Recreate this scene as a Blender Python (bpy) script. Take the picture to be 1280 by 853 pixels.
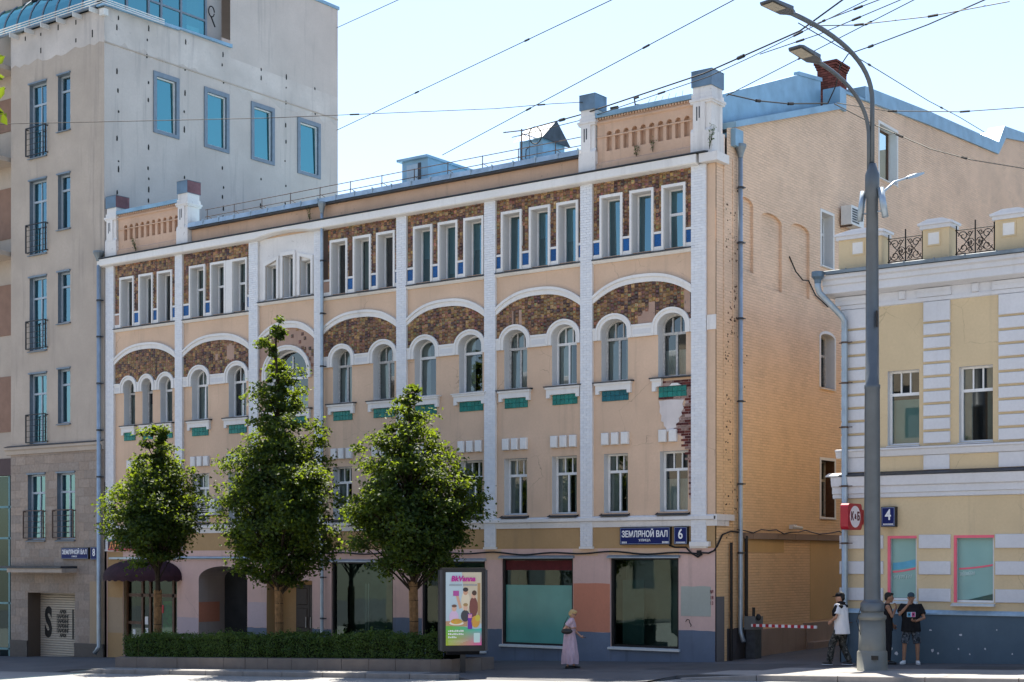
import bpy, bmesh, math, random
import numpy as np
from mathutils import Vector, Matrix
from mathutils.geometry import delaunay_2d_cdt

# ---------------------------------------------------------------- frame
# World axes follow the street: x runs along the facades (to the right), y into the
# buildings, z up.  The corner of the peach building stands at the origin.
F_PX, CX, HZ, EYE = 1934.0, 640.0, 700.0, 3.0
_n = math.hypot(2633, 1934); CA, SA = 2633/_n, 1934/_n     # facade direction seen from the camera
XC, DC = 255.5*44.0/F_PX, 44.0                              # corner of the peach building in camera axes
CAM = Vector((-XC*CA + DC*SA, -XC*SA - DC*CA, EYE))
scene = bpy.context.scene
for o in list(bpy.data.objects): bpy.data.objects.remove(o)
C = scene.collection

# ---------------------------------------------------------------- camera
cam_d = bpy.data.cameras.new('camera'); cam = bpy.data.objects.new('camera', cam_d); C.objects.link(cam)
cam.location = CAM; cam.rotation_euler = (math.pi/2, 0, math.atan2(SA, CA))
cam_d.sensor_width = 36; cam_d.sensor_fit = 'HORIZONTAL'; cam_d.lens = 36*F_PX/1280
cam_d.shift_y = (HZ-426.5)/1280; cam_d.clip_end = 3000; cam_d.clip_start = .2
scene.camera = cam

# ---------------------------------------------------------------- sky, sun, exposure
SUN_EL, SUN_H = math.radians(64.5), Vector((-.585, .811))
w = bpy.data.worlds.new('World'); scene.world = w; w.use_nodes = True
nt = w.node_tree; nt.nodes.clear()
sky = nt.nodes.new('ShaderNodeTexSky'); sky.sky_type = 'NISHITA'; sky.sun_disc = False
sky.sun_elevation = SUN_EL; sky.sun_rotation = math.atan2(SUN_H.x, SUN_H.y)
sky.air_density = 1.0; sky.dust_density = .95; sky.ozone_density = 1.0; sky.altitude = 150
bg = nt.nodes.new('ShaderNodeBackground'); bg.inputs[1].default_value = .088
wo = nt.nodes.new('ShaderNodeOutputWorld')
nt.links.new(sky.outputs[0], bg.inputs[0]); nt.links.new(bg.outputs[0], wo.inputs[0])
sd = bpy.data.lights.new('sun', 'SUN'); sd.energy = 5.0; sd.angle = math.radians(.55); sd.color = (1, .93, .81)
so = bpy.data.objects.new('sun', sd); C.objects.link(so)
ce = math.cos(SUN_EL); SUND = Vector((SUN_H.x*ce, SUN_H.y*ce, math.sin(SUN_EL)))
so.rotation_euler = SUND.to_track_quat('Z', 'Y').to_euler(); so.location = (0, 0, 60)
vs = scene.view_settings; vs.view_transform = 'Standard'; vs.look = 'None'; vs.gamma = 1; vs.use_curve_mapping = False
vs.exposure = 1.66
try:
    scene.cycles.max_bounces = 8; scene.cycles.diffuse_bounces = 4; scene.cycles.transparent_max_bounces = 12
    scene.cycles.use_denoising = True; scene.cycles.sample_clamp_indirect = 6; scene.cycles.caustics_reflective = False
except Exception: pass

# ---------------------------------------------------------------- helpers
def zg(u): return .09 + .032*u                              # the street climbs gently to the right
def at(x, y, D):                                            # point at depth D seen in direction (x, y) of the photo
    X = (x-CX)*D/F_PX - XC; Y = D - DC
    return Vector((X*CA - Y*SA, X*SA + Y*CA, EYE + (HZ-y)*D/F_PX))
def front(v0): return lambda a, d, z: (a, v0+d, z)          # a wall facing the street
def side(u0): return lambda a, d, z: (u0-d, a, z)           # a wall facing right

class MB:
    def __init__(s, xf=None): s.v = []; s.f = []; s.c = []; s.xf = xf; s.col = None
    def pt(s, p):
        s.v.append(tuple(s.xf(*p)) if s.xf else tuple(p)); return len(s.v)-1
    def face(s, idx): s.f.append(tuple(idx)); s.c.append(s.col)
    def poly(s, pts): s.face([s.pt(p) for p in pts])
    def box(s, a0, a1, d0, d1, z0, z1, skip=()):
        i = [s.pt(p) for p in ((a0,d0,z0),(a1,d0,z0),(a1,d1,z0),(a0,d1,z0),(a0,d0,z1),(a1,d0,z1),(a1,d1,z1),(a0,d1,z1))]
        for k, q in enumerate(((0,1,2,3),(4,5,6,7),(0,1,5,4),(1,2,6,5),(2,3,7,6),(3,0,4,7))):
            if k not in skip: s.face([i[j] for j in q])
    def bevbox(s, a0, a1, d0, d1, z0, z1, b):               # box whose street side (d0) is chamfered
        i = [s.pt(p) for p in ((a0,d1,z0),(a1,d1,z0),(a1,d1,z1),(a0,d1,z1),(a0,d0+b,z0),(a1,d0+b,z0),(a1,d0+b,z1),(a0,d0+b,z1),
             (a0+b,d0,z0+b),(a1-b,d0,z0+b),(a1-b,d0,z1-b),(a0+b,d0,z1-b))]
        for q in ((8,9,10,11),(4,5,9,8),(5,6,10,9),(6,7,11,10),(7,4,8,11),(0,1,5,4),(1,2,6,5),(2,3,7,6),(3,0,4,7)): s.face([i[j] for j in q])
    def prism(s, poly, d0, d1):                             # poly in (a, z), extruded along d
        n = len(poly); A = [s.pt((p[0], d0, p[1])) for p in poly]; B = [s.pt((p[0], d1, p[1])) for p in poly]
        s.face(A); s.face(B[::-1])
        for k in range(n): s.face((A[k], B[k], B[(k+1) % n], A[(k+1) % n]))
    def profile(s, prof, a0, a1):                           # prof in (d, z), extruded along a
        n = len(prof); A = [s.pt((a0, p[0], p[1])) for p in prof]; B = [s.pt((a1, p[0], p[1])) for p in prof]
        s.face(A); s.face(B[::-1])
        for k in range(n): s.face((A[k], A[(k+1) % n], B[(k+1) % n], B[k]))
    def ring(s, outer, inner, d0, d1, closed=True):         # band between two outlines of equal length
        n = len(outer); R = range(n if closed else n-1)
        O0 = [s.pt((p[0], d0, p[1])) for p in outer]; I0 = [s.pt((p[0], d0, p[1])) for p in inner]
        O1 = [s.pt((p[0], d1, p[1])) for p in outer]; I1 = [s.pt((p[0], d1, p[1])) for p in inner]
        for k in R:
            j = (k+1) % n
            s.face((O0[k], O0[j], I0[j], I0[k])); s.face((O0[k], O1[k], O1[j], O0[j])); s.face((I0[k], I0[j], I1[j], I1[k])); s.face((O1[k], I1[k], I1[j], O1[j]))
        if not closed:
            for k in (0, n-1): s.face((O0[k], I0[k], I1[k], O1[k]))
    def strip(s, line, d0, d1, closed=True):                # side faces along an outline
        n = len(line)
        A = [s.pt((p[0], d0, p[1])) for p in line]; B = [s.pt((p[0], d1, p[1])) for p in line]
        for k in range(n if closed else n-1): s.face((A[k], A[(k+1) % n], B[(k+1) % n], B[k]))
    def holed(s, outer, holes, d):                          # flat sheet with holes, in (a, z)
        vs_, ed = [], []
        for lp in [outer]+holes:
            b = len(vs_); vs_ += [Vector((p[0], p[1])) for p in lp]; ed += [(b+k, b+(k+1) % len(lp)) for k in range(len(lp))]
        V, E_, Fs, *_ = delaunay_2d_cdt(vs_, ed, [], 0, 1e-6)
        idx = {}
        for f in Fs:
            c = sum((V[i] for i in f), Vector((0, 0)))/len(f)
            if not inside(c, outer) or any(inside(c, h) for h in holes): continue
            for i in f:
                if i not in idx: idx[i] = s.pt((V[i][0], d, V[i][1]))
            s.face([idx[i] for i in f])
    def tube(s, pts, r, n=8, cap=True):
        pts = [Vector(p) for p in pts]; m = len(pts); rs = r if isinstance(r, (list, tuple)) else [r]*m
        rings = []; up = Vector((0, 0, 1)); prev = None
        for k in range(m):
            t = (pts[min(k+1, m-1)]-pts[max(k-1, 0)])
            t = t.normalized() if t.length > 1e-9 else Vector((0, 0, 1))
            if prev is None:
                x = t.cross(up if abs(t.z) < .95 else Vector((1, 0, 0))).normalized()
            else:
                x = (prev - t*prev.dot(t)); x = x.normalized() if x.length > 1e-6 else t.orthogonal().normalized()
            prev = x; y = t.cross(x)
            rings.append([s.pt(pts[k]+(x*math.cos(2*math.pi*q/n)+y*math.sin(2*math.pi*q/n))*rs[k]) for q in range(n)])
        for k in range(m-1):
            for q in range(n): s.face((rings[k][q], rings[k][(q+1) % n], rings[k+1][(q+1) % n], rings[k+1][q]))
        if cap: s.face(rings[0][::-1]); s.face(rings[-1])
    def lathe(s, c, prof, n=20):                            # prof (r, z) about a vertical axis through c
        rings = [[s.pt((c[0]+r*math.cos(2*math.pi*q/n), c[1]+r*math.sin(2*math.pi*q/n), z)) for q in range(n)] for r, z in prof]
        for k in range(len(prof)-1):
            for q in range(n): s.face((rings[k][q], rings[k][(q+1) % n], rings[k+1][(q+1) % n], rings[k+1][q]))
        s.face(rings[0][::-1]); s.face(rings[-1])
    def ell(s, c, r, n=12, m=8, rot=None):
        c = Vector(c); rings = []
        for k in range(1, m):
            th = math.pi*k/m
            rings.append([Vector((r[0]*math.sin(th)*math.cos(2*math.pi*q/n), r[1]*math.sin(th)*math.sin(2*math.pi*q/n), r[2]*math.cos(th))) for q in range(n)])
        T = (lambda p: c+(rot @ p)) if rot else (lambda p: c+p)
        R = [[s.pt(T(p)) for p in g] for g in rings]; a = s.pt(T(Vector((0, 0, r[2])))); b = s.pt(T(Vector((0, 0, -r[2]))))
        for q in range(n): s.face((a, R[0][q], R[0][(q+1) % n])); s.face((b, R[-1][(q+1) % n], R[-1][q]))
        for k in range(len(R)-1):
            for q in range(n): s.face((R[k][q], R[k+1][q], R[k+1][(q+1) % n], R[k][(q+1) % n]))
    def mesh(s, name, off=Vector((0, 0, 0)), recalc=True):
        me = bpy.data.meshes.new(name)
        me.from_pydata([(p[0]-off.x, p[1]-off.y, p[2]-off.z) for p in s.v], [], s.f)
        if any(c is not None for c in s.c):
            at_ = me.color_attributes.new('Col', 'FLOAT_COLOR', 'CORNER'); buf = []
            for f, c in zip(s.f, s.c):
                c = c or (1, 1, 1); buf += [c[0], c[1], c[2], 1.0]*len(f)
            at_.data.foreach_set('color', buf)
        if recalc:
            bm = bmesh.new(); bm.from_mesh(me); bmesh.ops.recalc_face_normals(bm, faces=bm.faces); bm.to_mesh(me); bm.free()
        return me

def inside(p, poly):
    x, y = p[0], p[1]; r = False; j = len(poly)-1
    for i in range(len(poly)):
        a, b = poly[i], poly[j]
        if (a[1] > y) != (b[1] > y) and x < (b[0]-a[0])*(y-a[1])/(b[1]-a[1])+a[0]: r = not r
        j = i
    return r
def tag(o, label=None, cat=None, group=None, kind=None):
    for k, v_ in (('label', label), ('category', cat), ('group', group), ('kind', kind)):
        if v_: o[k] = v_
    return o
def thing(name, label, cat, loc, group=None):
    o = bpy.data.objects.new(name, None); C.objects.link(o); o.location = loc; o.empty_display_size = .2
    return tag(o, label, cat, group)
def rootloc(o):
    while o.parent: o = o.parent
    return Vector(o.location)
def part(name, mb, m, parent, smooth=False, kind=None, label=None, recalc=True):
    off = rootloc(parent) if parent else Vector((0, 0, 0))
    me = mb if isinstance(mb, bpy.types.Mesh) else mb.mesh(name, off, recalc)
    for x in (m if isinstance(m, (list, tuple)) else [m]): me.materials.append(x)
    o = bpy.data.objects.new(name, me); C.objects.link(o); o.parent = parent
    if smooth: me.polygons.foreach_set('use_smooth', [True]*len(me.polygons))
    return tag(o, label, None, None, kind)
def solo(name, mb, m, label, cat, loc=None, smooth=False, group=None, kind=None):
    off = Vector(loc) if loc is not None else Vector((0, 0, 0))
    me = mb.mesh(name, off); me.materials.append(m)
    o = bpy.data.objects.new(name, me); C.objects.link(o); o.location = off
    if smooth: me.polygons.foreach_set('use_smooth', [True]*len(me.polygons))
    return tag(o, label, cat, group, kind)
def struct(name, mb, m): return solo(name, mb, m, None, None, kind='structure')
def rect(a0, a1, z0, z1): return [(a0, z0), (a1, z0), (a1, z1), (a0, z1)]
def outline(a0, a1, z0, zs, rise, n=12):                    # opening with an elliptic head
    c, h = (a0+a1)/2, (a1-a0)/2
    return [(a0, z0), (a1, z0)] + [(c+h*math.cos(math.pi*k/n), zs+rise*math.sin(math.pi*k/n)) for k in range(n+1)]
def archline(c, h, zb, zs, rise, n=14):                     # open line: left foot, arch, right foot
    return [(c-h, zb)] + [(c-h*math.cos(math.pi*k/n), zs+rise*math.sin(math.pi*k/n)) for k in range(n+1)] + [(c+h, zb)]
def text_mesh(txt, size, bold=0.0, sx=1.0, shear=0.0, ext=.004):
    cu = bpy.data.curves.new('lettering', 'FONT'); cu.body = txt; cu.size = size; cu.align_x = 'CENTER'; cu.align_y = 'CENTER'
    cu.offset = bold; cu.extrude = ext; cu.shear = shear; cu.resolution_u = 3
    o = bpy.data.objects.new('lettering', cu); C.objects.link(o)
    dg = bpy.context.evaluated_depsgraph_get(); me = bpy.data.meshes.new_from_object(o.evaluated_get(dg)); bpy.data.objects.remove(o)
    for v_ in me.vertices: v_.co.x *= sx
    return me
def lettering(name, txt, size, m, parent, pos, rz=0.0, bold=0.0, sx=1.0, shear=0.0, rx=math.pi/2):
    me = text_mesh(txt, size, bold, sx, shear); me.materials.append(m)
    o = bpy.data.objects.new(name, me); C.objects.link(o); o.parent = parent
    o.location = Vector(pos)-rootloc(parent); o.rotation_euler = (rx, 0, rz); return o

# ---------------------------------------------------------------- materials
def ND(m, t, **k):
    n = m.node_tree.nodes.new(t)
    for a, b in k.items(): setattr(n, a, b)
    return n
def base_mat(name):
    m = bpy.data.materials.new(name); m.use_nodes = True
    return m, m.node_tree.nodes['Principled BSDF'], m.node_tree.links
def setp(b, rough=.6, metal=0., spec=.4):
    b.inputs['Roughness'].default_value = rough; b.inputs['Metallic'].default_value = metal; b.inputs['Specular IOR Level'].default_value = spec
def rgb(c): return (c[0], c[1], c[2], 1)
def mixc(m, fac, a, b, mode='MIX'):
    n = ND(m, 'ShaderNodeMix', data_type='RGBA', blend_type=mode); L = m.node_tree.links
    for s_, v_ in ((n.inputs[0], fac), (n.inputs[6], a), (n.inputs[7], b)):
        if hasattr(v_, 'is_output'): L.new(v_, s_)
        else: s_.default_value = v_ if not isinstance(v_, (tuple, list)) else rgb(v_)
    return n.outputs[2]
def ramp(m, src, lo, hi, a=0., b=1.):
    n = ND(m, 'ShaderNodeMapRange'); n.inputs[1].default_value = lo; n.inputs[2].default_value = hi; n.inputs[3].default_value = a; n.inputs[4].default_value = b
    m.node_tree.links.new(src, n.inputs[0]); return n.outputs[0]
def noise(m, scale, detail=4, vec=None, rough=.55):
    n = ND(m, 'ShaderNodeTexNoise'); n.inputs['Scale'].default_value = scale; n.inputs['Detail'].default_value = detail; n.inputs['Roughness'].default_value = rough
    if vec is not None: m.node_tree.links.new(vec, n.inputs['Vector'])
    return n.outputs[0]
def pos(m, sc=(1, 1, 1)):
    g = ND(m, 'ShaderNodeNewGeometry'); mp = ND(m, 'ShaderNodeMapping'); mp.inputs['Scale'].default_value = sc
    m.node_tree.links.new(g.outputs['Position'], mp.inputs['Vector']); return mp.outputs[0]
def bump(m, b, h, st=.3, dist=.01):
    n = ND(m, 'ShaderNodeBump'); n.inputs['Strength'].default_value = st; n.inputs['Distance'].default_value = dist
    m.node_tree.links.new(h, n.inputs['Height']); m.node_tree.links.new(n.outputs[0], b.inputs['Normal'])
def plaster(name, col, var=.12, streak=.25, rough=.85, bs=.25, dirt=(.16, .13, .11), spots=0.0, spec=.25, scale=1.0, crack=0.0):
    m, b, L = base_mat(name); setp(b, rough, 0, spec)
    p = pos(m); n1 = ramp(m, noise(m, .7*scale, 5, p), .3, .75); n2 = noise(m, 14*scale, 4, p)
    dark = tuple(c*(1-var*1.6) for c in col); lite = tuple(min(1, c*(1+var)) for c in col)
    c = mixc(m, n1, dark, lite)
    c = mixc(m, ramp(m, n2, .35, .7, 0, .35), c, tuple(x*.82 for x in col))
    if streak:
        st = ramp(m, noise(m, 1, 5, pos(m, (3.2, 3.2, .22)), .62), .56, .82, 0, streak)
        c = mixc(m, st, c, dirt)
    if spots:
        sp = ramp(m, noise(m, 5.5, 3, p, .6), .66, .72, 0, spots); c = mixc(m, sp, c, dirt)
    if crack:
        vo = ND(m, 'ShaderNodeTexVoronoi', feature='DISTANCE_TO_EDGE'); vo.inputs['Scale'].default_value = .9
        ad = ND(m, 'ShaderNodeMix', data_type='VECTOR'); ad.inputs[0].default_value = .22; L.new(p, ad.inputs[4]); nz = ND(m, 'ShaderNodeTexNoise'); nz.inputs['Scale'].default_value = 2.5; nz.inputs['Detail'].default_value = 5; L.new(p, nz.inputs['Vector']); L.new(nz.outputs['Color'], ad.inputs[5]); L.new(ad.outputs[1], vo.inputs['Vector'])
        ln = ramp(m, vo.outputs['Distance'], .0, .006, 1, 0); mk = ramp(m, noise(m, .55, 3, p), .52, .62, 0, crack); mu = ND(m, 'ShaderNodeMath', operation='MULTIPLY'); L.new(ln, mu.inputs[0]); L.new(mk, mu.inputs[1]); c = mixc(m, mu.outputs[0], c, tuple(x*.35 for x in col))
        c = mixc(m, ramp(m, noise(m, .33, 2, pos(m, (1, 1, .7)), .4), .60, .63, 0, .16), c, tuple(min(1, x*1.25) for x in col))
    L.new(c, b.inputs['Base Color'])
    bump(m, b, noise(m, 38*scale, 6, p, .7), bs, .006); return m
def cloth(name, col, var=.1, fold=1.0):
    m, b, L = base_mat(name); setp(b, .9, 0, .15); tc = ND(m, 'ShaderNodeTexCoord'); mp = ND(m, 'ShaderNodeMapping'); mp.inputs['Scale'].default_value = (9, 9, 4); L.new(tc.outputs['Object'], mp.inputs['Vector'])
    n = noise(m, 1.0, 3, mp.outputs[0]); L.new(mixc(m, ramp(m, n, .3, .7), tuple(c*(1-var) for c in col), tuple(min(1, c*(1+var)) for c in col)), b.inputs['Base Color']); bump(m, b, n, fold, .06); return m
def simple(name, col, rough=.5, metal=0., spec=.4, var=.1, scale=6, bs=0.):
    m, b, L = base_mat(name); setp(b, rough, metal, spec); p = pos(m)
    n = ramp(m, noise(m, scale, 4, p), .3, .7)
    L.new(mixc(m, n, tuple(c*(1-var) for c in col), tuple(min(1, c*(1+var)) for c in col)), b.inputs['Base Color'])
    if bs: bump(m, b, noise(m, scale*6, 4, p), bs, .004)
    return m
def attr_mat(name, rough=.3, spec=.5, var=.2, scale=60, bs=0., metal=0.):
    m, b, L = base_mat(name); setp(b, rough, metal, spec)
    a = ND(m, 'ShaderNodeAttribute', attribute_name='Col'); n = ramp(m, noise(m, scale, 3, pos(m)), .35, .65, 1-var, 1+var*.3)
    L.new(mixc(m, 1.0, a.outputs[0], n, 'MULTIPLY'), b.inputs['Base Color'])
    if bs: bump(m, b, noise(m, scale*.6, 3, pos(m)), bs, .004)
    return m
def glass_mat(name, tint=(.62, .76, .76), refl=.16, wob=.006, gcol=(.95, .98, 1)):
    m = bpy.data.materials.new(name); m.use_nodes = True; t = m.node_tree; t.nodes.clear(); L = t.links
    out = ND(m, 'ShaderNodeOutputMaterial'); mx = ND(m, 'ShaderNodeMixShader'); tr = ND(m, 'ShaderNodeBsdfTransparent'); gl = ND(m, 'ShaderNodeBsdfGlossy')
    tr.inputs[0].default_value = rgb(tint); gl.inputs['Roughness'].default_value = .015; gl.inputs[0].default_value = rgb(gcol)
    lw = ND(m, 'ShaderNodeLayerWeight'); lw.inputs[0].default_value = .22
    L.new(ramp(m, lw.outputs[0], 0, 1, refl, 1.0), mx.inputs[0]); L.new(tr.outputs[0], mx.inputs[1]); L.new(gl.outputs[0], mx.inputs[2]); L.new(mx.outputs[0], out.inputs[0])
    bp = ND(m, 'ShaderNodeBump'); bp.inputs['Strength'].default_value = wob; bp.inputs['Distance'].default_value = .05
    L.new(noise(m, 1.1, 2, pos(m)), bp.inputs['Height']); L.new(bp.outputs[0], gl.inputs['Normal']); return m

M = {}
M['peach'] = plaster('peach plaster', (.66, .465, .325), .08, .34, crack=.8)
M['peach_attic'] = plaster('weathered peach plaster', (.60, .40, .28), .1, .4, spots=.35)
M['ochre'] = plaster('ochre band paint', (.44, .285, .14), .1, .3)
M['pink'] = plaster('pink ground floor paint', (.66, .455, .40), .08, .35, crack=.7)
M['lilac'] = plaster('lilac repaint', (.52, .42, .44), .06, .2)
M['slate'] = plaster('slate blue plinth paint', (.15, .185, .25), .14, .5, dirt=(.05, .05, .06))
M['coral'] = plaster('coral repaint', (.60, .24, .15), .05, .15)
M['sage'] = plaster('sage repaint', (.40, .42, .37), .05, .15)
M['white'] = plaster('white paint', (.76, .735, .70), .06, .3, .7, .2, (.30, .27, .25))
M['white_old'] = plaster('weathered white paint', (.74, .71, .68), .09, .5, .8, .35, (.24, .20, .18), spots=.4)
M['reveal'] = plaster('window reveal paint', (.66, .65, .64), .06, .25, .8, .2, (.3, .27, .25))
M['brick_white'] = attr_mat('white glazed brick', .6, .25, .06, 8)
M['tile'] = attr_mat('glazed mosaic tile', .35, .4, .25, 26, .3)
M['teal'] = attr_mat('teal glazed tile', .35, .3, .35, 30)
M['redbrick'] = attr_mat('exposed red brick', .9, .2, .4, 22, .6)
M['mortar'] = plaster('tile mortar', (.10, .07, .055), .2, .2)
M['pinkmortar'] = plaster('bare pink mortar', (.44, .29, .22), .12, .3, spots=.9, scale=1.6)
M['frame'] = simple('white window frame', (.74, .74, .73), .45, 0, .4, .06)
M['frame_old'] = simple('old grey window frame', (.46, .45, .43), .7, 0, .3, .25, 14, .2)
M['frame_brown'] = simple('brown wooden frame', (.10, .045, .022), .5, 0, .4, .25, 9)
M['frame_pale'] = simple('pale blue window frame', (.36, .42, .47), .5, .1, .4, .08)
M['eave_zinc'] = simple('bright eave zinc', (.34, .42, .48), .45, .4, .5, .2, 2.2, .1)
M['frame_blue'] = simple('blue grey window frame', (.17, .215, .26), .5, .2, .4, .1)
M['black'] = simple('black painted metal', (.015, .015, .017), .45, .2, .4, .2)
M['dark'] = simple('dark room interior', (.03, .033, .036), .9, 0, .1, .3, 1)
M['zinc'] = simple('zinc flashing', (.20, .235, .26), .5, .6, .5, .22, 2.2, .1)
M['zinc_dark'] = simple('dark flashing', (.055, .06, .07), .55, .4, .4, .3, 4)
M['pipe'] = simple('galvanised downpipe', (.34, .40, .45), .42, .55, .5, .14, 3)
M['roofblue'] = simple('pale blue roof metal', (.22, .36, .47), .5, .25, .4, .16, 1.6, .1)
M['capblue'] = simple('blue grey cap metal', (.12, .18, .24), .45, .35, .5, .2, 2.5, .1)
M['capred'] = simple('rusty red cap metal', (.16, .07, .075), .6, .2, .4, .35, 3, .1)
M['iron'] = simple('rusty iron rail', (.12, .085, .07), .7, .4, .3, .35, 9)
M['wroughtiron'] = simple('wrought iron', (.02, .017, .016), .6, .4, .3, .3, 9)
M['glass'] = glass_mat('window glass', (.55, .65, .65), .10)
M['glass_teal'] = glass_mat('teal tinted glass', (.22, .48, .55), .26, .006, (.5, .8, .9))
M['glass_shop'] = glass_mat('shop glass', (.46, .60, .57), .09, .012, (.50, .64, .62))
M['glass_blue'] = glass_mat('blue roof glass', (.14, .48, .52), .50, .012, (.26, .60, .62))
M['curtain'] = simple('pale curtain', (.50, .50, .47), .9, 0, .1, .12, 3)
M['blind'] = simple('grey green blind', (.25, .32, .31), .8, 0, .2, .08, 3)
M['mint'] = simple('mint frosted film', (.10, .33, .29), .22, 0, .5, .10, 1)
M['mint_pale'] = simple('pale mint film', (.26, .45, .42), .18, 0, .5, .08, 1)
M['side_reflection'] = simple('teal reflection sheet', (.14, .38, .36), .8, 0, .2, .1, 1)  # teal sheet stands in for the cyan that the side panes reflect
M['maroon'] = simple('maroon fabric', (.035, .014, .020), .8, 0, .2, .3, 5, .3)
M['red_valance'] = simple('dark red valance', (.10, .012, .018), .6, 0, .3, .2, 5)
M['stone8'] = plaster('grey render', (.46, .39, .325), .09, .6, .9, .3, (.16, .15, .145))
M['stone8b'] = attr_mat('stone cladding', .75, .25, .18, 9, .3)
M['granite'] = simple('brown granite', (.065, .052, .05), .5, 0, .4, .35, 30)
M['tanpanel'] = plaster('tan panel paint', (.40, .30, .20), .05, .15)
M['shutter'] = simple('beige roller shutter', (.50, .44, .36), .5, .1, .4, .06)
M['yellow4'] = plaster('pale yellow stucco', (.64, .50, .31), .06, .25, crack=.5)
M['white4'] = plaster('white stucco', (.64, .64, .66), .05, .25, .8, .2, (.3, .28, .27))
M['blue4'] = plaster('blue grey plinth stucco', (.10, .145, .185), .12, .25, .85, .3, (.05, .06, .07))
M['pinkneon'] = simple('pink window trim', (.80, .14, .20), .5, 0, .4, .05)
M['asphalt'] = plaster('asphalt', (.105, .105, .11), .14, 0, .9, .6, scale=1.2)
M['road'] = plaster('road asphalt', (.26, .255, .25), .10, 0, .9, .6, scale=1.1)
M['paving'] = plaster('light paving', (.26, .25, .24), .10, 0, .9, .4)
M['kerb'] = plaster('granite kerb', (.26, .245, .235), .14, .1, .8, .4, scale=4)
M['planter'] = plaster('planter granite', (.17, .145, .13), .12, .15, .75, .3, scale=3)
M['soil'] = simple('soil', (.03, .022, .016), .95, 0, .1, .4, 20, .5)
M['bark'] = simple('dark bark', (.035, .027, .02), .9, 0, .1, .4, 18, .8)
M['lamp_grey'] = simple('lamp post paint', (.10, .115, .13), .45, .3, .4, .08, 3)
M['lamp_base'] = simple('lamp base paint', (.17, .17, .15), .5, .2, .4, .1, 3)
M['lens'] = simple('lamp lens', (.36, .34, .28), .4, 0, .5, .1, 9)
M['signblue'] = simple('navy enamel sign', (.008, .016, .105), .55, 0, .2, .08)
M['signwhite'] = simple('white sign lettering', (.80, .80, .80), .5, 0, .3, .02)
M['plastic_white'] = simple('white plastic', (.62, .62, .60), .45, 0, .4, .06)
M['cable'] = simple('black cable', (.012, .012, .013), .6, 0, .3, .1)
M['red'] = simple('red enamel', (.36, .010, .025), .35, 0, .5, .06)
M['opal'] = simple('opal light face', (.80, .72, .74), .4, 0, .4, .04)
M['stripe_red'] = simple('red stripe', (.45, .02, .03), .5, 0, .4, .1)
M['cabinet'] = simple('grey barrier cabinet', (.06, .065, .07), .6, .2, .3, .25, 8)
# side wall of painted brick: the courses are too fine to pick apart, so they are relief in the material
def brickpaint(name, col, lowcol):
    m, b, L = base_mat(name); setp(b, .8, 0, .25)
    g = ND(m, 'ShaderNodeNewGeometry'); sx = ND(m, 'ShaderNodeSeparateXYZ'); cb = ND(m, 'ShaderNodeCombineXYZ')
    L.new(g.outputs['Position'], sx.inputs[0]); L.new(sx.outputs[1], cb.inputs[0]); L.new(sx.outputs[2], cb.inputs[1])
    br = ND(m, 'ShaderNodeTexBrick'); br.inputs['Scale'].default_value = 1; br.inputs['Brick Width'].default_value = .27; br.inputs['Row Height'].default_value = .082
    br.inputs['Mortar Size'].default_value = .008; br.inputs['Mortar Smooth'].default_value = .4; br.inputs['Bias'].default_value = 0
    L.new(cb.outputs[0], br.inputs['Vector'])
    br.inputs['Color1'].default_value = (1, 1, 1, 1); br.inputs['Color2'].default_value = (.86, .86, .86, 1); br.inputs['Mortar'].default_value = (.70, .68, .66, 1)
    p = pos(m); n1 = ramp(m, noise(m, .45, 5, p), .35, .7)
    c = mixc(m, n1, tuple(x*.88 for x in col), tuple(min(1, x*1.07) for x in col))
    c = mixc(m, ramp(m, sx.outputs[2], 5.5, 11, 1, 0), c, lowcol)        # blends to a deeper tone down the lower storeys
    c = mixc(m, ramp(m, noise(m, 1.7, 6, p, .7), .6, .75, 0, .22), c, (.33, .20, .12))
    c = mixc(m, ramp(m, noise(m, 1.3, 4, p), .35, .65, .35, .95), c, br.outputs[0], 'MULTIPLY')
    chips = ramp(m, noise(m, 4.2, 6, p, .72), .69, .73, 0, .85); c = mixc(m, chips, c, (.13, .07, .045))
    L.new(c, b.inputs['Base Color'])
    inv = ramp(m, br.outputs['Fac'], 0, 1, 1, 0); ad = ND(m, 'ShaderNodeMath', operation='MULTIPLY_ADD'); ad.inputs[1].default_value = .45
    L.new(noise(m, 26, 5, p, .7), ad.inputs[0]); L.new(inv, ad.inputs[2])
    ad2 = ND(m, 'ShaderNodeMath', operation='SUBTRACT'); L.new(ad.outputs[0], ad2.inputs[0]); L.new(chips, ad2.inputs[1])
    bump(m, b, ad2.outputs[0], 1.0, .016); return m
M['brickpaint'] = brickpaint('painted brick', (.85, .60, .42), (.84, .56, .31))

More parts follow.
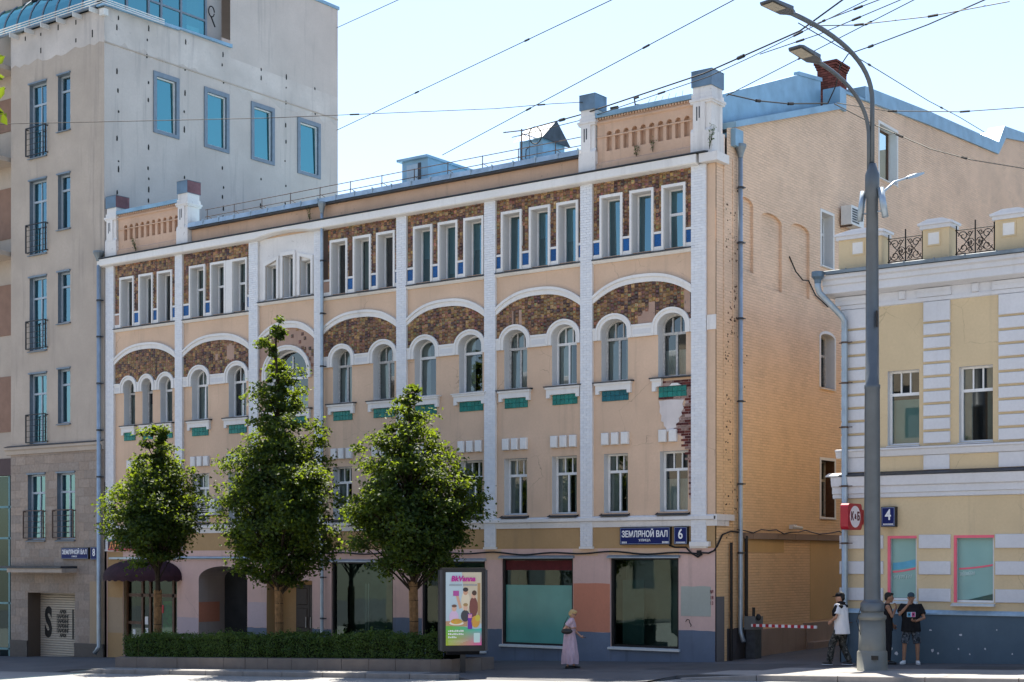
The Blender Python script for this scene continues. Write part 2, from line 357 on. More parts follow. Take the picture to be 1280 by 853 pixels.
# ================================================================ ground
RND = random.Random(7)
def slope_sheet(name, m, u0, u1, v0, v1, dz, nu=40, nv=1, dzfun=None, pts=None):
    b = MB()
    for i in range(nu):
        for j in range(nv):
            a0, a1 = u0+(u1-u0)*i/nu, u0+(u1-u0)*(i+1)/nu; c0, c1 = v0+(v1-v0)*j/nv, v0+(v1-v0)*(j+1)/nv
            f = dzfun or (lambda a, c: dz)
            b.poly([(a, c, zg(a)+f(a, c)) for a, c in ((a0, c0), (a1, c0), (a1, c1), (a0, c1))])
    return struct(name, b, m)
slope_sheet('ground', M['asphalt'], -400, 400, -400, 400, -.22, 2)
slope_sheet('road', M['road'], -140, 140, -44, -6.95, -.13, 60)
KL, KR = -6.72, -5.35                                        # kerb lines left and right of the driveway
def ramp_z(a, c):                                            # dropped kerb: the pavement falls to the road
    def sm(t): t = max(0, min(1, t)); return t*t*(3-2*t)
    drop = sm((-4.2-c)/2.6)
    if a < -3.4: k = sm((a+4.6)/1.0) if a > -8 else 0
    elif a < 1.4: k = 1
    else: k = 1-sm((a-1.4)/1.0)
    if a < -18: k = sm((-20.0-a)/1.2)
    return -.13*drop*k
pv = MB()
us = [x*.6 for x in range(-100, 60)]
for i in range(len(us)-1):
    a0, a1 = us[i], us[i+1]; lim = KL if a1 < 1.8 else KR
    vs_ = [lim+(30-lim)*t for t in (0, .012, .03, .05, .07, .1, .14, .2, 1)] if a1 > .05 and a0 < 3.4 else [lim+(.3-lim)*t for t in (0, .1, .2, .3, .4, .5, .7, 1)]
    for j in range(len(vs_)-1):
        q = ((a0, vs_[j]), (a1, vs_[j]), (a1, vs_[j+1]), (a0, vs_[j+1]))
        pv.poly([(a, c, zg(a)+ramp_z(a, c)+(.02*max(0, c) if 0 < a < 3.6 else 0)) for a, c in q])
for i in range(len(us)-1):
    a0, a1 = us[i], us[i+1]; lim = KL if a1 < 1.8 else KR
    pv.poly([(a0, lim, zg(a0)+ramp_z(a0, lim)), (a1, lim, zg(a1)+ramp_z(a1, lim)), (a1, lim, zg(a1)-.4), (a0, lim, zg(a0)-.4)])
    if abs(a1-1.8) < .01: pv.poly([(a1, KL, zg(a1)-.13), (a1, KR, zg(a1)+ramp_z(a1, KR)), (a1, KR, zg(a1)-.4), (a1, KL, zg(a1)-.4)])
struct('pavement', pv, M['asphalt'])
dr = MB()
for i in range(len(us)-1):
    a0, a1 = us[i], us[i+1]; lim = KL if a1 < 1.8 else KR
    if (-3.8 < a0 < 2.0) or a0 < -20.3: dr.poly([(a, c, zg(a)-.128) for a, c in ((a0, -6.96), (a1, -6.96), (a1, lim), (a0, lim))])
    elif a0 >= 1.8: dr.poly([(a, c, zg(a)-.132) for a, c in ((a0, -6.96), (a1, -6.96), (a1, lim-.15), (a0, lim-.15))])
struct('driveway', dr, M['road'])
lp = MB()                                                    # lighter paving strip along the kerb on the right
for i in range(len(us)-1):
    a0, a1 = us[i], us[i+1]
    if a0 >= 2.3: lp.poly([(a, c, zg(a)+.004) for a, c in ((a0, KR+.002), (a1, KR+.002), (a1, KR+3.0), (a0, KR+3.0))])
    if -19.6 <= a0 and a1 < -4.9: lp.poly([(a, c, zg(a)+.004) for a, c in ((a0, KL+.002), (a1, KL+.002), (a1, KL+.85), (a0, KL+.85))])
struct('paving_strip', lp, M['paving'])
tar = MB()
for (u0, u1, v_, w_) in ((-6, 3.5, -2.55, .035), (-8, 3.0, -3.75, .03), (3.0, 14, -1.3, .03), (-1.2, 1.8, -4.6, .03)):
    n_ = 24
    for k in range(n_):
        a0, a1 = u0+(u1-u0)*k/n_, u0+(u1-u0)*(k+1)/n_; j0, j1 = .04*math.sin(a0*1.7), .04*math.sin(a1*1.7)
        tar.poly([(a0, v_+j0, zg(a0)+ramp_z(a0, v_)+.006), (a1, v_+j1, zg(a1)+ramp_z(a1, v_)+.006), (a1, v_+j1+w_, zg(a1)+ramp_z(a1, v_)+.006), (a0, v_+j0+w_, zg(a0)+ramp_z(a0, v_)+.006)])
struct('pavement_seam', tar, simple('tar seam', (.03, .03, .032), .7))
tar = MB()
for (u0, u1, v0, v1) in ((-.2, 3.3, -3.6, -.6), (-9.5, -6.8, -2.3, -.8), (7.5, 9.2, -2.2, -.9)):
    n_ = 10
    for k in range(n_): a0, a1 = u0+(u1-u0)*k/n_, u0+(u1-u0)*(k+1)/n_; tar.poly([(a, c, zg(a)+ramp_z(a, c)+.005) for a, c in ((a0, v0), (a1, v0), (a1, v1), (a0, v1))])
struct('pavement_patch', tar, plaster('newer asphalt', (.075, .076, .08), .15, 0, .9, .6))
def kerb_run(u0, u1, line, L0, name_label, flip=False):
    t = thing('kerb', name_label, 'kerb', (u0, line, zg(u0)))
    a = u0
    while a < u1-.2:
        e = min(a+L0, u1); b = MB(); g = .012
        za, ze = zg(a), zg(e)
        fa = .0 if (abs(a-u0) > .1 or not flip) else -.10
        b2 = [(a+g, line-.15, za-.3), (e-g, line-.15, ze-.3), (e-g, line-.001, ze-.3), (a+g, line-.001, za-.3),
              (a+g, line-.135, za+.014+fa), (e-g, line-.135, ze+.014), (e-g, line-.001, ze+.014), (a+g, line-.001, za+.014+fa), (a+g, line-.15, za+fa), (e-g, line-.15, ze)]
        i = [b.pt(p) for p in b2]
        for q in ((0, 1, 9, 8), (8, 9, 5, 4), (4, 5, 6, 7), (1, 2, 6, 5, 9), (2, 3, 7, 6), (3, 0, 8, 4, 7)): b.face([i[k] for k in q])
        part('kerb_stone', b, M['kerb'], t); a = e
    return t
kerb_run(-20.0, -4.0, KL, 1.6, 'granite kerb in front of the hedge planter', True)
kerb_run(2.0, 24.0, KR, 2.1, 'granite kerb by the lamp post and the men', True)

PR = random.Random(99)                                       # panes never sit perfectly flat
# ================================================================ generic window
def window(parent, xf, a0, a1, z0, z1, depth=.3, arch=None, fm='frame', gm='glass', cols=(1,), transom=None, topcols=None, t=.055, reveal='reveal',
           sill=None, curtain=None, open_leaf=False, name='window'):
    """frame mesh with its panes, reveal, sill and curtain below it; arch = (spring, rise)"""
    zs, rise = arch if arch else (z1, 0)
    ol = (lambda k: outline(a0+k, a1-k, z0+k, zs, max(rise-k, .02))) if arch else (lambda k: rect(a0+k, a1-k, z0+k, z1-k))
    fr = MB(xf); fr.ring(ol(.001), ol(t), depth-.03, depth+.05)
    panes = []; ia, ib, iz0 = a0+t, a1-t, z0+t; iz1 = zs if arch else z1-t; m2 = .024
    if transom is None:
        if arch:
            panes.append(ol(t)); n = cols[0]
            for k in range(1, n): x = ia+(ib-ia)*k/n; fr.box(x-m2, x+m2, depth-.025, depth+.045, iz0, zs+rise*.9)
        else:
            n = cols[0]
            for k in range(n):
                x0, x1 = ia+(ib-ia)*k/n, ia+(ib-ia)*(k+1)/n; panes.append(rect(x0, x1, iz0, iz1))
                if k: fr.box(x0-m2, x0+m2, depth-.025, depth+.045, iz0, iz1)
    else:
        fr.box(ia, ib, depth-.028, depth+.047, transom-.04, transom+.04)
        n = cols[0]
        for k in range(n):
            x0, x1 = ia+(ib-ia)*k/n, ia+(ib-ia)*(k+1)/n; panes.append(rect(x0, x1, iz0, transom))
            if k: fr.box(x0-m2*1.3, x0+m2*1.3, depth-.025, depth+.045, iz0, transom-.04)
        n = topcols or n
        if arch:
            panes.append(outline(ia, ib, transom, zs, max(rise-t, .02)))
            for k in range(1, n): x = ia+(ib-ia)*k/n; fr.box(x-m2*.8, x+m2*.8, depth-.02, depth+.04, transom, zs+rise*.75)
        else:
            for k in range(n):
                x0, x1 = ia+(ib-ia)*k/n, ia+(ib-ia)*(k+1)/n; panes.append(rect(x0, x1, transom, iz1))
                if k: fr.box(x0-m2*.8, x0+m2*.8, depth-.02, depth+.04, transom+.04, iz1)
    w_ = part(name, fr, M[fm], parent)
    for pn in panes:
        g = MB(xf); ca_, cz_ = sum(p[0] for p in pn)/len(pn), sum(p[1] for p in pn)/len(pn); tx, tz = PR.gauss(0, .010), PR.gauss(0, .012)
        g.poly([(p[0], depth+.012+(p[0]-ca_)*tx+(p[1]-cz_)*tz, p[1]) for p in pn]); part('pane', g, M[gm], w_, recalc=False)
    rv = MB(xf); rv.strip(ol(.0005), -.0, depth+.06); part('reveal', rv, M[reveal], w_)
    if sill:
        dz, out, ov, sm = sill; s = MB(xf)
        s.profile([(depth-.02, z0+.012), (-out, z0-dz), (-out, z0-dz-.025), (0.001, z0-dz-.02), (.001, z0-.012), (depth-.02, z0-.01)], a0-ov, a1+ov); part('sill', s, M[sm], w_)
    if curtain:
        kind, frac, cm = curtain; cu = MB(xf); n = 22; top = (zs+rise if arch else z1)-.02
        zlo = z0+.02 if kind != 'top' else top-(top-z0)*frac
        spans = {'full': [(a0, a1)], 'top': [(a0, a1)], 'sides': [(a0, a0+(a1-a0)*frac), (a1-(a1-a0)*frac, a1)], 'left': [(a0, a0+(a1-a0)*frac)], 'right': [(a1-(a1-a0)*frac, a1)], 'low': [(a0, a1)]}[kind]
        if kind == 'low': top = z0+(z1-z0)*frac
        for s0, s1 in spans:
            pr = None
            for k in range(n+1):
                x = s0+.01+(s1-s0-.02)*k/n; d = depth+.13+.022*math.sin(k*2.1+a0*3)*(0 if cm in ('blind', 'mint', 'side_reflection', 'mint_pale') else 1)
                cur = (cu.pt((x, d, zlo)), cu.pt((x, d, top)))
                if pr: cu.face((pr[0], cur[0], cur[1], pr[1]))
                pr = cur
        part('curtain', cu, M[cm], w_, recalc=False)
    return w_

# ================================================================ the peach building
B6 = thing('peach_building', 'long peach building with white pilasters, brown mosaic arches and house number 6', 'building', (0, 0, zg(0)))
FX = front(0.0); SX = side(0.0)
PIL = [(-26.59, -26.11), (-22.64, -22.24), (-18.76, -18.31), (-15.58, -15.24), (-11.87, -11.44), (-8.23, -7.79), (-4.59, -4.16), (-.77, -.28)]
BAY = [(PIL[i][1], PIL[i+1][0]) for i in range(7)]
ATT = {0: [(-25.80, .82), (-24.70, .80), (-23.66, .83)], 1: [(-21.90, .85), (-20.78, .80), (-19.70, .82)], 3: [(-14.87, .80), (-13.81, .80), (-12.77, .81)],
       4: [(-11.17, .80), (-10.13, .80), (-9.08, .80)], 5: [(-7.59, .80), (-6.51, .79), (-5.48, .79)], 6: [(-3.91, .80), (-2.86, .82), (-1.77, .80)]}
ARW = {0: [(-25.62, -24.98), (-24.56, -23.98), (-23.55, -22.89)], 1: [(-21.82, -20.96), (-19.88, -18.98)], 2: [(-17.95, -15.95)], 3: [(-14.78, -13.92), (-12.96, -12.03)],
       4: [(-11.16, -10.26), (-9.31, -8.37)], 5: [(-7.51, -6.63), (-5.69, -4.78)], 6: [(-3.89, -2.96), (-1.92, -.99)]}
FST = {0: [(-25.3, -24.5), (-23.9, -23.1)], 1: [(-21.8, -20.9), (-19.9, -19.0)], 2: [(-17.5, -16.4)], 3: ARW[3], 4: ARW[4], 5: ARW[5], 6: [(-3.80, -2.96), (-1.86, -.93)]}
def DZ(i): return -.19 if i < 2 else (-.06 if i == 2 else 0)
def att_z(i): return (11.90, 13.79) if i < 2 else (12.03, 13.88)
holes, gf_holes = [], []
att_op, arw_op, fst_op = [], [], []
for i in range(7):
    if i in ATT:
        z0, z1 = att_z(i)
        for a, wd in ATT[i]:
            op = (i, a+.075, a+wd-.075, z0+.02, z1-.085); att_op.append(op); holes.append(rect(*op[1:]))
    for a0, a1 in ARW[i]:
        h_ = (a1-a0)/2
        zs, rise = (9.80+DZ(i), .36) if i != 2 else (9.55, .78)
        if i == 0: rise, zs = .30, 9.74+DZ(i)
        op = (i, a0, a1, 8.33+DZ(i), zs, rise); arw_op.append(op); holes.append(outline(a0, a1, op[3], zs, rise))
    for a0, a1 in FST[i]:
        op = (i, a0, a1, 4.40, 6.16); fst_op.append(op); holes.append(rect(*op[1:]))
B3W = [(-17.97, -17.42, 13.36, 13.52), (-17.12, -16.61, 13.62, 13.62), (-16.30, -15.77, 13.52, 13.36)]
for a0, a1, za, zb in B3W: holes.append([(a0, 12.16), (a1, 12.16), (a1, zb), (a0, za)])
wl = MB(FX); wl.holed(rect(-26.6, -.02, 3.9, 14.4), holes, 0.0); part('wall', wl, M['peach'], B6)
# ground floor with shop openings
SHOPS = [(-14.83, -12.07, .10, 2.92), (-10.83, -8.25, .12, 2.95), (-7.58, -4.90, .36, 3.04), (-3.55, -1.22, .41, 3.05)]
gf = [rect(-25.62, -22.60, -.62, 2.25), outline(-21.43, -18.90, -.70, 2.30, .47, 14), rect(-17.93, -15.73, -.62, 2.28)] + [rect(*s) for s in SHOPS]
wl = MB(FX); wl.holed(rect(-26.6, -.02, -1.4, 3.36), gf, -.03); part('ground_floor_wall', wl, M['pink'], B6)
b = MB(FX); b.box(-26.58, -.02, -.035, .2, 3.34, 3.98); part('ochre_band', b, M['ochre'], B6)
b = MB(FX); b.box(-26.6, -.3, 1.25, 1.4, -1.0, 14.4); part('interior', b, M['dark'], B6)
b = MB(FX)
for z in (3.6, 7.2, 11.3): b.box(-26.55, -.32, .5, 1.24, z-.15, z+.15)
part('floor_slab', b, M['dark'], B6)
# paint patches on the ground floor (repainted fields with their own outline)
def patch(a0, a1, z0, z1, m, d=.004, base=-.03):
    p = MB(FX); r = random.Random(int(a0*100)); n = 5
    top = [(a1-(a1-a0)*k/n, z1+r.uniform(-.012, .012)) for k in range(n+1)]
    p.prism([(a0, z0), (a1, z0)]+top, base-d, base+.0); part('paint_patch', p, M[m], B6)
for a0, a1, zt in ((-.96-.26, -.02, .97), (-4.90, -3.55, .83), (-8.25, -7.58, .83), (-12.07, -10.83, 1.10), (-15.73, -14.83, .62), (-18.90, -17.93, .60)): patch(a0+.003, a1-.003, -1.3, zt, 'slate')
patch(-7.58, -4.9, -1.3, .355, 'slate'); patch(-3.55, -1.22, -1.3, .405, 'slate'); patch(-14.83, -12.07, -1.3, .095, 'slate'); patch(-10.83, -8.25, -1.3, .115, 'slate')
patch(-4.88, -3.57, .835, 2.29, 'coral'); patch(-1.14, -.16, 1.38, 2.24, 'sage', .005); patch(-22.58, -21.45, -1.2, .88, 'lilac'); patch(-18.88, -17.95, .62, 1.5, 'lilac')
patch(-26.55, -25.64, -1.2, 3.3, 'ochre'); patch(-26.5, -25.66, .2, 1.56, 'tanpanel', .008)
patch(-8.22, -7.6, 3.0, 3.33, 'peach'); patch(-4.9, -4.0, 3.12, 3.33, 'peach'); patch(-3.6, -1.2, 3.1, 3.33, 'peach', .005)
# pilasters of white glazed brick
def brick_field(a0, a1, d0, z0, z1, bw, bh, cols, seed, gap=.008, prob=1.0, jit=.003, region=None, vr=(.9, 1.06)):
    r = random.Random(seed); b_ = MB(FX); z = z0; k = 0
    while z < z1-.02:
        zt = min(z+bh, z1); x = a0 - (bw/2 if k % 2 else 0)
        while x < a1-.01:
            x0, x1 = max(x, a0), min(x+bw, a1)
            if x1-x0 > .03 and r.random() < prob and (region is None or region((x0+x1)/2, (z+zt)/2)):
                c = r.choice(cols); s = r.uniform(*vr); b_.col = tuple(min(1, q*s) for q in c); d = d0+r.uniform(-jit, jit)
                b_.box(x0+gap/2, x1-gap/2, d, d+.03, z+gap/2, zt-gap/2, skip=(4,))
            x += bw
        z = zt; k += 1
    return b_
for i, (a0, a1) in enumerate(PIL):
    zb = 3.40 if i != 0 else 3.4
    core = MB(FX); core.box(a0+.01, a1-.01, -.088, .02, zb, 14.32); core.box(a0-.03, a1+.03, -.12, .01, zb-.07, zb-.002)
    if i == 7:
        core.box(a0-.02, a1+.12, -.17, .01, 3.38, 3.52)
    p_ = part('pilaster', core, M['white'], B6)
    bf = brick_field(a0, a1, -.105, zb, 14.30, .235, .0755, [(.72, .73, .75), (.70, .71, .73), (.735, .74, .75)], 100+i, .006, jit=.0006, vr=(.985, 1.01))
    part('glazed_bricks', bf, M['brick_white'], p_, kind='stuff')
# right end strip beyond the last pilaster
b = MB(FX); b.box(-.28, -.02, -.03, .02, 3.4, 14.3); b.box(-.27, -.01, -.05, .01, 9.55, 10.0); part('corner_strip', b, M['peach'], B6)
b = MB(FX); b.box(-.275, .012, -.065, -.031, 9.56, 9.98); part('corner_block', b, M['white_old'], B6)
# string course between ground and first floor
b = MB(FX)
b.profile([(.02, 3.97), (-.07, 3.97), (-.09, 4.11), (-.095, 4.13), (-.15, 4.16), (-.15, 4.25), (-.06, 4.30), (.02, 4.30)], -26.6, .05)
part('string_course', b, M['white_old'], B6)
b = MB(); b.box(.0, .10, -.15, .9, 4.13, 4.30); b.box(.0, .07, -.09, .62, 3.97, 4.13); part('string_course', b, M['white_old'], B6)
# first floor windows, blocks above them
def cur(i):
    r = random.Random(i*7+3).random()
    return ('sides', .38, 'curtain') if r < .35 else (('left', .55, 'curtain') if r < .5 else (('low', .55, 'curtain') if r < .7 else (('full', 1, 'curtain') if r < .85 else None)))
k = 0
for (i, a0, a1, z0, z1) in fst_op:
    k += 1
    window(B6, FX, a0, a1, z0, z1, .27, None, 'frame', 'glass', (2,), z0+(z1-z0)*.70, 3, sill=(.075, .17, .07, 'zinc_dark'), curtain=cur(k))
    c = (a0+a1)/2
    for q in (-.345, 0, .345):
        if i == 6 and a0 > -2 and q > .2: continue
        b = MB(FX); b.bevbox(c+q-.125, c+q+.125, -.11, 0, 6.42, 6.78, .02); part('white_block', b, M['white'], B6)
# second floor arched windows
def arch_band(c, h, zs, rise, zb, wd, d0, name, parent, m='white'):
    b = MB(FX)
    def ln(off): return archline(c, h+off, zb, zs, rise+off)
    b.ring(ln(wd), ln(wd*.62), -d0, .001, False); b.ring(ln(wd*.62), ln(0), -d0*.7, .001, False)
    part(name, b, M[m], parent)
k = 0
for (i, a0, a1, z0, zs, rise) in arw_op:
    k += 1; dz = DZ(i); c, h_ = (a0+a1)/2, (a1-a0)/2
    mod = k in (5, 11)
    tr = zs-.20 if i != 2 else 9.25
    fm = 'frame' if (i == 4 or i in (1, 2)) else ('frame_old' if k % 3 else 'frame')
    if i == 0: window(B6, FX, a0, a1, z0, zs, .30, (zs, rise), fm, 'glass', (1,), tr, 1, curtain=cur(k+20))
    elif i == 2: window(B6, FX, a0, a1, z0, zs, .30, (zs, rise), 'frame', 'glass', (2,), 9.35, 2, curtain=('low', .35, 'curtain'))
    else: window(B6, FX, a0, a1, z0, zs, .30, (zs, rise), fm, 'glass', (1,) if i == 4 else (2,), tr, 1 if i == 4 else 3, curtain=cur(k+20))
    arch_band(c, h_, zs, rise, 9.56+dz if i != 2 else 9.3, .165, .10, 'arch_moulding', B6)
    # sill with bracket and teal tiles
    sv = .24 if i not in (0,) else .14; zt = 8.31+dz
    b = MB(FX); b.profile([(.25, zt+.015), (-.15, zt-.005), (-.15, zt-.035), (.0, zt-.04), (.25, zt-.03)], a0-sv, a1+sv-.02); part('window_sill', b, M['zinc_dark'] if i not in (4,) else M['white'], B6)
    broken = i == 6 and a0 > -2
    b = MB(FX); e0, e1 = a0-sv+.05, a1+sv-.07
    if not broken:
        b.box(e0, e1, -.13, .0, zt-.10, zt-.04); b.prism([(e0+.03, zt-.10), (e1-.03, zt-.10), (e1-.03, zt-.37), (e1-.15, zt-.37), (e1-.16, zt-.27), (e0+.16, zt-.27), (e0+.15, zt-.37), (e0+.03, zt-.37)], -.10, 0)
    else:
        b.box(e0, e0+.36, -.13, .0, zt-.10, zt-.04); b.prism([(e0+.03, zt-.10), (e0+.36, zt-.10), (e0+.33, zt-.26), (e0+.17, zt-.27), (e0+.15, zt-.40), (e0+.03, zt-.40)], -.10, 0)
        b.prism([(e0+.62, zt-.27), (e0+.68, zt-.20), (e0+.88, zt-.20), (e0+1.0, zt-.27)], -.09, 0)
    part('sill_bracket', b, M['white'], B6)
    tt = MB(FX); r = random.Random(k*5)
    nx = max(3, round((a1-a0+.02)/.155)); x0, x1 = a0+.03, a1+.03
    for q in range(nx):
        for s in range(2):
            g = r.uniform(.75, 1.15); base = (.012, .20, .165) if not (i == 6 and a0 < -2) else (.010, .13, .16)
            tt.col = tuple(x*g for x in base); xa, xb = x0+(x1-x0)*q/nx, x0+(x1-x0)*(q+1)/nx
            za, zb = zt-.275-.155*(2-s)+.155*.0, zt-.275-.155*(1-s)
            tt.bevbox(xa+.003, xb-.003, -.035, 0, za+.003, zb-.003, .006)
    part('teal_tiles', tt, M['teal'], B6, kind='stuff')
for i in range(7):
    if i == 2: continue
    dz = DZ(i); L_, R_ = BAY[i]; edges = [L_]+[x for a in ARW[i] for x in (a[0]-.165, a[1]+.165)]+[R_]
    for q in range(0, len(edges), 2):
        x0, x1 = edges[q], edges[q+1]
        if x1-x0 < .03: continue
        b = MB(FX); b.box(x0-.002, x1+.002, -.075, .0, 9.56+dz, 9.93+dz); b.box(x0-.002, x1+.002, -.092, -.074, 9.86+dz, 9.925+dz)
        ip = part('impost', b, M['white'], B6)
        if x1-x0 > .14:
            b = MB(FX); b.box(x0+.05, x1-.05, -.079, -.0752, 9.63+dz, 9.78+dz); part('panel', b, M['zinc'] if False else M['reveal'], ip)
# depressed big arches and the mosaic field below each
PAL0 = [(.115, .066, .036), (.15, .090, .045), (.055, .030, .027), (.19, .125, .058), (.12, .062, .042), (.085, .048, .034), (.21, .145, .075), (.14, .095, .040), (.045, .027, .028), (.17, .10, .062), (.10, .058, .034)]
PAL = [(c[0]*1.95, c[1]*1.78, c[2]*1.6) for c in PAL0]
def big(i, u_):
    L_, R_ = BAY[i]; t = (u_-(L_+R_)/2)/((R_-L_)/2); t = max(-1, min(1, t)); return 10.90+DZ(i)+.48*(1-abs(t)**2.5)
def tile_field(i, x0, x1, z0, z1, ok, seed, ts=.120, bare=None):
    r = random.Random(seed); b = MB(FX); nz = int((z1-z0)/ts)+1; nx = int((x1-x0)/ts)+1
    for q in range(nx):
        for s in range(nz):
            x, z = x0+q*ts, z0+s*ts+((q*37) % 5-2)*.012
            xe, ze = min(x+ts, x1), min(z+ts, z1)
            if xe-x < .02 or ze-z < .02: continue
            c = ((x+xe)/2, (z+ze)/2)
            if not ok(*c): continue
            if bare and bare(*c): continue
            col = r.choice(PAL); g = r.uniform(.8, 1.2)*(.85+.3*random.Random(int(x*2.2)*31+int(z*2.2)*17+i).random()); g_ = .002
            pk = (c[0]+r.uniform(-.02, .02), c[1]+r.uniform(-.02, .02)); h_ = r.uniform(.016, .034)
            pts = [(x+g_, z+g_), (xe-g_, z+g_), (xe-g_, ze-g_), (x+g_, ze-g_)]
            I = [b.pt((p[0], -.018, p[1])) for p in pts]
            J = [b.pt((p[0]*.45+pk[0]*.55, -.018-h_, p[1]*.45+pk[1]*.55)) for p in pts]
            J0 = [b.pt((p[0], .0, p[1])) for p in pts]
            c2 = r.choice(PAL)
            b.col = tuple(min(1, v_*g) for v_ in col)
            for e in range(4): b.face((I[e], I[(e+1) % 4], J[(e+1) % 4], J[e]))
            b.col = tuple((v_*.65+w_*.35)*g*r.choice((.6, 1.2, .95)) for v_, w_ in zip(col, c2)); b.face(J)
            b.col = tuple(v_*.6 for v_ in col)
            for e in range(4): b.face((J0[e], J0[(e+1) % 4], I[(e+1) % 4], I[e]))
    return b
for i in range(7):
    L_, R_ = BAY[i]; dz = DZ(i); n = 26
    xs = [L_+(R_-L_)*k/n for k in range(n+1)]
    b = MB(FX)
    o = [(x, big(i, x)) for x in xs]
    b.ring(o, [(x, big(i, x)-.09) for x in xs], -.12, .001, False); b.ring([(x, big(i, x)-.0905) for x in xs], [(x, big(i, x)-.235) for x in xs], -.085, .001, False)
    part('arch_band', b, M['white'], B6)
    ws = [(o_[1], o_[2], o_[4], o_[5]) for o_ in arw_op if o_[0] == i]
    def ok(x, z, ws=ws, i=i, dz=dz):
        lo = (9.88+dz) if i != 2 else 9.55
        for a0, a1, zs, rise in ws:
            c, h_ = (a0+a1)/2, (a1-a0)/2+.08
            if abs(x-c) < h_: lo = max(lo, zs+(rise+.08)*math.sqrt(1-((x-c)/h_)**2))
        return lo < z < big(i, x)-.12
    base = MB(FX); poly = [(x, big(i, x)-.1) for x in xs][::-1]
    low = []
    for k in range(61):
        x = L_+(R_-L_)*k/60; lo = (9.80+dz) if i != 2 else 9.35
        for a0, a1, zs, rise in ws:
            c, h_ = (a0+a1)/2, (a1-a0)/2+.06
            if abs(x-c) < h_: lo = max(lo, zs+(rise+.06)*math.sqrt(1-((x-c)/h_)**2))
        low.append((x, lo))
    base.holed(low+poly, [], -.012); part('tile_backing', base, M['mortar'] if i != 2 else M['pinkmortar'], B6)
    bare = None
    if i == 6: bare = lambda x, z: (-2.62 < x < -2.0 and z < 10.32 and not (-2.62 < x < -2.45 and z > 10.2)) or (-2.28 < x < -2.0 and z < 10.52) or (x > -1.05 and z > 10.1 and z < 10.9)
    if i == 5: bare = lambda x, z: (-7.22 < x < -7.1 or -6.98 < x < -6.87) and z < 10.8
    if i == 1: bare = lambda x, z: (-20.0 < x < -19.6 and 10.2 < z < 10.75) or (-20.6 < x < -20.45 and 10.2 < z < 10.45)
    if i == 2:
        tf = tile_field(i, L_, R_, 9.3, 11.3, ok, 200+i, bare=lambda x, z: random.Random(int(x*977+z*3571)).random() < .82)
    else: tf = tile_field(i, L_+.004, R_-.004, 9.7+dz, 11.4+dz, ok, 200+i, bare=bare)
    part('mosaic_tiles', tf, M['tile'], B6, kind='stuff')
    if bare and i != 2:
        pm = MB(FX)
        for q in range(int((R_-L_)/.107)):
            for s in range(16):
                x, z = L_+.004+q*.107+.05, 9.7+dz+s*.107+.05
                if ok(x, z) and bare(x, z): pm.box(x-.0525, x+.0525, -.02, -.013, z-.0525, z+.0525)
        part('bare_mortar', pm, M['pinkmortar'], B6, kind='stuff')
# attic floor: mosaic, window surrounds, blue tiles, sills
for i in range(7):
    L_, R_ = BAY[i]; z0, z1 = att_z(i)
    if i == 2: continue
    ws = [(a, a+wd) for a, wd in ATT[i]]
    okf = lambda x, z, ws=ws, z0=z0, z1=z1: not any(a+.03 < x < b_-.03 and z < z1-.03 for a, b_ in ws)
    def bz(x, z, ws=ws, z0=z0): return z < z0+.50
    base = MB(FX); base.holed(rect(L_, R_, z0-.02, 14.30), [rect(a+.05, b_-.05, z0+.0, z1-.06) for a, b_ in ws], -.010); part('tile_backing', base, M['mortar'], B6)
    barea = {5: lambda x, z: (-6.79 < x < -6.68 and 12.7 < z < 13.3), 3: lambda x, z: x < -15.0 or (-14.06 < x < -13.8 and z < 13.5), 0: lambda x, z: x > -24.95 and x < -24.7 and z < 12.7}.get(i)
    tf = tile_field(i, L_+.004, R_-.004, z0+.02, 14.29, okf, 300+i, bare=lambda x, z: bz(x, z) or (barea and barea(x, z)))
    part('mosaic_tiles', tf, M['tile'], B6, kind='stuff')
    for q, (a, b_) in enumerate(ws):
        s = MB(FX); s.ring([(a, z0-.02), (a, z1), (b_, z1), (b_, z0-.02)], [(a+.075, z0-.02), (a+.075, z1-.085), (b_-.075, z1-.085), (b_-.075, z0-.02)], -.085, .0, False)
        part('window_surround', s, M['white'], B6)
    ed = [L_]+[x for a in ws for x in a]+[R_]
    for q in range(0, len(ed), 2):
        x0, x1 = ed[q], ed[q+1]
        if x1-x0 < .06: continue
        if i == 1 and q == 4:
            s = MB(FX); s.box(x0-.001, x1+.001, -.07, 0, z0-.02, z1-.004); part('window_pier', s, M['white'], B6); continue
        s = MB(FX); s.box(x0-.001, x1+.001, -.055, 0, z0-.02, z0+.10); part('apron_border', s, M['white'], B6)
        s = MB(FX); s.box(x0-.001, x1+.001, -.06, 0, z0+.47, z0+.535); part('apron_border', s, M['white'], B6)
        if not (i == 0 and q == 0) and not (i == 3 and q == 0):
            s = MB(FX); g = random.Random(i*9+q).uniform(.85, 1.2); s.col = (.006*g, .085*g, .27*g); s.bevbox(x0+.008, x1-.008, -.045, 0, z0+.105, z0+.465, .01); part('blue_tile', s, M['teal'], B6)
        else:
            s = MB(FX); s.box(x0, x1, -.03, 0, z0+.1, z0+.46); part('bare_mortar', s, M['pinkmortar'], B6)
    b = MB(FX); b.profile([(.0, z0-.01), (-.16, z0-.055), (-.16, z0-.075), (.0, z0-.09)], L_, R_); part('attic_sill', b, M['zinc_dark'], B6)
    b = MB(FX); b.profile([(.0, z0-.085), (-.11, z0-.08), (-.11, z0-.12), (-.05, z0-.17), (0, z0-.17)], L_, R_); part('attic_ledge', b, M['white'], B6)
k = 0
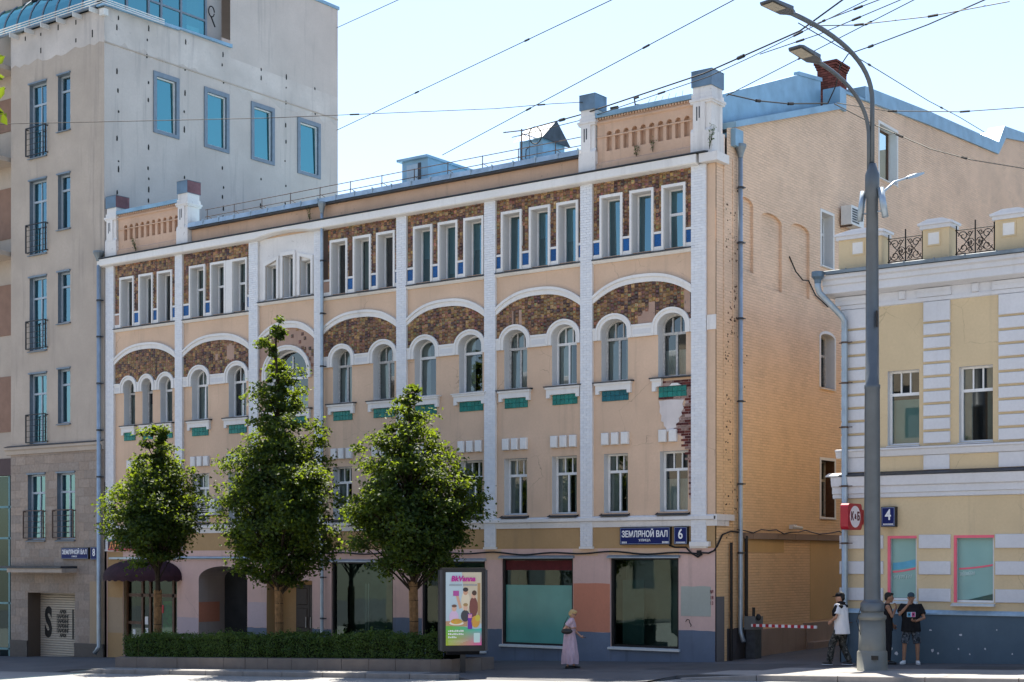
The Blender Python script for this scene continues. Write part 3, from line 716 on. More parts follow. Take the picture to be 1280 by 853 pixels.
for (i, a0, a1, z0, z1) in att_op:
    k += 1; r = random.Random(k*13).random()
    two = i == 1 or k == 18
    window(B6, FX, a0, a1, z0, z1, .30, None, 'frame', 'glass_teal' if i > 3 else 'glass', (1,), z0+(z1-z0)*.58 if two else None, 1, t=.042,
           curtain=('top', r*.9+.05, 'blind') if r > .3 else None)
# third bay of the attic floor: white field, three windows under sloping heads
s = MB(FX); L_, R_ = BAY[2]
s.holed([(L_, 12.12), (R_, 12.12), (R_, 14.32), (L_, 14.32)], [[(a0+.001, 12.17), (a1-.001, 12.17), (a1-.001, zb), (a0+.001, za)] for a0, a1, za, zb in B3W], -.02); part('white_field', s, M['white_old'], B6)
s = MB(FX)
for a0, a1, za, zb in B3W:
    s.ring([(a0-.10, 12.16), (a0-.10, za+.13), (a1+.10, zb+.13), (a1+.10, 12.16)], [(a0, 12.16), (a0, za), (a1, zb), (a1, 12.16)], -.08, -.018, False)
part('window_surround', s, M['white'], B6)
for a0, a1, za, zb in B3W:
    if za != zb: s = MB(FX); s.prism([(a0, min(za, zb)-.003), (a1, min(za, zb)-.003), (a1, zb), (a0, za)], .02, .34); part('window_head', s, M['white'], B6)
    window(B6, FX, a0, a1, 12.16, min(za, zb), .30, None, 'frame', 'glass', (1,), None, t=.042, curtain=('top', .8, 'blind'))
b = MB(FX); b.profile([(.0, 12.15), (-.16, 12.10), (-.16, 12.08), (.0, 12.07)], L_, R_); part('attic_sill', b, M['zinc_dark'], B6)
b = MB(FX); b.profile([(.0, 12.07), (-.11, 12.07), (-.11, 12.03), (-.05, 11.98), (0, 11.98)], L_, R_); part('attic_ledge', b, M['white'], B6)
# main cornice, with the underside lifted into a low arch over the third bay
b = MB(FX)
def cor_low(u_): 
    L_, R_ = BAY[2]
    return 14.30+(.13*(1-abs((u_-(L_+R_)/2)/((R_-L_)/2))**2.2) if L_ < u_ < R_ else 0)
xs = [-26.85, -22.4, -18.76]+[-18.31+(-15.58+18.31)*k/14 for k in range(15)]+[-15.2, -10, -4.4, -.5]
for k in range(len(xs)-1):
    pr = []
    for x in (xs[k], xs[k+1]):
        zl = cor_low(x); pr.append([(.0, zl-.03), (-.12, zl-.03), (-.27, zl), (-.30, zl+.03), (-.30, 14.56), (.0, 14.58)])
    A = [b.pt((xs[k], p[0], p[1])) for p in pr[0]]; B_ = [b.pt((xs[k+1], p[0], p[1])) for p in pr[1]]
    for q in range(6): b.face((A[q], A[(q+1) % 6], B_[(q+1) % 6], B_[q]))
    if k == 0: b.face(A)
    if k == len(xs)-2: b.face(B_)
part('cornice', b, M['white'], B6)
b = MB(); b.box(-.42, .17, -.27, .45, 14.31, 14.56); part('cornice', b, M['white_old'], B6)
b = MB(FX); b.profile([(-.34, 14.585), (-.34, 14.61), (.1, 14.68), (.1, 14.585)], -26.87, -.2); part('cornice_flashing', b, M['zinc_dark'], B6)
b = MB(FX); b.box(-21.9, -4.6, .06, .5, 14.6, 15.22); part('attic_wall', b, M['peach_attic'], B6)
# parapet pavilions at both ends
def pillar(u0, u1, v0, v1, red):
    b = MB(); c = .03
    b.box(u0-c, u1+c, v0-c, v1+c, 14.6, 15.24); b.box(u0+.02, u1-.02, v0+.02, v1-.02, 15.24, 16.58)
    b.profile([(v0-c, 15.24), (v0+.02, 15.34), (v0+.02, 15.2)], u0-c, u1+c)
    b.box(u0-.06, u1+.06, v0-.06, v1+.06, 16.10, 16.17); b.box(u0-.035, u1+.035, v0-.035, v1+.035, 16.04, 16.10); b.box(u0-.01, u1+.01, v0-.01, v1+.01, 16.17, 16.30)
    b.box(u0+.06, (u0+u1)/2+.12, v0-.035, v0+.03, 15.24, 16.04)
    p = part('parapet_pillar', b, M['white_old'], B6)
    g = MB(); g.box(u0+.16, u0+.20, v0-.038, v0-.03, 15.55, 15.95); g.box(u0+.24, u0+.28, v0-.038, v0-.03, 15.62, 15.95); part('groove', g, M['zinc_dark'], p)
    b = MB(); b.box(u0-.01, u1+.01, v0-.02, v1+.02, 16.52, 16.98)
    b.poly([(u0-.03, v0-.04, 16.98), (u1+.03, v0-.04, 16.98), (u1+.03, v1+.04, 16.99), (u0-.03, v1+.04, 16.99)])
    part('pillar_cap', b, M['capblue'], p)
    if red:
        g = MB(); g.box(u1+.0102, u1+.014, v0-.018, v1+.018, 16.53, 16.97); part('cap_side', g, M['capred'], p)
pillar(-26.55, -25.97, -.10, .52, True); pillar(-22.50, -21.95, -.10, .52, True); pillar(-4.60, -4.06, -.10, .52, False); pillar(-.74, -.10, -.10, .60, False)
def parapet(u0, u1, first, last):
    n = 10; wd = .185; pitch = (last-wd-first)/(n-1)
    hs = [outline(first+k*pitch, first+k*pitch+wd, 15.20, 15.70, .095, 8) for k in range(n)]
    b = MB(FX); b.holed(rect(u0, u1, 14.6, 16.3), hs, .0)
    for h in hs: b.strip(h, 0, .14)
    b.box(u0, u1, .141, .4, 14.6, 16.3)
    b.profile([(.0, 14.6), (-.07, 14.6), (-.06, 14.84), (0, 14.9)], u0, u1)
    b.profile([(.0, 16.02), (-.05, 16.06), (-.05, 16.1), (0, 16.12)], u0, u1); b.box(u0, u1, -.03, .01, 15.62, 15.655)
    p = part('parapet', b, M['peach_attic'], B6)
    b = MB(FX); n2 = 34
    for k in range(n2): x = u0+(u1-u0)*(k+.2)/n2; b.box(x, x+.05, -.06, -.0, 16.16, 16.215)
    part('dentils', b, M['peach_attic'], p, kind='stuff')
    b = MB(FX); b.profile([(-.11, 16.22), (-.11, 16.36), (.45, 16.44), (.45, 16.22)], u0, u1); part('coping', b, M['roofblue'], p)
parapet(-25.95, -22.52, -25.62, -22.58); parapet(-4.04, -.76, -3.71, -.87)
# roof with seamed eave sheets, railing, hatch, vent house
b = MB(FX); b.profile([(.42, 15.42), (8.0, 17.38), (16, 15.2), (16, 15.0), (8, 17.1), (.42, 15.2)], -26.5, -1.0); roof = part('roof', b, M['roofblue'], B6)
x = -21.88; r = random.Random(4)
while x < -4.7:
    e = min(x+.82+r.uniform(-.03, .03), -4.64); b = MB(FX); d = r.uniform(-.008, .008)
    b.profile([(-.17+d, 15.20), (-.13+d, 15.37), (.45, 15.50), (.45, 15.42), (-.12, 15.235)], x+.006, e-.006)
    b.box(e-.014, e+.014, -.178, -.12, 15.205, 15.40)
    part('eave_sheet', b, M['eave_zinc'], roof); x = e
b = MB(FX); b.box(-21.85, -4.62, -.13, .07, 15.14, 15.203); part('eave_shadow_strip', b, M['zinc_dark'], B6)  # gutter strip coloured dark as the shadow line under the eave sheets
b = MB(); rails = MB()
pts1 = [(-21.6, .45, 15.92), (-4.65, .45, 15.92)]; pts2 = [(-21.6, .45, 15.66), (-4.65, .45, 15.66)]
for pts in (pts1, pts2): rails.tube(pts, .014, 6)
x = -21.5
rl = part('roof_railing', rails, M['iron'], B6)
while x < -4.7:
    b = MB(); b.tube([(x, .45, 15.40), (x+.01, .45, 15.94)], .015, 6); b.tube([(x, .45, 15.70), (x+.18, .75, 15.52)], .011, 5); part('post', b, M['iron'], rl); x += 1.42
b = MB(); b.box(-12.42, -11.3, .85, 5.4, 15.3, 16.36); b.box(-12.56, -11.24, .72, 5.4, 16.36, 16.44)
hatch = part('roof_hatch', b, M['roofblue'], roof)
b = MB(); b.box(-12.2, -11.72, .825, .848, 15.55, 16.22); part('hatch_door', b, M['pipe'], roof); b = MB(); b.box(-11.72, -11.6, .83, .848, 15.55, 16.24); part('hatch_gap', b, M['zinc_dark'], roof)
b = MB(); b.box(-7.85, -6.94, 1.3, 2.5, 15.4, 16.42)
for x in (-7.83, -7.5, -7.2, -6.96): b.box(x-.02, x+.02, 1.28, 1.3, 15.4, 16.42)
part('vent_house', b, M['roofblue'], roof)
b = MB(); b.poly([(-8.0, 1.15, 16.40), (-6.86, 1.15, 16.40), (-6.86, 1.9, 17.02), (-8.0, 1.9, 17.02)]); b.poly([(-8.0, 2.65, 16.40), (-6.86, 2.65, 16.40), (-6.86, 1.9, 17.02), (-8.0, 1.9, 17.02)])
part('vent_roof', b, M['plastic_white'], roof)  # white colour stands in for sunlight on the vent roof slopes
b = MB(); b.prism([(0, 0)]*3, 0, 0) if False else None
b.poly([(-6.85, 1.1, 16.36), (-6.85, 2.7, 16.36), (-6.85, 1.9, 17.06)]); b.poly([(-6.82, 1.1, 16.36), (-6.82, 2.7, 16.36), (-6.82, 1.9, 17.06)]); part('vent_gable', b, M['zinc_dark'], roof)  # dark colour carries the shade of the end facing right
b = MB(); b.tube([(-7.35, .7, 15.4), (-7.35, .7, 16.62)], .022, 6); b.tube([(-7.35, .7, 16.5), (-7.1, .7, 16.3)], .012, 5); part('roof_pole', b, M['iron'], roof)
b = MB(); b.tube([(-6.75+.17*math.cos(t*.42), .6+.1*math.cos(t*.42), 16.30+.27*math.sin(t*.42)) for t in range(16)], .018, 6); b.tube([(-6.95, .6, 16.0), (-7.1, .6, 15.9), (-7.12, .6, 15.65), (-7.05, .6, 15.5)], .016, 5); part('cable_coil', b, M['cable'], roof)
b = MB(); b.tube([(-2.9, .35, 16.4), (-2.96, .35, 16.75)], .02, 6); b.tube([(-2.96, .35, 16.72), (-2.8, .35, 16.74)], .03, 6); b.tube([(-2.94, .35, 16.55), (-2.6, .35, 16.47)], .014, 6); b.tube([(-3.75, .3, 16.55), (-3.5, .3, 16.55)], .05, 8)
for k in range(6): b.tube([(-2.5+k*.24, .3, 16.42), (-2.38+k*.22, .32, 16.62+.03*(k % 2))], .006, 4)
part('insulator', b, M['cable'], roof, kind='stuff')
# fire wall in blue metal, brick chimney, pipe
b = MB(); b.prism([(0, 0)]*3, 0, 0) if False else None
b = MB(side(-.55)); b.prism([(.35, 15.2), (8.05, 17.6), (8.05, 18.72), (6.5, 18.55), (.75, 16.45), (.35, 16.3)], 0, .12); part('fire_wall', b, M['roofblue'], roof)
b = MB(side(-.55)); b.prism([(6.4, 18.50), (8.12, 18.72), (8.12, 18.84), (6.4, 18.62)], -.03, .16); part('fire_wall_coping', b, M['roofblue'], roof)
def brick_stack(u0, u1, v0, v1, z0, z1, seed):
    b = MB(); r = random.Random(seed); z = z0; k = 0
    while z < z1:
        gro = .03*max(0, (k-int((z1-z0)/.082)+3)) if k > int((z1-z0)/.082)-3 else 0
        for (p0, p1, ax) in ((u0-gro, u1+gro, 0), (v0-gro, v1+gro, 1)):
            x = p0-(.13 if k % 2 else 0)
            while x < p1:
                x0, x1 = max(x, p0), min(x+.26, p1)
                if x1-x0 > .03:
                    g = r.uniform(.6, 1.3); b.col = (.17*g, .052*g, .04*g); j = r.uniform(0, .012)
                    if ax == 0: b.box(x0+.006, x1-.006, v0-gro-j, v1+gro+j, z+.006, z+.076)
                    else: b.box(u0-gro-j, u1+gro+j, x0+.006, x1-.006, z+.006, z+.076)
                x += .26
        z += .082; k += 1
    return b
part('chimney', brick_stack(-1.0, -.35, 8.75, 9.65, 17.6, 19.5, 3), M['redbrick'], roof, kind='stuff')
b = MB(); b.lathe((-1.0, 10.6, 0), [(.14, 18), (.14, 19.7), (.17, 19.7), (.17, 19.78), (.0, 19.8)], 10); b.box(-1.6, -.6, 9.8, 10.3, 18.2, 18.85); part('flue', b, M['zinc'], roof)
# ---- side wall on the driveway
swin = [(11.55, 13.1, 16.2, 18.05), (6.92, 7.79, 12.46, 14.16), (6.86, 7.91, 8.54, 10.18), (6.89, 7.91, 4.37, 6.2)]
def arch_rect(a0, a1, z0, zs, rise): return outline(a0, a1, z0, zs, rise, 8)
sh = [rect(*swin[0]), rect(*swin[1]), arch_rect(6.86, 7.91, 8.54, 10.14, .14), rect(*swin[3])]
niche = [(1.30, 2.25, 11.48, 13.55), (2.72, 4.12, 11.17, 13.35), (4.72, 6.06, 11.22, 13.38)]
nh = [arch_rect(a0, a1, z0, z1-.12, .22) for a0, a1, z0, z1 in niche]
SW = [(0, -1), (42, -1), (42, 20.9), (27, 20.75), (24.4, 20.35), (23.5, 19.5), (16, 18.98), (11, 18.55), (8.35, 18.35), (8.12, 17.85), (8.1, 17.7), (.95, 15.5), (.62, 15.42), (.62, 14.6), (0, 14.6)]
b = MB(SX); b.holed(SW, sh+nh, 0.0)
for h in nh: b.strip(h, 0, .09); b.holed(h, [], .09)
part('side_wall', b, M['brickpaint'], B6)
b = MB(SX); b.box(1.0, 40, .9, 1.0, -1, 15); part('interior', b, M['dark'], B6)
b = MB(); b.box(-26.5, -.05, 15.8, 16.0, -1, 15.2); b.box(-26.6, -26.45, .05, 16, -1, 15.2); part('back_wall', b, M['peach'], B6)
b = MB(SX); b.prism([(.95, 15.5), (8.1, 17.7), (8.1, 17.92), (.95, 15.68)], -.12, .5); b.box(8.12, 8.62, -.10, .5, 17.75, 18.45)
part('verge_flashing', b, M['roofblue'], roof)
b = MB(SX); b.prism([(8.62, 18.36), (11, 18.55), (11, 18.62), (8.62, 18.44)], -.06, .5)
b.prism([(10.2, 18.5), (16, 18.98), (23.5, 19.5), (23.5, 19.98), (16, 19.48), (10.2, 18.98)], -.08, .6)
b.prism([(23.5, 19.5), (24.4, 20.35), (27, 20.75), (42, 21.0), (42, 21.4), (27, 21.1), (24.2, 20.8), (23.5, 19.98)], -.08, .6); part('verge_flashing', b, M['roofblue'], roof)
b = MB(); b.poly([(-.55, 23.2, 19.9), (-.55, 24.4, 20.7), (-6, 24.4, 20.6), (-6, 23.2, 19.5)]); part('back_roof', b, M['pipe'], roof)
b = MB(); b.box(-14, -.6, 16.2, 42, 14, 18.4); part('rear_wing', b, M['peach'], B6)
for i, (a0, a1, z0, z1) in enumerate(swin):
    w_ = window(B6, SX, a0, a1, z0, z1 if i != 2 else 10.14, .34, (10.14, .14) if i == 2 else None, 'frame' if i in (1,) else ('frame_old' if i else 'frame_brown'), 'glass', (1,) if i < 3 else (2,), z0+(z1-z0)*.66 if i else None, 1 if i < 3 else 2,
           curtain=('left', .5, 'curtain') if i != 1 else ('full', 1, 'blind'), sill=(.03, .06, .03, 'white'), reveal='reveal' if i < 3 else 'frame_brown')
    s = MB(SX)
    if i == 2: s.ring(outline(a0-.09, a1+.09, z0-.0, 10.14, .23, 10), outline(a0, a1, z0+.001, 10.14, .14, 10), -.02, .0)
    else: s.ring(rect(a0-.09, a1+.09, z0-.07, z1+.09), rect(a0, a1, z0, z1), -.02, .0)
    part('window_surround', s, M['white'], B6)
# plinth, service conduit and the rough edge of the corner
b = MB(SX); b.box(2.6, 5.6, -.10, .0, -1, .93); b.box(5.6, 12, -.10, 0, -1, 1.02); b.box(5.65, 12, -.34, -.10, -1, .42); b.box(5.6, 5.85, -.13, 0, -1, .92); part('stone_plinth', b, plaster('plinth stone', (.36, .27, .21), .12, .5), B6)
b = MB(SX); b.box(.0, .45, -.012, .0, -1, 1.95); part('grey_corner_paint', b, M['slate'] if False else plaster('grey paint', (.17, .165, .17), .1, .4), B6)
b = MB(SX); b.box(.62, 2.55, -.015, .0, -1, 1.02); part('grey_corner_paint', b, plaster('dark damp plinth', (.085, .075, .075), .2, .4), B6)  # flat dark panel at the foot of the wall
cn = 1.55
while cn < 9.5:
    ln = random.Random(int(cn*10)).choice((.5, 1.2, 1.6)); b = MB(SX); b.box(cn+.008, cn+ln-.008, -.11, .0, 3.62, 3.80); part('conduit_cover', b, plaster('conduit cover %d' % int(cn*10), (.30, .22, .17), .1, .3), B6); cn += ln
M['repaint'] = plaster('deep ochre repaint', (.64, .42, .19), .07, .2)
for q in ((1.6, 4.25, 3.22, 3.60), (6.1, 9.5, 1.1, 3.60)): b = MB(SX); b.box(q[0], q[1], -.006, 0, q[2], q[3]); part('repaint_field', b, M['repaint'], B6)
b = MB(SX); pts = [(x*.5, -.13, 3.86+.05*math.sin(x*1.3)+.03*math.sin(x*2.9)) for x in range(2, 20)]; b.tube(pts, .018, 5); part('wall_cable', b, M['cable'], B6)
b = MB(SX); b.tube([(4.6, -.02, 12.35), (5.0, -.04, 11.95), (5.5, -.04, 11.75), (5.9, -.04, 11.8), (6.4, -.05, 11.4), (7.3, -.06, 11.15)], .022, 5); part('wall_cable', b, M['cable'], B6)
b = MB(SX); b.box(4.62, 4.72, -.22, 0, 3.95, 4.08); b.tube([(4.55, -.16, 4.02), (4.9, -.30, 3.98)], .05, 8); part('floodlight', b, M['plastic_white'], B6)
er = MB(SX); r = random.Random(11)
CLU = [(r.uniform(.5, 1.5), r.uniform(4.2, 14.2)) for k in range(16)]
for k in range(190):
    cl_ = r.choice(CLU); z = cl_[1]+r.gauss(0, .45); a = min(1.9, max(.48, cl_[0]+r.gauss(0, .16))); s = r.uniform(.015, .055); g = r.uniform(.5, 1.6); er.col = (.14*g, .075*g, .05*g)
    er.bevbox(a, a+s*r.uniform(.6, 1.8), -.008, .0, z, z+s, .004)
part('eroded_spots', er, M['redbrick'], B6, kind='stuff')
b = MB(SX); b.box(.40, .47, -.03, 0, 4.3, 14.3); b.box(.95, .99, -.025, 0, 1.0, 14.6); part('corner_rib', b, M['brickpaint'], B6)
# exposed brick where the plaster fell off beside the last window
BP = [(-1.78, 8.20), (-.785, 8.20), (-.785, 4.78), (-.88, 4.75), (-.915, 6.20), (-1.04, 6.27), (-1.10, 6.55), (-1.42, 6.70), (-1.22, 7.1), (-1.0, 7.5), (-1.02, 7.63), (-1.78, 7.66)]
bf = brick_field(-1.9, -.785, -.018, 4.7, 8.2, .25, .078, [(.12, .035, .032), (.17, .05, .042), (.09, .03, .032), (.30, .20, .17)], 77, .014, .96, .012, lambda x, z: inside((x, z), BP))
part('exposed_bricks', bf, M['redbrick'], B6, kind='stuff')
b = MB(FX); b.holed(BP, [], -.004); part('exposed_mortar', b, plaster('pale mortar', (.46, .34, .31), .2, .2), B6)
b = MB(FX); b.prism([(-1.88, 7.63), (-1.5, 7.645), (-1.04, 7.62), (-1.10, 7.49), (-1.05, 7.38), (-1.13, 7.27), (-1.11, 7.18), (-1.22, 7.10), (-1.20, 7.0), (-1.31, 6.93), (-1.30, 6.84), (-1.41, 6.79), (-1.47, 6.72), (-1.56, 6.74), (-1.62, 6.70), (-1.63, 6.82), (-1.71, 6.90), (-1.72, 7.0), (-1.81, 7.04), (-1.79, 7.2), (-1.86, 7.3), (-1.84, 7.45)], -.03, 0); part('bare_plaster', b, plaster('bare pale plaster', (.72, .65, .62), .22, .2, .9, .9), B6)
# downpipes
def downpipe(pts, r, head, name='downpipe', joints=(), parent=B6, shoe=None):
    b = MB(); b.tube(pts, r, 10)
    o = part(name, b, M['pipe'], parent, True)
    for p in joints:
        c = MB(); c.tube([(p[0], p[1], p[2]-.03), (p[0], p[1], p[2]+.03)], r*1.22, 10); c.box(p[0]-r*1.6, p[0]+r*1.6, p[1]-.01, p[1]+.12, p[2]-.015, p[2]+.015); part('pipe_clamp', c, M['zinc_dark'], o)
    if head:
        p = head; c = MB(); c.lathe((p[0], p[1], 0), [(r*1.05, p[2]-.34), (r*1.4, p[2]-.22), (r*2.4, p[2]-.04), (r*2.5, p[2]-.03), (r*2.5, p[2]+.05), (r*1.9, p[2]+.05)], 12); part('hopper', c, M['zinc'], o)
downpipe([(.13, 1.2, 14.9), (.13, 1.2, 1.05), (.14, 1.19, .9), (.28, 1.12, .62)], .068, (.13, 1.2, 15.0), joints=[(.13, 1.2, z) for z in (3.2, 5.2, 7.6, 10, 12.2, 13.8)])
b = MB(); b.box(.0, .16, .85, 1.32, 14.95, 15.45); part('gutter_end', b, M['roofblue'], B6)
b = MB(); b.tube([(.09, .72, 3.5), (.09, .72, -.2)], .045, 8); b.tube([(.10, 1.62, 3.7), (.10, 1.62, -.1)], .055, 8); part('service_pipe', b, M['black'], B6)
downpipe([(-15.10, -.21, 14.95), (-15.10, -.21, 13.9), (-15.10, -.21, .2), (-15.02, -.3, -.2)], .058, (-15.10, -.21, 15.15), joints=[(-15.10, -.21, z) for z in (13.2, 11.4, 9.6, 7.5, 5.4, 2.4, 1.0)])
downpipe([(-26.78, -.26, 14.35), (-26.78, -.26, .0), (-26.72, -.3, -.35), (-26.85, -.42, -.62)], .085, (-26.80, -.26, 14.85), joints=[(-26.78, -.26, z) for z in (13, 11.6, 9.8, 8.0, 6.2, 4.4)])
# facade cable with its loop by the corner
b = MB(); pts = []
for k in range(60):
    x = -15.0+k*.245; pts.append((x, -.075, 3.20+.03*math.sin(k*.7)+.02*math.sin(k*.31)))
pts += [(-.45, -.08, 3.20), (-.2, -.085, 3.19), (-.03, -.085, 3.26), (.05, -.03, 3.40), (.06, .25, 3.72), (.08, .7, 3.82), (.12, 1.1, 3.80)]
b.tube(pts, .026, 6); b.tube([(-1.5, -.075, 3.42), (-1.3, -.075, 3.36), (-.95, -.08, 3.36), (-.75, -.085, 3.18), (-.55, -.085, 3.08), (-.42, -.08, 3.16)], .024, 6); b.box(-.58, -.46, -.11, -.05, 3.12, 3.27)
solo('facade_cable', b, M['cable'], 'black cable sagging along the facade above the shop windows', 'cable', (-7, -.08, 3.2))
# ---- shop windows
def shop(a0, a1, z0, z1, film=None, valance=False, name='shop_window'):
    fr = MB(FX); fr.ring(rect(a0, a1, z0, z1), rect(a0+.07, a1-.07, z0+.07, z1-.05), .02, .16); s_ = part(name, fr, M['black'], B6)
    g = MB(FX); g.poly([(a0+.06, .10, z0+.06), (a1-.06, .10, z0+.06), (a1-.06, .10, z1-.04), (a0+.06, .10, z1-.04)]); part('pane', g, M['glass_shop'], s_, recalc=False)
    rv = MB(FX); rv.strip(rect(a0, a1, z0, z1), -.03, .17); part('reveal', rv, M['pink'], s_)
    h = MB(FX); h.profile([(-.03, z1+.10), (-.14, z1+.03), (-.14, z1+.0), (-.03, z1+.01)], a0-.08, a1+.06); part('head_flashing', h, M['pipe'], s_)
    h = MB(FX); h.profile([(.02, z0+.01), (-.12, z0-.015), (-.12, z0-.07), (-.03, z0-.07)], a0-.06, a1+.06); part('sill', h, M['plastic_white'], s_)
    if film:
        f = MB(FX); f.box(a0+.07, a1-.07, .092, .097, z0+.07, z0+film); part('frosted_film', f, M['mint'], s_)
    if valance:
        f = MB(FX); f.box(a0+.07, a1-.07, .090, .096, z1-.36, z1-.06); part('red_valance', f, M['red_valance'], s_)
    return s_
for q, c_ in zip(SHOPS, ((.15, .19, .18), (.13, .17, .16), (.07, .09, .09), (.12, .15, .14))):
    b = MB(FX); b.box(q[0]-.1, q[1]+.1, 1.0, 1.2, 0, 3.1); b.box(q[0]-.1, q[1]+.1, .2, 1.2, q[2]-.05, q[2]-.01); part('shop_interior', b, simple('shop interior %d' % int(-q[0]*10), c_, .8, 0, .2, .45, .8), B6)
shop(*SHOPS[0]); shop(*SHOPS[1]); s6 = shop(*SHOPS[2], film=1.86, valance=True); s7 = shop(*SHOPS[3])
b = MB(FX); b.box(-13.62, -13.58, .35, .4, .3, 2.2); b.box(-13.5, -13.46, .35, .4, .3, 2.2); b.tube([(-14.4+.1*k, .5, .45+.22*math.sin(k*.15)) for k in range(22)], .02, 5); part('display_stand', b, M['plastic_white'], B6)
b = MB(FX); b.box(-3.3, -2.55, .25, .27, .5, 2.4); part('shop_poster_back', b, simple('grey green sheet', (.10, .15, .14), .8, 0, .2, .2, 2), B6)
# ---- entrance under the dark awning
e = (-25.62, -22.60, -.62, 2.25); fr = MB(FX); fr.ring(rect(*e), rect(e[0]+.09, e[1]-.09, e[2]+.09, e[3]-.05), .12, .22)
for x in (-24.72, -24.28, -23.86, -22.98): fr.box(x-.05, x+.05, .12, .22, -.6, 2.2)
fr.box(-25.5, -22.7, .12, .22, 1.60, 1.72); fr.box(-25.53, -24.75, .12, .215, .55, .66); fr.box(-25.53, -24.75, .12, .215, -.5, .02)
sd_ = part('shop_entrance', fr, M['frame_brown'], B6)
for x0, x1 in ((-25.53, -24.77), (-24.67, -24.33), (-24.23, -23.91), (-23.81, -23.03), (-22.93, -22.69)):
    for z0, z1 in ((-.5, 1.62), (1.7, 2.2)):
        g = MB(FX); g.poly([(x0-.02, .17, z0), (x1+.02, .17, z0), (x1+.02, .17, z1), (x0-.02, .17, z1)]); part('pane', g, M['glass_shop'], sd_, recalc=False)
b = MB(FX); b.box(-23.62, -23.1, .19, .20, .0, 1.45); part('green_poster', b, simple('green poster', (.02, .28, .05), .6, 0, .3, .5, 7), sd_)
b = MB(FX); b.box(-24.6, -24.42, .155, .16, .55, .85); b.box(-24.58, -24.42, .155, .16, .1, .42); b.box(-25.3, -25.15, .16, .165, .1, .35); b.box(-25.4, -24.95, .16, .165, -.1, .05); part('door_notice', b, M['signwhite'], sd_)
b = MB(FX); b.box(-23.74, -23.55, .155, .16, 1.0, 1.3); part('door_notice', b, M['stripe_red'], sd_)
rv = MB(FX); rv.strip(rect(*e), -.03, .23); part('reveal', rv, M['tanpanel'], sd_)
aw = thing('awning', 'dark maroon domed awning with scalloped edge over the corner shop door', 'awning', (-24.3, 0, 2.3))
b = MB(); nT, nP = 28, 8; G = []
for q in range(nP+1):
    ph = math.pi/2*q/nP; G.append([b.pt((-24.30-1.98*math.cos(math.pi*t/nT)*math.sin(ph)**.8, -.04-1.25*math.sin(math.pi*t/nT)*math.sin(ph), 2.38+.66*math.cos(ph))) for t in range(nT+1)])
for q in range(nP):
    for t in range(nT): b.face((G[q][t], G[q][t+1], G[q+1][t+1], G[q+1][t]))
part('canopy', b, M['maroon'], aw, True)
b = MB(); P_ = [(-24.30-1.98*math.cos(math.pi*t/56), -.04-1.25*math.sin(math.pi*t/56)) for t in range(57)]
for t in range(56): b.poly([(P_[t][0], P_[t][1], 2.39), (P_[t+1][0], P_[t+1][1], 2.39), (P_[t+1][0], P_[t+1][1], 2.26-.07*abs(math.sin((t+1)*.8))), (P_[t][0], P_[t][1], 2.26-.07*abs(math.sin(t*.8)))])
part('valance', b, M['maroon'], aw)
sg = thing('shop_sign', 'green and dark red shop sign behind the left tree, letters in orange', 'sign', (-24.3, -.05, 3.37))
b = MB(); b.box(-26.4, -22.25, -.14, -.04, 3.36, 3.78); part('board', b, simple('dark maroon board', (.05, .006, .012), .5), sg)
b = MB(); b.box(-26.4, -22.25, -.146, -.139, 3.70, 3.78); part('top_strip', b, simple('green strip', (.01, .12, .05), .5), sg)
lettering('letters', 'АЛ', .40, simple('orange letters', (.75, .28, .08), .5), sg, (-26.02, -.15, 3.55), bold=.012)
b = MB(); b.box(-26.4, -22.25, -.143, -.139, 3.36, 3.43); part('red_strip', b, M['red'], sg)
# ---- arched passage and the brown double door
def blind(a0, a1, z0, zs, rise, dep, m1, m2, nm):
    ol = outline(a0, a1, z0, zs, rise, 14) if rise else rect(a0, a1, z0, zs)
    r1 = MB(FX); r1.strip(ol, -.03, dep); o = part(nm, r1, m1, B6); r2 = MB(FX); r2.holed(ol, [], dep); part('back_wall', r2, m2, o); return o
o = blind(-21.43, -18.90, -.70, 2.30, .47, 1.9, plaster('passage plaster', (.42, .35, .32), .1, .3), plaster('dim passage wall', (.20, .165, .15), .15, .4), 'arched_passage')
b = MB(); b.box(-21.43, -21.424, -.02, 1.0, .72, 1.45); part('coral_band', b, M['coral'], o)
o = blind(-17.93, -15.73, -.62, 2.28, 0, .62, M['ochre'], M['ochre'], 'door_recess')
for x0, x1 in ((-17.05, -16.42), (-16.40, -15.75)):
    b = MB(FX); b.box(x0, x1, .54, .60, -.6, 2.12)
    for z0, z1 in ((-.45, .5), (.62, 1.3), (1.42, 2.0)): b.bevbox(x0+.08, x1-.08, .52, .545, z0, z1, .02)
    d_ = part('door_leaf', b, simple('dark brown door %d' % int(-x0*10), (.030, .018, .015), .5, 0, .4, .2), o)
    b = MB(FX); b.tube([((x0+.1 if x0 > -16.5 else x1-.1), .48, .62), ((x0+.1 if x0 > -16.5 else x1-.1), .48, 1.0)], .015, 6); part('door_handle', b, M['plastic_white'], d_)
b = MB(); b.box(-26.4, -15.2, -.10, -.03, 3.02, 3.10); b.tube([(-22.5, -.09, 3.08), (-16, -.09, 3.05)], .05, 8); part('service_pipe', b, M['pipe'], B6)

# small red scrawl beside the sage patch
scr = simple('dark red scrawl', (.16, .02, .03), .8)
for tx, z in (('№', 2.08), ('18', 1.92), ('13', 1.76)): lettering('scrawl', tx, .14, scr, B6, (-.13, -.04, z), sx=.8)
b = MB(FX); b.tube([(-.98, -.036, 1.22), (-.93, -.036, 1.29), (-.86, -.036, 1.27), (-.85, -.036, 1.19), (-.80, -.036, 1.13), (-.82, -.036, 1.08)], .012, 5); part('scrawl', b, M['black'], B6)
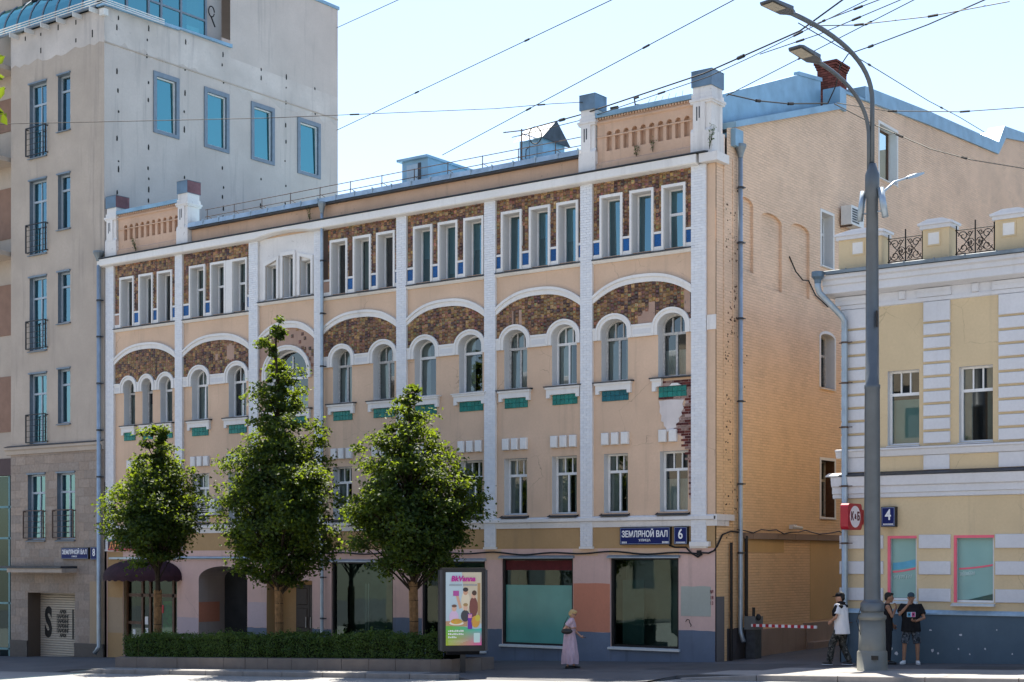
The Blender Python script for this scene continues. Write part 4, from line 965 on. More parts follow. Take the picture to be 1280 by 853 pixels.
# ================================================================ the grey building on the left (number 8)
V8, U8, L8 = -.10, -26.66, -32.52
B8 = thing('grey_building', 'tall grey rendered building with glass vault roof, blue windows and garage shutter, number 8', 'building', (U8, V8, zg(U8)))
F8, S8 = front(V8), side(U8)
fw = []
for zt, zb in ((22.14, 19.2), (18.25, 15.30), (14.35, 11.42), (10.47, 7.66)): fw.append((-31.30, -30.20, zb, zt, 'french'))
for zt, zb in ((22.18, 19.99), (18.24, 16.10), (14.38, 12.38), (10.54, 8.40)): fw.append((-29.49, -28.72, zb, zt, 'narrow'))
lowf = [(-31.40, -30.28, 3.80, 6.43, 'balc'), (-29.53, -28.42, 3.80, 6.43, 'balc')]
GAR = (-31.40, -28.42, -1.05, 1.68)
b = MB(F8); b.holed(rect(L8, U8, 7.3, 24.35), [rect(*q[:4]) for q in fw], 0.0); part('wall', b, M['stone8'], B8)
b = MB(F8); b.holed(rect(L8, U8, -1.6, 7.31), [rect(*q[:4]) for q in lowf]+[rect(*GAR)], .012); part('wall', b, M['stone8'], B8)
# stone slabs on the lower storeys
r = random.Random(21); cl = MB(F8); z = -.30; row = 0
while z < 7.25:
    hgt = .34; zt = min(z+hgt, 7.28); x = L8-(.3 if row % 2 else 0)
    while x < U8-.02:
        x0, x1 = max(x, L8), min(x+.62, U8-.005); pieces = [(x0, x1, z, zt)]
        for q in lowf+[GAR+('g',)]:
            nw = []
            for (p0, p1, y0, y1) in pieces:
                if p1 <= q[0] or p0 >= q[1] or y1 <= q[2] or y0 >= q[3]: nw.append((p0, p1, y0, y1)); continue
                if p0 < q[0]: nw.append((p0, q[0], y0, y1))
                if p1 > q[1]: nw.append((q[1], p1, y0, y1))
                m0, m1 = max(p0, q[0]), min(p1, q[1])
                if y0 < q[2]: nw.append((m0, m1, y0, q[2]))
                if y1 > q[3]: nw.append((m0, m1, q[3], y1))
            pieces = nw
        g = r.uniform(.86, 1.10); t_ = r.uniform(-.01, .012); c0 = (.335*g+t_, .272*g, .225*g-t_*.6)
        for p in pieces:
            if p[1]-p[0] > .03 and p[3]-p[2] > .03: cl.col = c0; cl.box(p[0]+.004, p[1]-.004, -.012+r.uniform(-.0015, .0015), .012, p[2]+.004, p[3]-.004, skip=(4,))
        x += .62
    z = zt; row += 1
part('stone_slabs', cl, M['stone8b'], B8, kind='stuff')
for x0, x1 in ((L8, GAR[0]-.003), (GAR[1]+.003, U8)): b = MB(F8); b.box(x0, x1, -.05, .01, -1.5, -.42); b.box(x0, x1, -.065, .01, -.421, -.26); part('granite_plinth', b, M['granite'], B8)
b = MB(F8); b.box(-27.50, -26.70, -.022, -.0, -.24, 2.16); part('tan_panel', b, M['tanpanel'], B8)
b = MB(F8); b.profile([(.0, 7.26), (-.08, 7.27), (-.10, 7.42), (-.16, 7.47), (-.16, 7.56), (.0, 7.62)], L8-.25, U8); part('ledge', b, M['stone8'], B8)
b = MB(F8); b.profile([(-.18, 7.565), (-.18, 7.585), (.0, 7.64), (.0, 7.62)], L8-.25, U8); part('ledge_flashing', b, M['zinc_dark'], B8)
b = MB(F8); b.box(-31.75, -28.28, -.75, .0, 2.50, 2.66); part('garage_canopy', b, M['stone8'], B8)
b = MB(F8); b.box(-32.7, -28.28, -.80, .0, 2.665, 2.75); part('garage_canopy_flashing', b, M['zinc_dark'], B8)
def french_rail(parent, x0, x1, z0, z1, m):
    b = MB(F8); d = -.12
    for x in (x0, x1):
        b.box(x-.022, x+.022, d-.022, d+.022, z0, z1); b.box(x-.02, x+.02, d, .0, z1-.06, z1-.02); b.box(x-.02, x+.02, d, .0, z0, z0+.04)
    b.box(x0, x1, d-.02, d+.02, z1-.03, z1+.01); b.box(x0, x1, d-.018, d+.018, z0-.01, z0+.03)
    n = 5
    for k in range(1, n): zz = z0+(z1-z0)*k/n; b.tube([(x0, d, zz), (x1, d, zz)], .011, 5)
    part('balcony_rail', b, M[m], parent)
for (a0, a1, z0, z1, kd) in fw+lowf:
    w_ = window(B8, F8, a0, a1, z0, z1, .20, None, 'frame_pale', 'glass_teal', (2,) if kd != 'narrow' else (1,), z0+(z1-z0)*.72, 2 if kd != 'narrow' else 1, reveal='frame_blue', t=.07,
                sill=(.05, .10, .04, 'frame_blue'), curtain=(('left', .5, 'curtain') if kd == 'french' else ('full', 1, 'blind') if kd == 'balc' else None))
    b = MB(F8); b.box(a0-.03, a1+.03, -.07, .0, z1+.0, z1+.06); part('window_hood', b, M['frame_blue'], w_)
    if kd == 'french': french_rail(w_, a0-.08, a1+.08, z0+.05, z0+1.18, 'black')
    if kd == 'balc': french_rail(w_, a0-.14, a1+.02, z0+.06, z0+1.18, 'iron')
# garage
b = MB(F8); b.strip(rect(*GAR), -.0, .66); part('garage_recess', b, plaster('brown recess', (.14, .105, .08), .12, .3), B8)
b = MB(F8); z = -1.05
while z < 1.68: b.profile([(.62, z+.005), (.60, z+.03), (.60, z+.075), (.62, z+.092), (.66, z+.092), (.66, z+.005)], GAR[0], GAR[1]); z += .0975
gs = part('roller_shutter', b, M['shutter'], B8, kind='stuff')
inkm = M['black']
lettering('painted_letter', 'S', 1.62, inkm, gs, (-30.88, V8+.595, .42), bold=.07, sx=.60)
for k, (t_, s_) in enumerate((('АРКИ', .19), ('ПАРКИНГ', .21), ('ПАРКИНГ', .21), ('ПАРКИНГ', .21), ('ПАРКИНГ', .21), ('АРКИ', .19))):
    lettering('painted_word', t_, s_, inkm, gs, (-29.95, V8+.595, .90-k*.19), bold=.008, sx=.78)
b = MB(F8); b.box(-29.36, -29.27, .588, .60, -.18, 1.02); part('painted_bar', b, inkm, gs)
# side wall above the neighbour's roof
sw8 = [(2.38, 3.60, 20.12, 22.42), (5.07, 6.34, 20.12, 22.45), (7.73, 9.0, 20.16, 22.48), (10.54, 11.88, 20.14, 22.46)]
b = MB(S8); b.holed([(V8, 6), (13.1, 6), (13.1, 28.0), (6.48, 28.0), (6.48, 24.58), (V8, 24.4)], [rect(q[0]+.1, q[1]-.1, q[2]+.06, q[3]-.1) for q in sw8], 0); part('side_wall', b, plaster('pale grey render', (.53, .475, .43), .07, .65, .9, .3, (.22, .21, .20)), B8)
for q in sw8:
    w_ = window(B8, S8, q[0]+.1, q[1]-.1, q[2]+.06, q[3]-.1, .10, None, 'frame', 'glass_blue', (1,), None, reveal='frame_blue', t=.05, curtain=('full', .45, 'side_reflection'))
    s = MB(S8); s.ring(rect(q[0]-.06, q[1]+.06, q[2]-.08, q[3]+.08), rect(q[0]+.10, q[1]-.10, q[2]+.06, q[3]-.10), -.05, .02); part('window_casing', s, M['frame_blue'], w_)
dm = MB(S8); r = random.Random(5); dark = simple('drill hole dark', (.03, .03, .03), .9, 0, .1, .2)
for v_ in (.55, 2.05, 3.98, 6.05, 8.25, 9.75, 11.6):
    for z in [24.0, 23.6, 22.9, 21.9, 21.2, 20.4, 19.3, 18.5, 18.1, 17.6, 17.2]:
        if r.random() < .8 and not any(q[0]-.1 < v_ < q[1]+.1 and q[2]-.2 < z < q[3]+.2 for q in sw8):
            h = r.uniform(.06, .26); x = v_+r.uniform(-.05, .05); dm.prism([(x-.035, z), (x+.03, z+r.uniform(-.03, .03)), (x+.04, z+h*.6), (x+.01, z+h), (x-.03, z+h*.8)], -.010, .0)
for v_ in (2.2, 3.7, 5.2):
    z = 23.5
fm_ = MB(F8)
for x in (-31.6, -30.6, -29.5, -28.4, -27.4):
    for z in (24.0, 23.3):
        if r.random() < .7: fm_.box(x, x+.07, -.010, .0, z, z+r.uniform(.1, .3))
part('wall_scars', dm, dark, B8, kind='stuff'); part('wall_scars', fm_, dark, B8, kind='stuff')
M['peel'] = plaster('peeling render', (.57, .52, .475), .14, .8, .95, .8, (.30, .28, .27), spots=.35, scale=.8)
rr_ = random.Random(9)
b = MB(S8); lo = [(V8+k*.33, 23.05+rr_.uniform(-.18, .22)-(.25 if k > 18 else 0)) for k in range(41)]; b.prism(lo+[(13.08, 24.0), (6.5, 24.1), (6.4, 24.42), (V8, 24.32)], -.006, .0); part('peeling_render', b, M['peel'], B8)
b = MB(F8); lo = [(L8+(U8-L8)*k/20, 23.05+rr_.uniform(-.1, .1)) for k in range(21)]; b.prism(lo+[(U8, 24.3), (L8, 24.3)], -.006, .0); part('peeling_render', b, M['peel'], B8)
b = MB(S8); b.profile([(-.03, 22.98), (-.03, 23.02), (.0, 23.04), (0, 22.97)], V8, 13.1); part('render_band', b, M['stone8'], B8)
b = MB(S8); b.prism([(3.6, 24.5), (6.5, 24.5), (6.5, 24.64), (V8-.1, 24.46), (V8-.1, 24.38), (3.6, 24.44)], -.12, .35); part('side_flashing', b, M['roofblue'], B8); b = MB(S8); b.box(6.45, 13.15, -.06, .3, 28.0, 28.14); part('side_flashing', b, M['roofblue'], B8)
b = MB(); b.box(U8-.9, U8-.55, 5.55, 6.5, 24.4, 28.0); b.box(-33, U8-.02, 12.9, 13.08, 6, 28); b.box(-33, U8-.3, 6.5, 13.0, 27.7, 27.9); b.box(-33, U8-.3, .6, 6.5, 24.2, 24.35); part('upper_wall', b, plaster('grey upper render', (.44, .41, .39), .06, .2), B8)
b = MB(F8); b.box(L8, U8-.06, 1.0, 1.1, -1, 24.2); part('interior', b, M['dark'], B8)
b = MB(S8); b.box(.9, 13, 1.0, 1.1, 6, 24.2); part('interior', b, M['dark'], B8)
# penthouse glazing along the side wall
gx = side(U8-.45); fr = MB(gx)
for v_ in (.3, 1.35, 2.45, 3.1, 4.15, 5.5): fr.box(v_-.05, v_+.05, -.05, .05, 24.5, 28.2)
for z in (25.45, 26.5, 27.6): fr.box(.3, 5.5, -.04, .04, z-.04, z+.04)
fr.box(.3, 5.5, -.06, .06, 24.42, 24.56); pg = part('penthouse_glazing', fr, M['frame_blue'], B8)
vv = (.3, 1.35, 2.45, 3.1, 4.15, 5.5); zz = (24.5, 25.45, 26.5, 27.6, 28.2)
for k in range(5):
    for j in range(4):
        g = MB(gx); g.poly([(vv[k], .0, zz[j]), (vv[k+1], .0, zz[j]), (vv[k+1], .0, zz[j+1]), (vv[k], .0, zz[j+1])]); part('pane', g, M['glass_blue'], pg, recalc=False)
b = MB(); b.box(-32, U8-1.6, .5, 5.5, 24.3, 28); part('interior', b, M['dark'], B8)
b = MB(); b.tube([(U8-.35, 5.75+.16*math.cos(t*.5), 25.9+.22*math.sin(t*.5)) for t in range(13)], .025, 6); b.tube([(U8-.35, 5.72, 25.7), (U8-.35, 5.95, 25.3)], .03, 6); part('cable_coil', b, M['cable'], B8)
# glass vault over the street side
NV = 9; R_v = 1.9; gl0 = MB(); fr = MB()
xs = [L8-1.2+(U8-.4-L8+1.2)*k/8 for k in range(9)]
def vp(x, t): a = math.pi/2*t/NV; return (x, .05+R_v*(1-math.cos(a))*1.1-.25, 24.42+R_v*math.sin(a))
for x in xs: fr.tube([vp(x, t) for t in range(NV+1)], .045, 6)
fr.tube([vp(xs[0], 0), vp(xs[-1], 0)], .05, 6); fr.tube([vp(xs[0], 5), vp(xs[-1], 5)], .03, 6)
gv = part('glass_vault', fr, M['frame_blue'], B8)
for k in range(8):
    g = MB()
    for t in range(NV): g.poly([vp(xs[k], t), vp(xs[k+1], t), vp(xs[k+1], t+1), vp(xs[k], t+1)])
    part('pane', g, M['glass_blue'], gv, True, recalc=False)
b = MB()
for k, zz_ in enumerate((24.34, 24.42, 24.50)): b.tube([(L8-1.2, V8-.42-.03*k, zz_), (U8+.35, V8-.42-.03*k, zz_), (U8+.35, 2.6, zz_+.02)], .022, 6)
for x in (-32, -31, -30, -29, -28, -27): b.prism([(0, 0)]*3, 0, 0) if False else b.box(x-.02, x+.02, V8-.45, V8, 24.12, 24.30)
part('eave_rails', b, M['plastic_white'], B8)
b = MB(); b.box(U8-.15, U8+.12, V8-.12, V8+.1, 24.0, 24.25); part('corner_lamp', b, M['plastic_white'], B8)
# ---- further building at the left edge
B10 = thing('balcony_building', 'building with open balconies and brick panels at the far left edge', 'building', (-36, .4, zg(-36)))
F10 = front(.45); b = MB(F10); b.box(-44, L8-.02, .0, 6, 7.2, 26.4); part('wall', b, M['stone8'], B10)
bp = plaster('pinkish brick panel', (.27, .165, .12), .1, .3, scale=3)
for z0, z1 in ((20.75, 22.1), (16.3, 18.4), (12.3, 14.4), (8.3, 10.6)):
    b = MB(F10); b.box(-43, L8-.04, -.03, .0, z0, z1); part('brick_panel', b, bp, B10)
for z in (23.2, 19.45, 15.6):
    b = MB(F10); b.box(-43, L8-.15, -1.0, .0, z-.18, z); s_ = part('balcony_slab', b, M['stone8'], B10)
    b = MB(F10)
    for k in range(5): b.tube([(-43, -.95, z+.2+.22*k), (L8-.2, -.95, z+.2+.22*k)], .018, 5)
    for x in (-42, -40, -38, -36, -34, L8-.22): b.tube([(x, -.95, z), (x, -.95, z+1.1)], .025, 5)
    part('balcony_rail', b, M['iron'], s_)
b = MB(F10); b.box(-44, L8-.04, -.05, .3, 6.5, 7.2); part('maroon_fascia', b, simple('maroon fascia', (.06, .03, .032), .6), B10)
fr = MB(F10)
for x in (-40, -38, -36.2, -34.6, -33.55, L8-.06): fr.box(x-.045, x+.045, .1, .22, -1.4, 6.5)
for z in (-.7, 1.2, 2.6, 3.9, 5.2): fr.box(-41, L8-.06, .1, .2, z-.04, z+.04)
gz = part('glazed_front', fr, simple('teal mullion', (.10, .22, .26), .4, .3), B10)
X10 = (-40, -38, -36.2, -34.6, -33.55, L8-.06); Z10 = (-1.4, -.7, 1.2, 2.6, 3.9, 5.2, 6.5)
for k in range(2, 5):
    for j in range(6):
        g = MB(F10); g.poly([(X10[k], .15, Z10[j]), (X10[k+1], .15, Z10[j]), (X10[k+1], .15, Z10[j+1]), (X10[k], .15, Z10[j+1])]); part('pane', g, M['glass_shop'], gz, recalc=False)
b = MB(F10); b.box(-44, L8-.05, 1.5, 1.6, -1.4, 6.6); part('interior', b, M['dark'], B10)
b = MB(); b.box(-48, -34.5, 5, 14, 26.3, 29.6); b.box(-48, -34.2, 4.7, 5.0, 28.2, 28.45); part('penthouse', b, plaster('pale penthouse', (.46, .42, .39), .05, .2), B10)

M['pale_script'] = simple('pale film script', (.50, .64, .62), .5)
# ================================================================ the pale yellow building on the right (number 4)
V4, U4, R4 = .50, 3.62, 17.0
B4 = thing('yellow_building', 'two storey pale yellow building with white quoins and slate plinth, house number 4', 'building', (U4, V4, zg(U4)))
F4 = front(V4)
W1 = [(4.92, 5.80, 6.06, 8.05), (6.88, 7.77, 6.06, 8.03), (8.93, 9.82, 6.06, 8.03), (10.9, 11.8, 6.06, 8.03)]
W0 = [(4.92, 5.73, 1.92, 3.64), (6.74, 7.80, 1.89, 3.64), (8.9, 9.9, 1.89, 3.64), (10.9, 11.9, 1.89, 3.64)]
b = MB(F4); b.holed(rect(U4, R4, 1.5, 10.3), [rect(*q) for q in W1+W0], 0); b.box(U4, U4+.25, .002, 12, 1.5, 10.3); b.box(U4+.2, R4, 11.9, 12, 1.5, 10.3); part('wall', b, M['yellow4'], B4)
b = MB(F4); b.box(U4-.03, R4, -.09, .0, -.6, 1.56); b.box(U4-.03, U4, -.09, 12, -.6, 1.56); part('plinth', b, M['blue4'], B4)
b = MB(F4); b.profile([(.0, 1.56), (-.13, 1.56), (-.13, 1.60), (-.02, 1.68), (0, 1.68)], U4-.05, R4); part('plinth_cap', b, simple('pale blue plinth cap', (.30, .42, .52), .5, .1, .4, .2, 4), B4)
# chipped paint on the plinth
cp = MB(F4); r = random.Random(17)
for (x, z, s) in ((5.05, .62, .12), (5.2, .5, .10), (5.0, .45, .09), (6.2, .62, .10), (6.35, .55, .07), (6.9, .68, .05), (6.15, 1.15, .08), (6.95, 1.05, .09), (7.6, .7, .06), (5.4, .6, .08), (7.9, 1.2, .04), (8.3, .6, .05), (7.2, .55, .05)):
    n = 7; cp.prism([(x+s*r.uniform(.2, .6)*math.cos(2*math.pi*k/n), z+s*r.uniform(.2, .65)*math.sin(2*math.pi*k/n)) for k in range(n)], -.0925, -.089)
part('paint_chips', cp, M['white4'], B4, kind='stuff')
b = MB(F4); b.box(U4+.3, R4, 1.1, 1.2, 0, 10); b.box(U4+.25, R4, .4, 1.1, 4.6, 4.8); part('interior', b, M['dark'], B4)
# cornice
b = MB(F4); b.profile([(.0, 9.80), (-.05, 9.82), (-.05, 9.92), (.0, 9.92)], U4-.03, R4)
b.profile([(.0, 10.16), (-.12, 10.18), (-.30, 10.22), (-.36, 10.24), (-.36, 10.44), (-.42, 10.47), (-.42, 10.58), (-.50, 10.62), (-.50, 10.72), (.0, 10.76)], U4-.40, R4)
part('cornice', b, M['white4'], B4)
b = MB(F4); b.box(U4-.03, R4, -.03, .0, 9.92, 10.16); part('frieze', b, M['white4'], B4)
b = MB(F4); b.box(U4-.42, U4, -.0, 6, 10.2, 10.7); part('cornice_return', b, M['white4'], B4)
for x in (5.35, 7.33, 9.35, 11.4):
    b = MB(F4); b.bevbox(x-.09, x+.09, -.10, -.03, 9.93, 10.16, .02); part('corbel', b, M['white4'], B4)
x = U4-.48
while x < R4-1:
    b = MB(F4); b.profile([(-.56, 10.73), (-.56, 10.82), (-.2, 10.90), (-.2, 10.84), (-.5, 10.74)], x+.006, x+.81); b.box(x+.80, x+.825, -.565, -.5, 10.735, 10.85); part('gutter_sheet', b, M['zinc'], B4); x += .82
b = MB(F4); b.prism([(U4-.4, 10.7), (R4, 10.7), (R4, 10.9), (U4-.4, 10.9)], -.2, 12); part('roof', b, M['pipe'], B4)
# quoins
def quoins(x0, x1, zs_, d=.06):
    for z0, z1 in zs_:
        b = MB(F4); b.bevbox(x0, x1, -d, 0, z0, z1, .012); part('quoin_block', b, M['white4'], B4)
Z1 = [(9.28, 9.80)]+[(9.22-.357*k-.29, 9.22-.357*k) for k in range(9)]
for x0, x1 in ((U4-.02, 4.60), (5.93, 6.65), (7.93, 8.75), (9.95, 10.7), (11.95, 12.7)):
    quoins(x0, x1, Z1)
    b = MB(F4); b.box(x0-.16, x1+.04, -.075, 0, 9.93, 10.155); b.box(x0-.10, x1+.02, -.09, -.074, 10.06, 10.15); part('capital', b, M['white4'], B4)
    b = MB(F4); b.box(x0, x1-.02, -.035, 0, 5.38, 5.76); part('pier_panel', b, M['white4'], B4)
for x0, x1 in ((U4-.07, 4.80), (5.80, 6.66), (7.84, 8.84), (9.98, 10.84)):
    quoins(x0, x1, [(3.30, 3.66), (2.61, 2.96), (1.90, 2.24)], .05)
b = MB(F4); b.profile([(.0, 5.76), (-.06, 5.78), (-.10, 5.92), (-.14, 5.95), (-.14, 5.99), (0, 6.01)], U4-.16, R4); part('sill_course', b, M['white4'], B4)
b = MB(F4); b.profile([(.0, 4.66), (-.06, 4.68), (-.06, 4.78), (-.10, 4.80), (-.10, 4.97), (-.16, 5.0), (-.20, 5.25), (0, 5.26)], U4-.26, R4); part('string_course', b, M['white4'], B4)
b = MB(F4); b.profile([(-.23, 5.262), (-.23, 5.29), (.0, 5.37), (.0, 5.262)], U4-.02, R4); part('string_flashing', b, M['zinc_dark'], B4)
b = MB(F4); b.profile([(-.23, 5.262), (-.23, 5.29), (.0, 5.37), (.0, 5.262)], U4-.40, U4-.021); part('string_flashing', b, M['plastic_white'], B4)  # left end coloured white as the sunlit top of the ledge
for k, q in enumerate(W1): window(B4, F4, *q, .20, None, 'frame', 'glass', (1,), q[2]+(q[3]-q[2])*.685, 3, curtain=[('low', .62, 'mint_pale'), ('sides', .30, 'curtain'), ('full', 1, 'curtain'), ('full', 1, 'blind')][k], sill=(.02, .05, .02, 'white4'))
for k, q in enumerate(W0):
    w_ = window(B4, F4, *q, .12, None, 'frame', 'glass', (1,), None, t=.06, sill=(.07, .16, .04, 'plastic_white'))
    s = MB(F4); s.box(q[0]+.07, q[1]-.07, .118, .122, q[2]+.07, q[3]-.07); part('frosted_film', s, M['mint_pale'], w_)
    s = MB(F4); s.ring([(q[0], q[2]), (q[0], q[3]), (q[1], q[3])], [(q[0]+.075, q[2]), (q[0]+.075, q[3]-.07), (q[1], q[3]-.07)], -.01, .03, False); part('pink_trim', s, M['pinkneon'], w_)
    n = 10; s = MB(F4); yb = q[2]+.78+(.12 if k else 0)
    up = [(q[0]+.10+(q[1]-q[0]-.16)*t/n, yb+.10*(t/n)**1.6) for t in range(n+1)]; s.ring(up, [(p[0], p[1]-.045) for p in up], .108, .114, False); part('pink_swoosh', s, M['pinkneon'], w_)
    if k == 0:
        s = MB(F4); s.ring([(p[0], p[1]+.22) for p in up], [(p[0], p[1]+.03) for p in up], .1085, .114, False); part('blue_swoosh', s, simple('light blue film', (.10, .38, .55), .5), w_)
    s = MB(F4); w2 = .52 if k == 0 else .40; s.tube([(q[0]+.12+w2*j/40+.03*math.sin(j*1.25), .112, yb-.17+.055*math.sin(j*1.25+1.2)*(1-.3*math.sin(j*.4))+.03*j/40) for j in range(41)], .010, 5); part('window_script', s, M['pale_script'], w_)
# parapet posts with wrought iron panels between them
def post(x0, x1):
    b = MB(F4); b.box(x0+.04, x1-.04, -.18, .30, 10.85, 11.68); p = part('parapet_post', b, M['yellow4'], B4)
    b = MB(F4); b.box(x0-.02, x1+.02, -.24, .36, 11.68, 11.78); b.box(x0-.07, x1+.07, -.29, .41, 11.78, 11.84); b.prism([(x0-.05, 11.84), (x1+.05, 11.84), ((x0+x1)/2+.2, 11.93), ((x0+x1)/2-.2, 11.93)], -.27, .39); part('post_cap', b, M['white4'], p)
    c = (x0+x1)/2-.06; b = MB(F4); b.box(c-.15, c+.15, -.19, -.179, 11.27, 11.58); part('post_panel', b, M['white'], p)
    b = MB(F4); b.ring(rect(c-.19, c+.19, 11.23, 11.62), rect(c-.15, c+.15, 11.27, 11.58), -.20, -.179); part('post_panel_frame', b, M['yellow4'], p)
for x0, x1 in ((3.55, 4.86), (5.93, 6.72), (7.85, 8.75), (9.9, 10.7)): post(x0, x1)
def scroll(mb, cx_, cz, s, fx, fz, turns=1.3, n=22):
    pts = []
    for k in range(n+1):
        t = k/n; a = t*turns*2*math.pi; r_ = s*(1-.78*t); pts.append((cx_+fx*r_*math.cos(a), .05, cz+fz*r_*math.sin(a)))
    mb.tube(pts, .013, 5)
def panel_iron(x0, x1):
    fr = MB(F4); c = (x0+x1)/2
    for z in (10.98, 11.60): fr.tube([(x0, .05, z), (x1, .05, z)], .015, 5)
    for x in (x0+.03, x1-.03): fr.tube([(x, .05, 10.9), (x, .05, 11.72)], .018, 5)
    fr.tube([(c, .05, 10.88), (c, .05, 11.82)], .02, 5)
    g = part('iron_railing', fr, M['wroughtiron'], B4)
    for sx in (-1, 1):
        for (ox, oz, s, fx, fz) in ((.30, 11.44, .13, 1, 1), (.30, 11.13, .13, 1, -1), (.12, 11.28, .09, -1, 1), (.12, 11.22, .09, -1, -1), (.14, 11.5, .07, 1, -1), (.14, 11.06, .07, 1, 1)):
            b = MB(F4); scroll(b, c+sx*ox*(x1-x0), oz, s, fx*sx, fz); part('iron_scroll', b, M['wroughtiron'], g)
        b = MB(F4); b.tube([(c+sx*.05, .05, 11.02), (c+sx*.16, .05, 11.2), (c+sx*.3, .05, 11.35), (c+sx*(x1-c-.04), .05, 11.57)], .012, 5); b.tube([(c+sx*.05, .05, 11.55), (c+sx*.16, .05, 11.38), (c+sx*.3, .05, 11.2), (c+sx*(x1-c-.04), .05, 11.0)], .012, 5); part('iron_scroll', b, M['wroughtiron'], g)
panel_iron(4.9, 5.90); panel_iron(6.76, 7.82); panel_iron(8.78, 9.88)
# downpipe at the corner
def elbow(): return [(3.18, V4-.62, 10.62), (3.18, V4-.62, 10.42), (3.22, V4-.60, 10.25), (3.70, V4-.22, 9.62), (3.76, V4-.17, 9.48), (3.76, V4-.17, 9.3), (3.76, V4-.17, .75), (3.70, V4-.24, .62)]
b = MB(); b.tube(elbow(), .085, 12); dp = part('downpipe', b, M['pipe'], B4, True)
for z in (8.9, 7.8, 6.6, 5.0, 3.45, 1.3): b = MB(); b.tube([(3.76, V4-.17, z-.025), (3.76, V4-.17, z+.025)], .10, 12); b.box(3.6, 3.98, V4-.19, V4-.15, z-.012, z+.012); part('pipe_clamp', b, M['iron'], dp)
b = MB(); b.lathe((3.18, V4-.62, 0), [(.09, 10.5), (.10, 10.6), (.17, 10.68), (.17, 10.82), (.14, 10.82)], 12); part('hopper', b, M['capblue'], dp)
# ================================================================ across the street, seen in the window reflections
for k, (u0, u1, hgt, col, lab) in enumerate(((-62, -14, 17, (.40, .34, .26), 'cream block across the street, seen only in the glass'), (-12, 22, 21, (.38, .28, .19), 'ochre block across the street, mirrored in the shop windows'), (24, 70, 16, (.42, .37, .31), 'pale block across the street, mirrored in the right windows'))):
    t = thing('opposite_building', lab, 'building', ((u0+u1)/2, -58, zg((u0+u1)/2)))
    xb = lambda a, d, z: (a, -57-d, z)
    hs = []; x = u0+1.5
    while x < u1-2:
        z = 4.6
        while z < hgt-2.5: hs.append(rect(x, x+1.3, z, z+2.0)); z += 3.4
        hs.append(rect(x-.2, x+1.6, .9, 3.4)); x += 3.2
    z0 = zg((u0+u1)/2)-1.5
    b = MB(xb); b.holed(rect(u0, u1, z0, hgt), hs, 0); b.box(u0, u1, .5, 12, z0, hgt-.2, skip=())
    part('wall', b, plaster('opposite wall %d' % k, col, .08, .2), t)
    b = MB(xb); b.profile([(.0, hgt-.6), (-.5, hgt-.3), (-.5, hgt), (0, hgt+.1)], u0, u1); b.profile([(.0, 3.9), (-.2, 4.0), (-.2, 4.2), (0, 4.2)], u0, u1); part('cornice', b, M['white4'], t)
    b = MB(xb)
    for h in hs: b.box(h[0][0], h[1][0], .2, .25, h[0][1], h[2][1])
    part('window_glass', b, simple('mid grey panes %d' % k, (.12, .13, .14), .4), t, kind='stuff')
# ================================================================ signs
def wall_sign(name, label, u0, u1, z0, z1, v_, texts, depth=.09):
    t = thing(name, label, 'sign', ((u0+u1)/2, v_, z0))
    b = MB(); b.box(u0, u1, v_-depth, v_, z0, z1); part('casing', b, M['black'], t)
    b = MB(); b.box(u0+.02, u1-.02, v_-depth-.006, v_-depth, z0+.02, z1-.02); part('face', b, M['signblue'], t)
    b = MB(); b.ring([(u0+.022, z0+.022), (u1-.022, z0+.022), (u1-.022, z1-.022), (u0+.022, z1-.022)], [(u0+.034, z0+.034), (u1-.034, z0+.034), (u1-.034, z1-.034), (u0+.034, z1-.034)], v_-depth-.009, v_-depth-.006); part('border', b, simple('thin pale border', (.25, .30, .42), .5), t)
    for tx, sz, x, z, sx in texts:
      if tx.startswith('-'):
        b = MB(); n_ = len(tx)
        for k in range(n_): b.box(x+(k-n_/2)*sz, x+(k-n_/2)*sz+sz*.62, v_-depth-.010, v_-depth-.006, z-sz*.6, z+sz*.6)
        part('small_print', b, M['signwhite'], t, kind='stuff')
      else: lettering('lettering', tx, sz, M['signwhite'], t, (x, v_-depth-.010, z), bold=.006 if sz > .1 else .001, sx=sx)
wall_sign('street_sign', 'navy street name sign beside the number 6 above the right shop window', -3.15, -1.43, 3.44, 3.96, -.06, [('ЗЕМЛЯНОЙ ВАЛ', .25, -2.29, 3.745, .78), ('УЛИЦА', .095, -2.29, 3.57, 1.2), ('----', .045, -2.98, 3.51, 1), ('-----', .045, -1.58, 3.51, 1)])
wall_sign('house_number_sign', 'square navy sign with white number 6 near the corner pilaster', -1.31, -.86, 3.44, 3.96, -.06, [('6', .40, -1.085, 3.73, .82), ('---------', .035, -1.075, 3.50, 1)])
wall_sign('street_sign', 'navy street name sign on the grey building above the garage', -29.15, -27.49, 3.03, 3.48, V8-.015, [('ЗЕМЛЯНОЙ ВАЛ', .24, -28.32, 3.295, .78), ('УЛИЦА', .08, -28.32, 3.13, 1.2)])
wall_sign('house_number_sign', 'square navy sign with white number 8 on the grey building', -27.36, -26.93, 3.0, 3.50, V8-.015, [('8', .40, -27.145, 3.27, .82)])
wall_sign('house_number_sign', 'navy square sign with white number 4 on the yellow building', 4.80, 5.20, 3.88, 4.42, V4-.0, [('4', .40, 5.0, 4.19, .85), ('---------', .032, 5.01, 3.95, 1)], .16)
